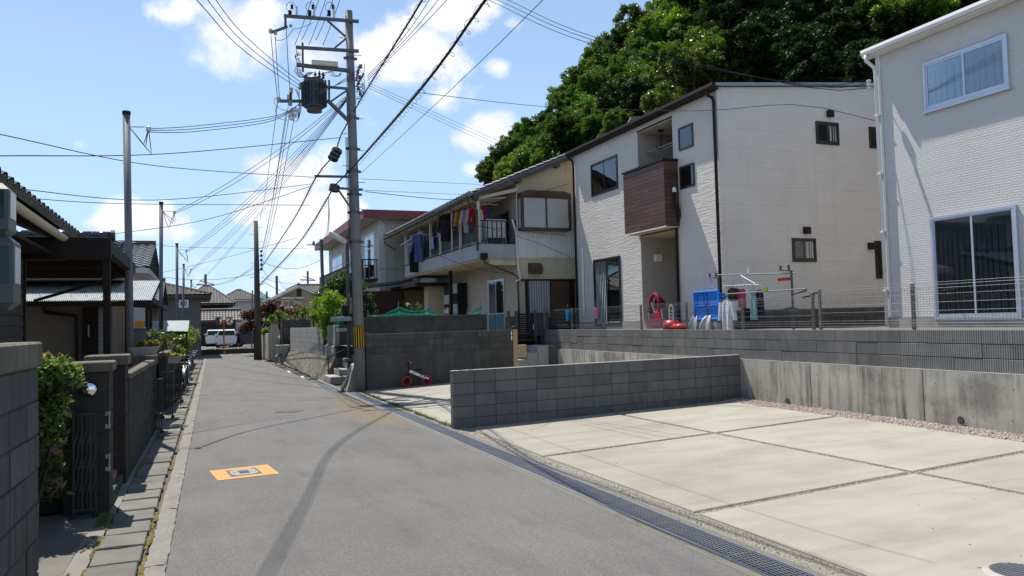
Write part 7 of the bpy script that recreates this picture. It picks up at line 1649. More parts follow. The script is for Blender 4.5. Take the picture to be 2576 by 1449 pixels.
xarm(c4(450, 1375)+o_, c4(725, 1380)+o_, .06); z6b = lambda x, y, Y=YP: ony((1150+x/3.22)*.6708, (550+y/3.22)*.6708, Y)
xarm(z6b(355, 510)+o_, z6b(665, 530)+o_, .06)
xarm(c4(225, 135)+o_, c4(225, 228)+o_, .06); xarm(c4(240, 222)+o_, c4(108, 268)+o_, .06); xarm(c4(357, 345)+o_, c4(360, 570)+o_, .05)
for a, b in (((550, 175), (690, 295)), ((605, 385), (695, 310)), ((560, 800), (712, 945)), ((580, 795), (705, 708))):
    w_ = .085 if a == (560, 800) else .045; xarm(c4(*a)+o_, c4(*b)+o_*.8, w_, 'arm_brace')
xarm(z6b(365, 520)+o_, z6b(548, 785)+o_*.9, .045, 'arm_brace'); xarm(c4(700, 700)+o_, c4(705, 930)+o_, .04, 'arm_brace')
# transformer
tcn = c4(441, 745)+Vector((0, -.25, 0)); R_ = .27
mb = MB(); mb.lathe([(R_*.72, -.50), (R_*.74, -.41), (R_, -.38), (R_, .30), (R_*.98, .36), (R_*.6, .42), (.02, .44)], tcn, 24); tf = mb.build('transformer', M['trafo'], up_)
for k in range(22):
    a = k*2*math.pi/22; mb = MB(); d = Vector((math.cos(a), math.sin(a), 0)); p = tcn+d*(R_+.03); mb.bar(p+Vector((0, 0, -.34)), p+Vector((0, 0, .26)), .016, .07, upv=d); mb.build('cooling_fin', M['trafo'], tf)
mb = MB()
for (x, y) in ((450, 610), (482, 605), (512, 615)):
    p = c4(x, y)+Vector((0, -.25, 0)); mb.lathe([(.03, -.06), (.045, -.04), (.02, 0), (.045, .03), (.02, .07), (.012, .12)], p, 8)
p = c4(375, 625)+Vector((0, -.25, 0)); mb.lathe([(.035, -.07), (.04, -.03), (.03, .05)], p, 8); mb.build('bushing', M['black'], tf)
mb = MB(); mb.bar(c4(425, 505)+o_*1.5, c4(625, 520)+o_*1.5, .12, .13); mb.build('long_box', M['cream'], up_)
mb = MB(); mb.bar(c4(530, 640)+o_*1.6, c4(530, 800)+o_*1.6, .05, .05); mb.bar(c4(558, 640)+o_*1.6, c4(558, 800)+o_*1.6, .05, .05); mb.build('hanger_frame', M['steel_dark'], up_)
def insul(x, y0, y1, mat, r=.035, dx=0):
    p, q = c4(x, y0)+o_, c4(x+dx, y1)+o_; mb = MB(); n = 7; d = q-p
    mb.tube([p+d*(k/12) for k in range(13)], [r*(1.0 if k % 2 else .55) for k in range(13)], 10); return mb.build('insulator', M[mat], up_)
for x in (312, 447, 600): insul(x, 60, 145, 'porcelain', .035)
for x in (260, 412, 562): insul(x, 95, 140, 'black', .05)
for x in (275, 437, 592): insul(x, 50, 85, 'black', .04)
insul(268, 690, 735, 'porcelain', .055); insul(250, 745, 785, 'porcelain', .05); insul(260, 795, 832, 'porcelain', .06); insul(265, 730, 790, 'black', .045); insul(338, 655, 705, 'porcelain', .05); insul(172, 765, 805, 'porcelain', .06); insul(110, 240, 272, 'porcelain', .05); insul(148, 255, 285, 'porcelain', .045); insul(265, 205, 225, 'porcelain', .04)
mb = MB(); r_ = random.Random(3)
for k in range(14): p = c4(285+r_.uniform(-28, 28), 890+r_.uniform(-45, 45)*(1 if k % 2 else .6))+Vector((0, -.2+r_.uniform(-.08, .08), 0)); mb.box(p-Vector((.05, .05, .05)), p+Vector((.05, .05, .05)), ch=.02)
mb.build('cutout_switch', M['alu'], up_)
# rack on the right of the pole
mb = MB(); mb.bar(c4(795, 530)+o_, c4(770, 640)+o_, .07, .05); mb.bar(c4(830, 580)+o_, c4(775, 680)+o_, .05, .05)
for k in range(6): p = c4(790+r_.uniform(-25, 40), 530+k*42)+o_; mb.lathe([(.02, -.05), (.05, -.02), (.03, .02), (.05, .05)], p, 8)
mb.build('service_rack', M['steel_dark'], up_)
# jumpers and loops
def loop(pts, r=.007, name='jumper_cable', mat='black'):
    P = [Vector(p) for p in pts]; mb = MB(); out_ = []
    for i in range(len(P)-1):
        p0, p1, p2, p3 = P[max(i-1, 0)], P[i], P[i+1], P[min(i+2, len(P)-1)]
        for k in range(5):
            t = k/5; out_.append(.5*((2*p1)+(p2-p0)*t+(2*p0-5*p1+4*p2-p3)*t*t+(3*p1-p0-3*p2+p3)*t**3))
    out_.append(P[-1]); mb.tube(out_, r, 5); return mb.build(name, M[mat], up_)
for x in (260, 412, 562): loop([c4(x, 95), c4(x-25, 55), c4(x-5, 20), c4(x+30, 22), c4(x+50, 60)])
for k in range(7): x = 310+k*7; loop([c4(x, 515+k*4), c4(x-5+r_.uniform(-15, 5), 560), c4(x+40, 595+r_.uniform(-8, 8)), c4(x+95, 560)])
for k in range(6): loop([c4(312+k*9, 385+k*8), c4(305+r_.uniform(-8, 25), 440), c4(330+r_.uniform(-15, 15), 480), c4(320+k*6, 515)])
for k in range(3): loop([c4(560+15*k, 560), c4(590+20*k, 590), c4(650, 590-8*k), c4(660+2*k, 565)])
for k in range(9): a = r_.uniform(520, 700); loop([c4(770+r_.uniform(-10, 20), a), c4(830+r_.uniform(-20, 30), a+r_.uniform(-30, 50)), c4(820+r_.uniform(-20, 20), a+70), c4(775, a+90+r_.uniform(-20, 40))])
for k in range(4): loop([c4(300+k*12, 690), c4(335, 760+k*10), c4(350-k*6, 850), c4(320, 940), c4(290, 930)])
loop([c4(170, 800), c4(152, 860), c4(175, 915), c4(240, 935)]); loop([c4(165, 760), c4(140, 770), c4(150, 810), c4(200, 850), c4(260, 865)]); loop([c4(150, 280), c4(165, 315), c4(235, 295), c4(288, 225)]); loop([c4(285, 228), c4(350, 215), c4(440, 180)])
for (a, b) in (((115, 275), (168, 770)), ((150, 285), (183, 770)), ((236, 228), (262, 690))): loop([c4(*a), c4((a[0]+b[0])/2-2, (a[1]+b[1])/2), c4(*b)], .009)
for k in range(4): loop([c4(490+12*k, 600), c4(500+20*k, 575-6*k), c4(560+18*k, 560)])
# down-conductors against the pole
for dx_ in (-.17, -.15, -.20): 
    mb = MB(); mb.tube([mpz(1.0)+Vector((dx_, -.06, 0)), mpz(6.9)+Vector((dx_, -.06, 0))], .008, 5); mb.build('conduit', M['black'], up_)
mb = MB(); mb.tube([mpz(.02)+Vector((.17, -.03, 0)), mpz(1.5)+Vector((.165, -.03, 0)), mpz(1.9)+Vector((.19, .05, 0))], .016, 6); mb.build('conduit', M['black'], up_)
# street lamp
sl_ = thing('street_lamp', 'slanting tube street lamp reaching toward the road in front of the red eaves', 'street lamp', (4.1, 23.2, 5))
a, b = z6b(272, 1035, 23.2), z6b(478, 1155, 23.2); mb = MB(); mb.tube([a, a.lerp(b, .1), b], [.05, .075, .075], 12); mb.build('lamp_housing', M['corr_white'], sl_, smooth=True)
mb = MB(); mb.tube([a.lerp(b, .05)+Vector((0, 0, -.06)), a.lerp(b, .85)+Vector((0, 0, -.06))], .045, 10); mb.build('lamp_tube', M['frost'], sl_)
mb = MB(); mb.tube([b, b+Vector((.22, 0, -.05))], .03, 8); mb.build('bracket', M['steel_dark'], sl_)
# cable closures
def closure(label, a, b, r):
    t = thing('cable_closure', label, 'cable closure', (a+b)/2); mb = MB(); mb.tube([a, a.lerp(b, .06), a.lerp(b, .94), b], [r*.7, r, r, r*.7], 14); mb.build('closure_body', M['black'], t, smooth=True)
    mb = MB()
    for k in (.2, .5, .8): p = a.lerp(b, k); d = (b-a).normalized()*.02; mb.tube([p-d, p+d], r*1.08, 14)
    mb.build('closure_band', M['steel_dark'], t)
closure('large black cable closure slung above the upper arm of the main pole', c4(625, 1170)+o_*2, c4(578, 1262)+o_*2, .135)
closure('smaller black cable closure at the lower arm of the main pole', z6b(325, 475)+o_*2, z6b(305, 565)+o_*2, .125)
# =================================================================== WIRES
def wire(label, pts, r=.009, group=None, name='overhead_wire', mat='black', coil=None, n=26):
    P = [Vector(p) for p in pts]
    if len(P) == 2: P = [P[0], (P[0]+P[1])/2-Vector((0, 0, .012*(P[1]-P[0]).length)), P[1]]
    ln = [0]
    for i in range(1, len(P)): ln.append(ln[-1]+(P[i]-P[i-1]).length)
    def at(t):                                            # smooth interpolation through the points
        s = t*ln[-1]; res = Vector((0, 0, 0))
        if len(P) == 3:
            for i in range(3):
                w = 1.0
                for j in range(3):
                    if j != i: w *= (s-ln[j])/(ln[i]-ln[j])
                res += P[i]*w
            return res
        for i in range(len(P)-1):
            if s <= ln[i+1]+1e-6:
                u = (s-ln[i])/(ln[i+1]-ln[i]); p0, p1, p2, p3 = P[max(i-1, 0)], P[i], P[i+1], P[min(i+2, len(P)-1)]
                return .5*((2*p1)+(p2-p0)*u+(2*p0-5*p1+4*p2-p3)*u*u+(3*p1-p0-3*p2+p3)*u**3)
        return P[-1]
    mb = MB(); mb.tube([at(k/n) for k in range(n+1)], r, 6)
    if coil:                                              # spiral hanger round the bundle: (radius, pitch)
        L_ = ln[-1]; m = int(L_/coil[1]*8); pts_ = []
        for k in range(m+1):
            t = k/m; p = at(t); d = (at(min(t+.002, 1))-at(max(t-.002, 0))).normalized(); a = d.cross(Vector((0, 0, 1))).normalized(); b = a.cross(d); th = k*2*math.pi/8; pts_.append(p+(a*math.cos(th)+b*(math.sin(th)-.6))*coil[0])
        mb.tube(pts_, .0032, 4)
    return tag(mb.build(name, M[mat], smooth=True), label, 'cable', group)
G3 = 'three parallel wires from the top left to the main pole'
for k in range(3):
    dz = Vector((0, 0, .22*k)); e = c4(790, 545+k*25); s_ = ony(495, 0, 11.0); P_ = [s_+(s_-ony(612, 126, 15.0))*1.3, s_, ony(612, 126, 15.0), ony(752, 222, 18.6), ony(800, 239, 19.6)]
    wire('one of three parallel black wires curving from the top left to the main pole', [p+dz*(1-.15*q if q < 3 else .4-.15*(q-3)) for q, p in enumerate(P_)]+[e], .0072, G3)
# service drops to the left poles
for k, pl_ in enumerate(POLES):
    n = (3, 2, 3, 3, 2)[k]
    for q in range(n):
        e = c4(745-8*q, 700+14*q+6*k); 
        if k == 0: wire('one of three slack wires from the transformer to the nearest service pole', [pl_+Vector((0, 0, -.03*q)), ony(500, 316+7*q, 17.2), ony(690, 292+5*q, 19.5), c4(330+20*q, 815-20*q)], .008, 'slack wires to the nearest service pole')
        else: wire(('', 'one of two wires sloping from the main pole to the second service pole', 'one of three wires sloping from the main pole to the third service pole', 'one of three wires sloping from the main pole to the fourth service pole', 'one of two wires sloping from the main pole to the farthest service pole')[k], [e, e.lerp(pl_, .5)-Vector((0, 0, .25+.12*q)), pl_+Vector((0, 0, -.05*q))], .007, ('', 'wires to the second service pole', 'wires to the third service pole', 'wires to the fourth service pole', 'wires to the farthest service pole')[k])
# far old pole
fp = thing('utility_pole', 'old dark street pole without crossarms at the bend before the junction', 'utility pole', (2.98, 45, 0))
ft = ony(643.5, 556, 45); mb = MB(); mb.tube([(3.0, 45, 0), (ft.x, 45, ft.z)], [.20, .115], 14); mb.build('pole', M['pole_wood'], fp, smooth=True)
mb = MB()
for k in range(14): z = 2.2+k*.4; s = 1 if k % 2 else -1; x_ = 3.0+(ft.x-3.0)*z/ft.z; mb.tube([(x_+s*.12, 44.95, z), (x_+s*.36, 44.95, z)], .012, 4)
mb.build('pole_steps', M['steel_dark'], fp)
mb = MB(); r_ = random.Random(8)
for k in range(5): z = ft.z-1.7-.25*k; x_ = 3.0+(ft.x-3.0)*z/ft.z; mb.lathe([(.02, -.08), (.07, -.04), (.07, .04), (.02, .08)], (x_+.25, 44.9, z), 8)
mb.build('insulators', M['steel_dark'], fp)
mb = MB(); mb.box((2.75, 44.7, 0), (2.82, 44.8, 1.9)); mb.build('cable_guard', M['black'], fp)
fz = lambda z, dx_=.22: Vector((3.0+(ft.x-3.0)*z/ft.z+dx_, 44.9, z))
for k, (x, y, z) in enumerate(((168, 790, ft.z+.1), (250, 830, ft.z-1.9), (235, 860, ft.z-2.1), (262, 870, ft.z-2.4), (300, 900, ft.z-2.7))):
    s_ = c4(x, y); wire('one of five thin wires dropping from the transformer bracket to the old street pole', [s_, s_.lerp(fz(z), .5)-Vector((0, 0, .35)), fz(z)], .008, 'thin wires from the transformer to the old pole')
# telecom bundles
bA = [onz(1290, -400, 6.9), onz(1062, 0, 6.5), onz(985, 125, 6.5), ony(905, 255, 20.3), c4(645, 1070)+o_*2, c4(600, 1215)+o_*2, z6b(110, 375)+o_, ony(735, 558, 31), fz(4.95, .12)]
wire('upper black telephone cable bundle passing the main pole to the old pole', bA, .017, None, 'cable_bundle', coil=(.05, .55), n=70)
bA2 = [p+Vector((.06, 0, .10)) for p in bA[:4]]
wire('thin wire riding just above the upper black telephone bundle', bA2, .006, n=30)
bB = [onz(1500, -380, 5.6), onz(1221, 0, 5.2), onz(1058, 225, 5.2), ony(905, 402, 20.4), z6b(430, 380)+o_*1.5, z6b(320, 480)+o_*1.5, z6b(250, 620)+o_*1.5, ony(745, 620, 30), fz(4.15, .12)]
wire('lower black telephone cable bundle with spiral hangers crossing the sky to the main pole', bB, .018, None, 'cable_bundle', coil=(.06, .45), n=70)
bB2 = [p+Vector((.05, 0, .09)) for p in bB[:5]]; wire('support wire just above the lower black telephone bundle', bB2, .007, n=30)
wire('single thin cable from the upper right sky down to the main pole band', [onz(1530, -180, 5.8), onz(1365, 0, 5.6), onz(1130, 230, 5.6), ony(908, 436, 20.7)], .005, n=40)
for k, (u, v) in enumerate(((1240, 360), (1236, 350), (1232, 342))):
    wire('one of three thin wires from the pole rack to the trees behind', [ony(926, 208+6*k, 20.7), ony(1085, 279+8*k, 28), ony(u+260, v+105+16*k, 44)], .006, 'thin wires from the rack to the hillside')
hb_ = Vector((AX-.1, AYF+.02, 6.1))
for k, (u0, u1, v1) in enumerate(((1228, 1495, 112), (1252, 1500, 103), (1277, 1505, 96))):
    q = ony(u0, 0, 18.0); m_ = ony(u1, v1, 15.5); wire('one of three parallel wires from the sky to the near white house bracket', [q+(q-m_)*.6, q, m_, ony(2010, 210+3*k, 12.6), hb_+Vector((-.1, 0, .48-.09*k))], .008, 'parallel wires to the near white house')
for k in range(3):
    wire('one of three thin wires fanning from the main pole rack up past the clouds', [ony(925, 190+6*k, 20.7), onz(1010+15*k, 100-6*k, 8.6), onz(1080+22*k, 0, 8.8), onz(1150+40*k, -120, 9.0)], .008, 'thin wires fanning up from the rack')
for k in range(5):
    x = 300+k*55; wire('one of five overhead lines leaving the top crossarm toward the top of the frame', [c4(x, 350-40*(k % 2)), onz(644+(x+110)*.3239, 20, 10.6), onz(644+(x+190)*.3239, -80, 10.9)], .009, 'overhead lines leaving the top crossarm')
dB_ = ony(1052, 233, 14.5)
wire('drop wire from the lower telephone bundle across the balcony house to the near white house', [dB_, onx(1372, 268, 9.3), onx(1740, 279, 11.5), ony(2000, 263, 13.2), Vector((AX-.08, AYF+.02, 5.72))], .007)
# wires to the left across the sky
for k, (pts, lb) in enumerate(((((0, 392, 14), (430, 386, 17.5), (857, 346, 20.6)), 'thick nearly level cable from the left edge to the upper telephone bundle'), (((0, 338, 13), (400, 418, 17), (790, 446, 20.7)), 'thin cable falling from the left edge to the upper lower-arm tip'), (((0, 470, 15), (400, 503, 18), (790, 462, 20.7)), 'sagging thin cable below the thick level cable'), (((0, 492, 16), (300, 512, 18.5), (780, 516, 21)), 'lowest almost level thin cable on the left sky'), (((260, 592, 24), (520, 552, 22.5), (785, 467, 20.9)), 'cable rising from the tiled roof to the main pole arm'), (((390, 690, 40), (560, 650, 38), (748, 598, 30)), 'cable rising from the third service pole past the old pole'), (((340, 608, 33), (470, 622, 35), (770, 625, 36)), 'thin level cable behind the service poles'))):
    P_ = [ony(*p) for p in pts]; P_ = [P_[0]+(P_[0]-P_[1])*.5]+P_; wire(lb, P_, .010 if k == 0 else .008)
for k, (pts, lb) in enumerate(((((908, 450, 20.8), (1080, 458, 24), (1225, 465, 31)), 'upper thin level wire from the main pole to the old house roof'), (((908, 478, 20.8), (1060, 485, 24), (1218, 490, 30)), 'lower thin level wire from the main pole to the old house roof'), (((918, 482, 20.8), (1130, 502, 22.5), (1300, 497, 23.8), (1432, 462, 24.2)), 'black cable sagging from the main pole to the wall of the old house'), (((930, 530, 24), (1100, 640, 24.2), (1305, 692, 24.3)), 'black cable crossing in front of the laundry balcony'), (((905, 525, 20.9), (1130, 560, 24), (1420, 592, 24.2)), 'thin cable passing below the eave of the old house'), (((1215, 570, 24.1), (1320, 600, 24.0), (1435, 648, 24.2)), 'thin cable from the balcony band across the corrugated wall'))):
    wire(lb, [ony(*p) for p in pts], .010 if k == 2 else .007)
# wires between the far poles
far = [(517, 690, 726, 90, 'crossarmed far pole above the dark tiled roof'), (696, 694, 742, 85, 'plain far pole right of the green roof'), (774, 682, 716, 100, 'crossarmed far pole behind the cream gable'), (671, 733, 760, 110, 'short crossarmed far pole behind the green roof'), (463, 700, 740, 60, 'thin bent far post above the dull slate roof')]
FP = []
for (u, v0, v1, y_, lb) in far:
    a = ony(u, v0, y_); t = thing('utility_pole', lb, 'utility pole', (a.x, y_, 0)); mb = MB(); mb.tube([(a.x, y_, 0), a], .13 if u != 463 else .05, 8); mb.build('pole', M['pole_steel'], t); FP.append(a)
    if u in (517, 774, 671):
        mb = MB(); mb.bar(a+Vector((-.95, 0, -1.1)), a+Vector((.95, 0, -1.2)), .12, .12); mb.bar(a+Vector((-.6, 0, -.7)), a+Vector((.8, 0, -1.1)), .08, .08); mb.build('crossarm', M['steel_dark'], t)
ps = thing('service_pole', 'grey steel post with a side arm at the left end of the red eaves', 'utility pole', (6.3, 47, 0))
a = ony(808, 602, 47); mb = MB(); mb.tube([(a.x+.12, 47, 0), a], .10, 10); mb.build('pole', M['pole_steel'], ps)
mb = MB(); mb.bar(a+Vector((-.85, 0, -.35)), a+Vector((.1, 0, -.35)), .05, .05); mb.lathe([(.02, -.12), (.08, -.05), (.08, .05), (.02, .15)], a+Vector((-.45, 0, -.25)), 8); mb.build('side_arm', M['steel_dark'], ps)
for k in range(3): 
    s_ = z6b(255, 615)+o_; wire('one of three wires dropping from the main pole to the post by the red eaves', [s_, s_.lerp(a, .55)-Vector((0, 0, .5+.1*k)), a+Vector((-.45-.1*k, 0, -.3))], .007, 'wires to the post by the red eaves')
for k, (p, q, lb) in enumerate(((fz(5.6), FP[0]+Vector((.8, 0, -1.1)), 'wire from the old street pole to the crossarmed far pole'), (fz(5.3), FP[0]+Vector((-.8, 0, -1.1)), 'lower wire from the old street pole to the crossarmed far pole'), (fz(5.5), a+Vector((0, 0, -1.2)), 'upper wire from the old street pole to the red eaves'), (fz(4.6), FP[2]+Vector((0, 0, -.9)), 'wire from the old street pole to the pole behind the cream gable'), (fz(5.2), FP[1], 'wire from the old street pole to the plain far pole'), (fz(4.9), POLES[3]+Vector((-3, 0, 0)), 'wire from the old street pole to the left service poles'), (FP[1], ony(770, 777, 77.2), 'thin wire falling onto the cream gable'), (fz(4.4), ony(900, 790, 77), 'thin wire passing in front of the cream gable'), (FP[0], POLES[4], 'wire between the farthest service pole and the crossarmed far pole'))):
    wire(lb, [p, p.lerp(q, .5)-Vector((0, 0, .5)), q], .012)
# =================================================================== YARD THINGS in front of the balcony house
zJ = lambda x, y: ((2050+x/2.2294)*.6708, (800+y/2.2294)*.6708)
RKX = 11.0
rk = thing('laundry_rack', 'steel laundry stand with two long poles behind the mesh fence', 'laundry rack', (RKX, 13.3, 1.5))
mb = MB()
for y_ in (14.45, 12.1):
    mb.tube([(RKX, y_, 1.46), (RKX, y_, 2.66)], .024, 8); mb.tube([(RKX-.02, y_, 2.66), (RKX-.02, y_+.3, 2.70)], .018, 8); mb.tube([(RKX, y_, 2.18), (RKX-.1, y_-.5, 2.24)], .018, 8)
    for q in (.05, .28): mb.box((RKX-.04, y_+q-.015, 2.68), (RKX+.0, y_+q+.015, 2.78))
mb.build('stand', M['steel_dark'], rk)
for (a, b) in (((RKX, 14.75, 2.74), (RKX, 12.0, 2.60)), ((RKX-.1, 14.0, 2.27), (RKX-.1, 11.6, 2.27))):
    mb = MB(); mb.tube([a, b], .014, 8); mb.build('laundry_pole', M['steel'], rk)
pegs = thing('clothes_peg', 'tiny white peg on the upper laundry pole', 'clothes peg', (RKX, 13.5, 2.7)); mb = MB(); mb.box((RKX-.012, 13.38, 2.69), (RKX+.012, 13.41, 2.80)); mb.build('peg_body', M['white'], pegs)
bt_ = thing('clothes_clip', 'red and white patterned clip strip hanging at the near end of the upper laundry pole', 'clothes clip', (RKX, 12.3, 2.5)); mb = MB()
for k in range(7): mb.box((RKX-.015, 12.15+.05*k, 2.47), (RKX+.015, 12.19+.05*k, 2.53))
mb.build('clip', M['red'], bt_)
ycl = thing('clothes_clip', 'yellow-green clips on the lower laundry pole', 'clothes clip', (RKX-.1, 12.6, 2.3)); mb = MB()
for k in range(4): mb.box((RKX-.13, 12.70+.03*k, 2.27), (RKX-.09, 12.715+.03*k, 2.36))
mb.build('clip', cloth('lime_plastic', (.35, .45, .05)), ycl)
tub = thing('storage_tub', 'bright blue plastic tub hanging on its side from the laundry stand', 'tub', (10.98, 14.8, 1.75))
y0t, y1t, z0t, z1t = 14.28, 15.22, 1.72, 2.36
mb = MB()
def tubshell(s): return [(RKX-.12+s, y0t+.03+s*.25, z0t+.02+s*.25), (RKX-.12+s, y1t-.03-s*.25, z0t+.02+s*.25), (RKX-.12+s, y1t-.03-s*.25, z1t-.02-s*.2), (RKX-.12+s, y0t+.03+s*.25, z1t-.02-s*.2)]
A_, B_ = tubshell(0), tubshell(.26); mb.add(A_+B_, [(3, 2, 1, 0), (4, 5, 6, 7)]+[(i, (i+1) % 4, 4+(i+1) % 4, 4+i) for i in range(4)]); mb.build('tub_body', M['blue'], tub)
mb = MB()
for (a, b, c, d) in ((y0t, y1t, z0t-.02, z0t+.02), (y0t, y1t, z1t-.03, z1t+.02), (y0t-.02, y0t+.03, z0t+.02, z1t-.03), (y1t-.03, y1t+.02, z0t+.02, z1t-.03)): mb.box((RKX-.15, a, c), (RKX-.10, b, d), ch=.008)
mb.build('tub_rim', M['blue'], tub)
mb = MB(); yc_ = (y0t+y1t)/2
mb.box((RKX-.145, yc_-.03, z0t+.02), (RKX-.121, yc_+.03, z1t-.04), ch=.006); mb.box((RKX-.145, y0t+.03, 2.0), (RKX-.121, y1t-.03, 2.04), ch=.006); mb.box((RKX-.145, yc_+.12, 2.28), (RKX-.121, y1t-.10, 2.32), ch=.006); mb.box((RKX-.145, yc_+.08, 2.08), (RKX-.121, yc_+.12, 2.30), ch=.006); mb.box((RKX-.145, y1t-.12, 2.08), (RKX-.121, y1t-.08, 2.30), ch=.006)
mb.build('tub_ribs', cloth('deep_blue_plastic', (.004, .10, .45)), tub)
hg = thing('tub_hanger', 'thin blue cords holding the blue tub to the upper laundry pole', 'cord', (RKX, 14.7, 2.5))
mb = MB(); mb.tube([(RKX-.02, 14.70, 2.70), (RKX-.02, 14.70, 2.55)], .007); mb.tube([(RKX-.02, 14.70, 2.55), (RKX-.1, 15.0, 2.37)], .005); mb.tube([(RKX-.02, 14.70, 2.55), (RKX-.1, 14.42, 2.37)], .005); mb.build('cord', M['blue'], hg)
drape('white_shirt', (.68, .68, .72), 'white shirt hanging in front of the fence beside the blue tub', 'shirt', (RKX-.14, 13.98, 2.15), .32, .66, 'y', 71, True)
drape('brown_garments', (.06, .03, .02), 'dark brown small garments on the peg hanger', 'garments', (RKX+.1, 14.05, 2.42), .34, .3, 'y', 72)
drape('pink_garment', (.45, .06, .13), 'deep pink garment on the peg hanger', 'garment', (RKX+.1, 13.75, 2.38), .22, .42, 'y', 73)
drape('white_garment', (.62, .6, .63), 'white and lilac garment between the pink and light blue ones', 'garment', (RKX+.12, 13.55, 2.36), .2, .42, 'y', 74)
drape('lightblue_trousers', (.28, .40, .44), 'light blue trousers at the near end of the peg hanger', 'trousers', (RKX+.1, 13.38, 2.30), .2, .62, 'y', 75)
drape('black_cloth', (.015, .015, .02), 'black cloth hanging behind the light blue trousers', 'cloth', (RKX+.2, 13.3, 2.33), .22, .55, 'y', 76)
drape('black_cloth', (.015, .015, .018), 'wide black cloth hanging behind the white shirt', 'cloth', (RKX+.25, 13.7, 2.02), .6, .4, 'y', 77)
ph2 = thing('peg_hanger', 'silver peg hanger with small garments beside the blue tub', 'clothes hanger', (RKX+.1, 13.7, 2.4))
mb = MB(); r_ = random.Random(4)
for k in range(5): mb.tube([(RKX-.05+.07*k, 14.2, 2.46), (RKX-.05+.07*k, 13.25, 2.44)], .006, 4)
for k in range(9): y_ = 14.2-.118*k; mb.tube([(RKX-.06, y_, 2.46), (RKX+.26, y_, 2.455)], .006, 4); mb.box((RKX+r_.uniform(-.05, .2), y_-.01, 2.40), (RKX+.23, y_+.01, 2.46))
mb.tube([(RKX+.1, 14.2, 2.46), (RKX+.02, 13.75, 2.70)], .004, 4); mb.tube([(RKX+.1, 13.3, 2.46), (RKX+.02, 13.75, 2.70)], .004, 4)
mb.build('hanger_frame', M['alu'], ph2)
drape('blue_gloves', (.02, .22, .55), 'blue and white cloth pegged on the far end of the mesh fence', 'cloth', (FX-.06, 20.95, 2.12), .17, .36, 'y', 78)
drape('swim_cap', (.45, .16, .25), 'pink and orange cloth pegged on the mesh fence before the door', 'cloth', (FX-.06, 19.15, 2.14), .15, .34, 'y', 79)
# grey block wall in the yard, its bicycle
yw2 = thing('block_wall', 'low grey-brown block wall behind the mesh fence between the two white houses', 'wall', (11.45, 14.5, 1.46))
block_wall(yw2, 4.8, 0, 2, t=.12, bl=.40, bh=.225, mat='block_dark', seed=31)
cb2 = thing('covered_bicycle', 'grey covered bicycle whose black handlebar shows over the yard wall', 'bicycle', (13.0, 14.9, 1.46))
mb = MB(); v = ony(1992, 748, 14.9); mb.sheet(lambda a, b: (v.x-.55+1.25*a, 14.75+.35*b, 1.46+(.50-1.2*(a-.42)**2)*math.sin(.35+2.45*b)), 12, 8); mb.build('cover', M['meter_grey'], cb2)
h_ = ony(2035, 745, 14.75); mb = MB(); mb.tube([h_+Vector((-.12, .1, -.03)), h_+Vector((0, 0, 0)), h_+Vector((.12, -.03, .06)), h_+Vector((.26, -.05, .09))], .022, 6); mb.tube([h_+Vector((0, .1, 0)), h_+Vector((.30, .12, .02))], .02, 6); mb.build('handlebar', M['black'], cb2)
# pink folded pushchair / toys, red bin, silver covers
pc = thing('folded_pushchair', 'crimson hooped pushchair leaning in the porch behind the fence', 'pushchair', (11.3, 17.6, 1.5))
c_ = onx(*zJ(905, 770), 11.3)
mb = MB(); pts = [(11.3, c_.y+.23*math.cos(a), c_.z-.02+.32*math.sin(a)) for a in np.linspace(-.6, math.pi+.6, 16)]; mb.tube(pts, .05, 10); mb.sheet(lambda a, b: (11.42+.12*math.sin(b*3.1), c_.y+.23*(.55+.45*b)*math.cos(.1+2.9*a), c_.z-.08+.36*(.5+.5*b)*math.sin(.1+2.9*a)), 14, 5); mb.build('hood', cloth('crimson', (.20, .008, .03)), pc, smooth=True)
mb = MB(); mb.tube([(11.27, c_.y+.12, c_.z+.08), (11.27, c_.y-.25, 1.5)], .014); mb.tube([(11.3, c_.y-.30, c_.z-.1), (11.27, c_.y-.42, 1.5)], .014); mb.tube([(11.27, c_.y+.30, c_.z-.2), (11.3, c_.y+.2, 1.5)], .014); mb.build('frame', M['alu'], pc)
mb = MB(); mb.box((11.25, c_.y-.30, 1.72), (11.33, c_.y-.02, 1.95), ch=.03); mb.build('seat', M['red'], pc)
pkb = thing('pink_basin', 'pale pink plastic basin under the crimson pushchair', 'basin', (11.2, 17.7, 1.46))
v = onx(*zJ(900, 930), 11.1); mb = MB(); mb.lathe([(.20, -.12), (.26, .12), (.27, .13), (.24, .13), (.18, -.09)], (11.1, v.y, 1.62), 20); mb.build('basin', cloth('pink_plastic', (.50, .24, .28)), pkb)
rb = thing('red_bin', 'shiny red round toy with a steel frame on top behind the fence', 'toy', (11.0, 16.9, 1.46))
v = onx(*zJ(1045, 940), 11.0); mb = MB(); mb.lathe([(.05, .26), (.16, .24), (.22, .16), (.23, .05), (.18, 0)][::-1], (11.0, v.y, 1.46), 20); mb.box((10.85, v.y-.55, 1.46), (11.1, v.y-.2, 1.62), ch=.05); mb.build('body', M['red'], rb, smooth=True)
mb = MB(); mb.tube([(11.0, v.y-.08, 1.70), (11.0, v.y-.09, 2.0), (11.0, v.y-.05, 2.08), (11.0, v.y+.05, 2.08), (11.0, v.y+.09, 2.0), (11.0, v.y+.08, 1.70)], .018, 6)
for z in (1.78, 1.86, 1.94): mb.tube([(11.0, v.y-.09, z), (11.0, v.y+.09, z)], .012, 5)
mb.build('frame', M['alu'], rb)
scv = []
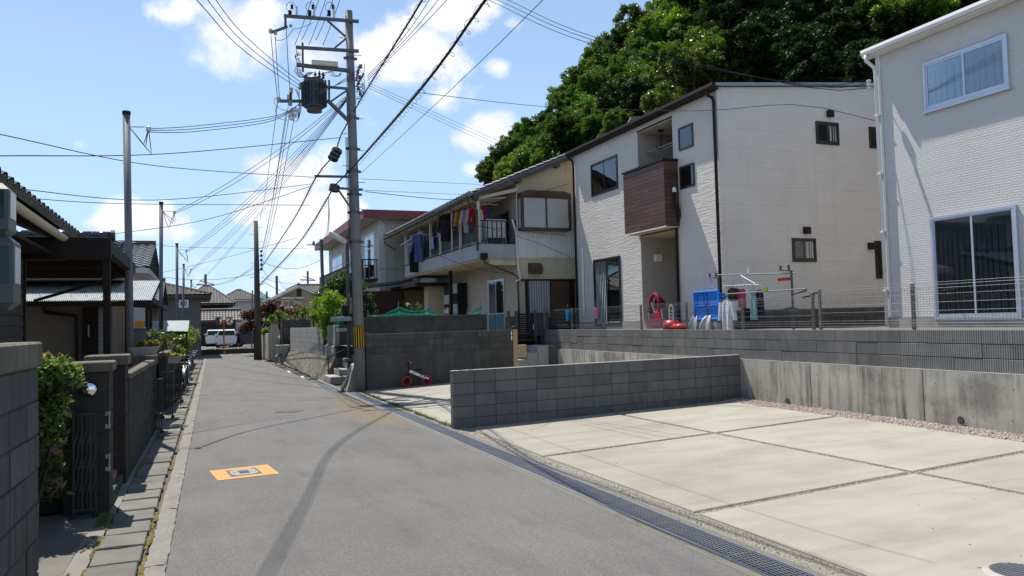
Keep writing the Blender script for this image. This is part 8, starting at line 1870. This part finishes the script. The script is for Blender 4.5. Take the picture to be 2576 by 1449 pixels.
for k, (q, hh, ww, lb) in enumerate(((1235, .40, .42, 'pointed silver sheet cover nearer the pushchair'), (1350, .38, .55, 'crumpled silver sheet cover beside the blue tub'))):
    v = onx(*zJ(q, 930), 10.85); r_ = random.Random(20+k)
    t = thing('silver_cover', lb, 'cover', (10.9, v.y, 1.46)); mb = MB()
    def f(a, b, v=v, hh=hh, ww=ww, k=k):
        th = a*6.283; fold = 1+.18*math.sin(7*th+k)+.08*math.sin(13*th+2); rr_ = (.03+ww*(1-b*b)**.7*.5)*fold; return (10.95+rr_*math.cos(th)*.8, v.y+rr_*math.sin(th), 1.46+hh*b+.02*math.sin(9*th)*(1-b))
    mb.sheet(f, 60, 9); M['silver_sheet'] = M.get('silver_sheet') or std('silver_sheet', (.36, .37, .39), .5, metal=.35, var=.15, scale=12, bump=.6, bscale=25); mb.build('sheet', M['silver_sheet'], t)
# =================================================================== NETS and right-hand garden
def net(label, P, h, seed, sagv=.12):
    r_ = random.Random(seed); t = thing('green_net', label, 'net', P[0]); mb = MB(); m_, tt, b_, oo = base_mat('net_%d' % seed)
    for i in range(len(P)-1):
        a, b = Vector(P[i]), Vector(P[i+1]); ha, hb2 = h[i], h[i+1]
        mb.sheet(lambda p, q, a=a, b=b, ha=ha, hb2=hb2: tuple(a.lerp(b, p)+Vector((.03*math.sin(p*17+q*5), .05*math.sin(p*11+i)+.02*math.sin(q*9), (ha+(hb2-ha)*p-sagv*4*p*(1-p))*q))), 14, 6)
    ck = N(tt, 'ShaderNodeTexChecker', i_Scale=220.0); b_.inputs['Base Color'].default_value = (.015, .20, .135, 1)
    tr = N(tt, 'ShaderNodeBsdfTransparent'); tl_ = N(tt, 'ShaderNodeBsdfTranslucent'); tl_.inputs[0].default_value = (.015, .2, .13, 1); m1 = N(tt, 'ShaderNodeMixShader', n0=.5); LK(tt, b_.outputs[0], m1.inputs[1]); LK(tt, tl_.outputs[0], m1.inputs[2])
    m2 = N(tt, 'ShaderNodeMixShader', n0=.35); LK(tt, m1.outputs[0], m2.inputs[1]); LK(tt, tr.outputs[0], m2.inputs[2]); LK(tt, m2.outputs[0], oo.inputs['Surface'])
    mb.build('mesh_sheet', m_, t); mb = MB()
    for p, hh in zip(P, h): mb.tube([(p[0], p[1], p[2]-.3), (p[0], p[1], p[2]+hh+.15)], .012, 5)
    mb.build('net_stake', M['steel'], t)
W2 = lambda x: (x, 24.05+.055*(x-4.9), 2.03)
net('sagging green net along the top of the black garden wall', [W2(4.9), W2(5.9), W2(6.9), W2(7.8)], [.08, .34, .26, .04], 1)
net('small green net piece at the right end of the black garden wall', [W2(8.25), W2(8.75)], [.06, .34], 2, .03)
net('green net wrapped round the bamboo-like shrub beside the main pole', [(4.5, 27.4, 1.45), (4.3, 26.6, 1.45), (4.4, 25.9, 1.45), (4.9, 25.7, 1.45)], [.9, .75, .3, .2], 3, .03)
pt = thing('potted_plants', 'cluster of dark pots with small flowers by the dark shed', 'flower pots', (7.7, 25.5, 1.9)); mb = MB()
v = ony((1480+300/4.529)*.6708, (980+820/4.529)*.6708, 26); 
for k in range(4): mb.lathe([(.08, 0), (.12, .2), (.10, .2)], (v.x-.25+.17*k, 26+.05*k, v.z-.18), 10)
mb.build('pot', M['bay_brown'], pt); leaves('foliage', M['leaf_garden'], blob_clumps((v.x, 26, v.z+.12), (.35, .1, .14), 14, .08, 14, 91), .04, 92, pt); leaves('flower', M['flower_pink'], [(v.x-.2, 25.9, v.z+.22, .06, 14)], .025, 93, pt)
mb = MB(); mb.box((v.x-.5, 25.85, 1.2), (v.x+.5, 26.3, v.z-.18)); mb.build('shelf', M['dark_wall'], pt)
# shrubs
s_ = ony(828, 775, 27.5); cl = blob_clumps((s_.x, 27.5, s_.z), (.62, .6, .62), 70, .20, 60, 101, shell=.35); cl += blob_clumps((s_.x-.05, 27.4, s_.z-.75), (.35, .35, .35), 18, .18, 45, 102)
shrub('bamboo_shrub', 'bright lime-green feathery shrub above the pale block wall', 'shrub', (s_.x, 27.5, 1.0), cl, M['leaf_fresh'], .075, 103, aspect=.16, up=.3)
s_ = ony(862, 745, 29.5); cl = []
for (u, v, R_) in ((842, 742, .85), (885, 738, .85), (908, 775, .75), (822, 772, .8), (865, 795, .8), (862, 712, .6), (900, 800, .6)): c_ = ony(u, v, 29.5); cl += blob_clumps((c_.x, 29.5, c_.z), (R_*.75, .7, R_*.7), 40, .20, 60, 110+u)
shrub('camellia_tree', 'round dark glossy-leaved tree behind the lime-green shrub', 'tree', (s_.x, 29.5, .8), cl, M['leaf_camellia'], .075, 104, sr=(.08, .02), aspect=.42)
s_ = ony(905, 775, 24.6)
for k, (u, v, y_, R_, lf, lb) in enumerate(((770, 778, 42.5, .5, 'leaf_garden', 'clipped pine with cloud-like tufts beside the lime shrub'), (722, 795, 43.5, .5, 'leaf_garden', 'low clipped green pine left of the other clipped pine'), (785, 796, 43, .42, 'leaf_fresh', 'light green bushy shrub between the clipped pines'), (702, 796, 45, .4, 'leaf_fresh', 'pale green shoots above the dark panel wall'), (676, 828, 46.5, .3, 'leaf_fresh', 'rounded light green shrub over the shorter gatepost'))):
    s_ = ony(u, v, y_); cl = []; r_ = random.Random(k)
    for q in range(5): cl += blob_clumps((s_.x+r_.uniform(-1, 1)*R_*1.2, y_+r_.uniform(-.4, .4), s_.z+r_.uniform(-1, .7)*R_), (R_*.6, R_*.6, R_*.38), 9, .13, 40, 120+k*7+q)
    shrub('garden_shrub', lb, 'shrub', (s_.x, y_, .6), cl, M[lf], .055, 130+k, sr=(.05, .02), aspect=.3)
cl = []; r_ = random.Random(77)
for (u, v, R_) in ((628, 795, .6), (660, 785, .7), (642, 815, .6), (690, 796, .5), (675, 768, .5), (618, 825, .4), (700, 782, .5), (690, 812, .5)): c_ = ony(u, v, 52); cl += blob_clumps((c_.x, 52, c_.z), (R_*.9, .6, R_*.45), 22, .26, 30, 140+u)
s_ = ony(655, 860, 52); shrub('maple_tree', 'dark red maple behind the old street pole', 'tree', (s_.x, 52, .1), cl, M['leaf_maple'], .10, 105, sr=(.09, .02), aspect=.4)
cl = []
for (u, v, R_) in ((748, 778, .35), (768, 782, .3), (735, 785, .3)): c_ = ony(u, v, 44); cl += blob_clumps((c_.x, 44, c_.z), (R_, .4, R_*.6), 16, .18, 24, 150+u)
shrub('maple_tree', 'smaller red maple showing above the clipped pines', 'tree', (ony(750, 800, 44).x, 44, .6), cl, M['leaf_maple'], .08, 106, sr=(.05, .02), aspect=.4)
# =================================================================== WOODED HILL
rng = np.random.default_rng(5)
def crown_mesh(name, R, mat, n_cl, per, size, seed, aspect=.42, squash=.85):
    r_ = random.Random(seed); cl = []
    for q in range(7):                                    # a few limbs' worth of lobes
        a = r_.uniform(0, 6.283); d = r_.uniform(.25, .62)*R; lz = r_.uniform(-.45, .55)*R*squash; lr = r_.uniform(.36, .55)*R
        cl += blob_clumps((d*math.cos(a), d*math.sin(a), lz), (lr, lr, lr*.8), n_cl, R*.12, per, seed*31+q, shell=.6)
    cl += blob_clumps((0, 0, .15*R), (R*.6, R*.6, R*.62), n_cl*2, R*.13, per, seed*77, shell=.6)
    o = leaves(name, mat, cl, size, seed, None, aspect, up=.8); me = o.data; bpy.data.objects.remove(o); return me
crowns = []
for k in range(7):
    crowns.append(crown_mesh('crown', 2.6, M['leaf_hill'][(0, 0, 1, 2, 0, 3, 1)[k]], 24, 104, (.115, .105, .095, .10, .12, .115, .11)[k], 200+k, (.4, .42, .4, .42, .38, .42, .22)[k]))
trunkm = []
for k in range(3):
    mb = MB(); r_ = random.Random(k+70)
    mb.tube([(0, 0, -6), (.1*k, .1, -3), (.15, -.1, -.8), (.1, 0, .6)], [.24, .2, .15, .06], 8)
    for q in range(5): a = q*1.3+k; mb.tube([(.1, 0, -1.6+.3*q), (.9*math.cos(a), .9*math.sin(a), -.5+.3*q), (1.7*math.cos(a), 1.7*math.sin(a), .3+.25*q)], [.09, .05, .02], 5)
    trunkm.append(mb.mesh('trunk', M['bark']))
HT = []                                                   # (u, v, distance, crown radius, kind)
edge = [(1218, 425, 44, 1.5, 0), (1245, 395, 45, 1.9, 4), (1290, 372, 45, 1.8, 0), (1300, 330, 48, 1.7, 1), (1345, 335, 45, 2.2, 4), (1385, 285, 46, 2.2, 0), (1400, 235, 50, 2.4, 1), (1425, 200, 50, 2.6, 4), (1460, 160, 52, 2.6, 0), (1490, 120, 54, 2.8, 0), (1530, 85, 55, 3.0, 3), (1560, 45, 57, 3.0, 1), (1590, 10, 58, 3.2, 0), (1620, -35, 60, 3.4, 0), (1660, -80, 62, 3.6, 4)]
HT += edge
for (u, v, d, R, k) in ((1265, 425, 42, 1.6, 2), (1330, 385, 41, 2.0, 2), (1400, 330, 42, 2.3, 0), (1460, 280, 43, 2.4, 2), (1455, 225, 46, 2.5, 4), (1510, 200, 46, 2.7, 1), (1520, 255, 42, 2.4, 5), (1575, 215, 42, 2.5, 2), (1550, 150, 48, 2.9, 1), (1600, 110, 50, 3.1, 2), (1640, 60, 52, 3.2, 6), (1620, 165, 44, 2.8, 0), (1660, 200, 40, 2.2, 3), (1590, 270, 39, 2.1, 5), (1690, 120, 46, 3.0, 1), (1720, 60, 48, 3.3, 2), (1700, 0, 54, 3.5, 6), (1780, 10, 50, 3.5, 0), (1720, 180, 38, 2.3, 3), (1790, 150, 38, 2.5, 2), (1780, 90, 42, 3.0, 3), (1850, 60, 42, 3.2, 5), (1860, 140, 37, 2.5, 3), (1930, 110, 38, 2.8, 5), (1920, 20, 42, 3.3, 6), (2000, 60, 40, 3.1, 5), (2010, 140, 35, 2.4, 5), (2090, 110, 36, 2.6, 3), (2090, 20, 40, 3.2, 0), (2170, 80, 36, 2.7, 5), (2180, 0, 38, 3.0, 5), (2260, 30, 35, 2.7, 6), (2330, -10, 36, 2.8, 5), (2420, -60, 36, 3.0, 5), (2150, 160, 33, 2.0, 5), (2040, -60, 46, 3.6, 3), (2200, -90, 44, 3.6, 5), (1880, -70, 50, 3.8, 0), (2350, -120, 42, 3.6, 5), (1760, -90, 56, 3.8, 1), (1480, 320, 40, 2.0, 4), (1540, 310, 38, 1.7, 1), (1640, 255, 36, 1.6, 3)):
    HT.append((u, v, d, R, k))
LB = {0: 'dark', 1: 'bright green', 2: 'fresh green', 3: 'yellowish', 4: 'deep green', 5: 'shadowy', 6: 'feathery bright'}
r_ = random.Random(99); bases = []; seen = {}
def where(u, v):
    h = 'added above frame for shade' if v < -150 else 'at the frame top' if v < 20 else ('high' if v < 110 else ('midway up' if v < 210 else ('low down' if v < 330 else 'at the foot')))
    w = 'end of the wood by the old house' if u < 1340 else ('open edge against the sky' if u < 1530 and v < 230 else ('slope above the old roof ridge' if u < 1560 else ('slope above the brown gutter' if u < 1720 else ('slope left of the roof corner' if u < 1830 else ('hollow right of the roof corner' if u < 1960 else ('shade over the small side windows' if u < 2110 else ('gap left of the white eave' if u < 2210 else 'dark wood over the white eave')))))))
    return h+' on the '+w
HT += [(1700, -190, 54, 4.4, 3), (1790, -230, 48, 4.4, 5), (1880, -260, 45, 4.4, 3), (1970, -270, 43, 4.4, 5), (2060, -280, 42, 4.4, 3), (2150, -290, 41, 4.4, 5), (2240, -290, 40, 4.4, 3), (2330, -280, 40, 4.2, 5), (2420, -250, 40, 4.2, 5), (1930, -400, 48, 4.6, 0), (2060, -430, 46, 4.6, 0), (2190, -430, 45, 4.6, 0), (2320, -420, 44, 4.6, 0), (2450, -400, 44, 4.6, 0), (2560, -200, 38, 4, 5)]+[(1770+78*q, -105-14*(q % 3), 44-.6*q, 3.7, 5) for q in range(10)]  # large crowns added above the view to cast shade on the right slope
for i, (u, v, d, R, k) in enumerate(HT):
    R *= .86; k = 5 if (u > 1830 and k in (3, 0, 2) and i % 5) else k; u += 22+.30*max(0, 300-v)*(u < 1700); v += 14; c_ = atd(u, v, d); z_ = c_.z-R*1.35  # right-hand trees switched to the leaf colour darkened for shade
    lb = '%s tree %s' % (LB[k], where(u, v)); seen[lb] = seen.get(lb, 0)+1
    t = thing('hill_tree', lb if seen[lb] == 1 else '%s %s' % (('larger', 'farther', 'smaller')[min(seen[lb]-2, 2)], lb), 'tree', (c_.x, c_.y, z_), r_.uniform(0, 6.28), group='trees on the wooded hill')
    s = R/2.6; o = piece('crown', crowns[k], t, (0, 0, R*1.35)); o.scale = (s*r_.uniform(.9, 1.1), s*r_.uniform(.9, 1.1), s*r_.uniform(.9, 1.15))
    o = piece('trunk', trunkm[i % 3], t, (0, 0, R*1.35)); o.scale = (s, s, s)
    bases.append((c_.x, c_.y, c_.z-R*1.1))
# hill surface: through the feet of the trees
B_ = np.array(bases); nx, ny = 60, 60; xs = np.linspace(14, 95, nx); ysg = np.linspace(2, 110, ny); mb = MB(); vs = []
for y_ in ysg:
    for x_ in xs:
        d2 = (B_[:, 0]-x_)**2+(B_[:, 1]-y_)**2+4; w = 1/d2**2; z = (B_[:, 2]*w).sum()/w.sum()
        near = math.sqrt(d2.min()); 
        z -= 1.0+.35*max(near-3, 0)*(1 if x_ < 45 else .3)
        foot = min(max((x_-(19 if y_ < 28 else 15.5))/6, 0), 1); z = 1.0+(max(z, 1.0)-1.0)*foot
        vs.append((x_, y_, z))
mb.add(vs, [(j*nx+i, j*nx+i+1, (j+1)*nx+i+1, (j+1)*nx+i) for j in range(ny-1) for i in range(nx-1)])
M['forest_floor'] = std('leaf_litter', (.035, .032, .018), .95, var=.4, scale=2, bump=1.0, bscale=6)
structure(mb.build('hill', M['forest_floor'], smooth=True), 'steep wooded hillside behind the houses', 'hill')

# =================================================================== small litter
mb = MB(); r_ = random.Random(41)
for _ in range(150):
    q = r_.random()
    if q < .45: x, y_ = r_.uniform(4.2, 9.7), r_.uniform(3, 12.3); z = PZ(x)+.021
    elif q < .7: x, y_ = r_.uniform(3.95, 4.15), r_.uniform(3, 12); z = .012
    elif q < .9: x, y_ = r_.uniform(0, 3.45), r_.uniform(4, 22); z = .006
    else: x, y_ = lx(7)-r_.uniform(0, .6), r_.uniform(5, 14); z = .022
    s = r_.uniform(.005, .017); a = r_.uniform(0, 6.28); c_, sn = math.cos(a)*s, math.sin(a)*s
    mb.add([(x-c_, y_-sn, z), (x-sn*.4, y_+c_*.4, z+s*.25), (x+c_, y_+sn, z+s*.1), (x+sn*.4, y_-c_*.4, z+s*.2)], [(0, 1, 2, 3)])
M['litter'] = std('dry_litter', (.13, .09, .05), .9, var=.5, scale=9)
tag(mb.build('leaf_litter', M['litter']), 'scattered dry leaf bits and twigs on slabs, drain edge and road', 'litter', kind='stuff')
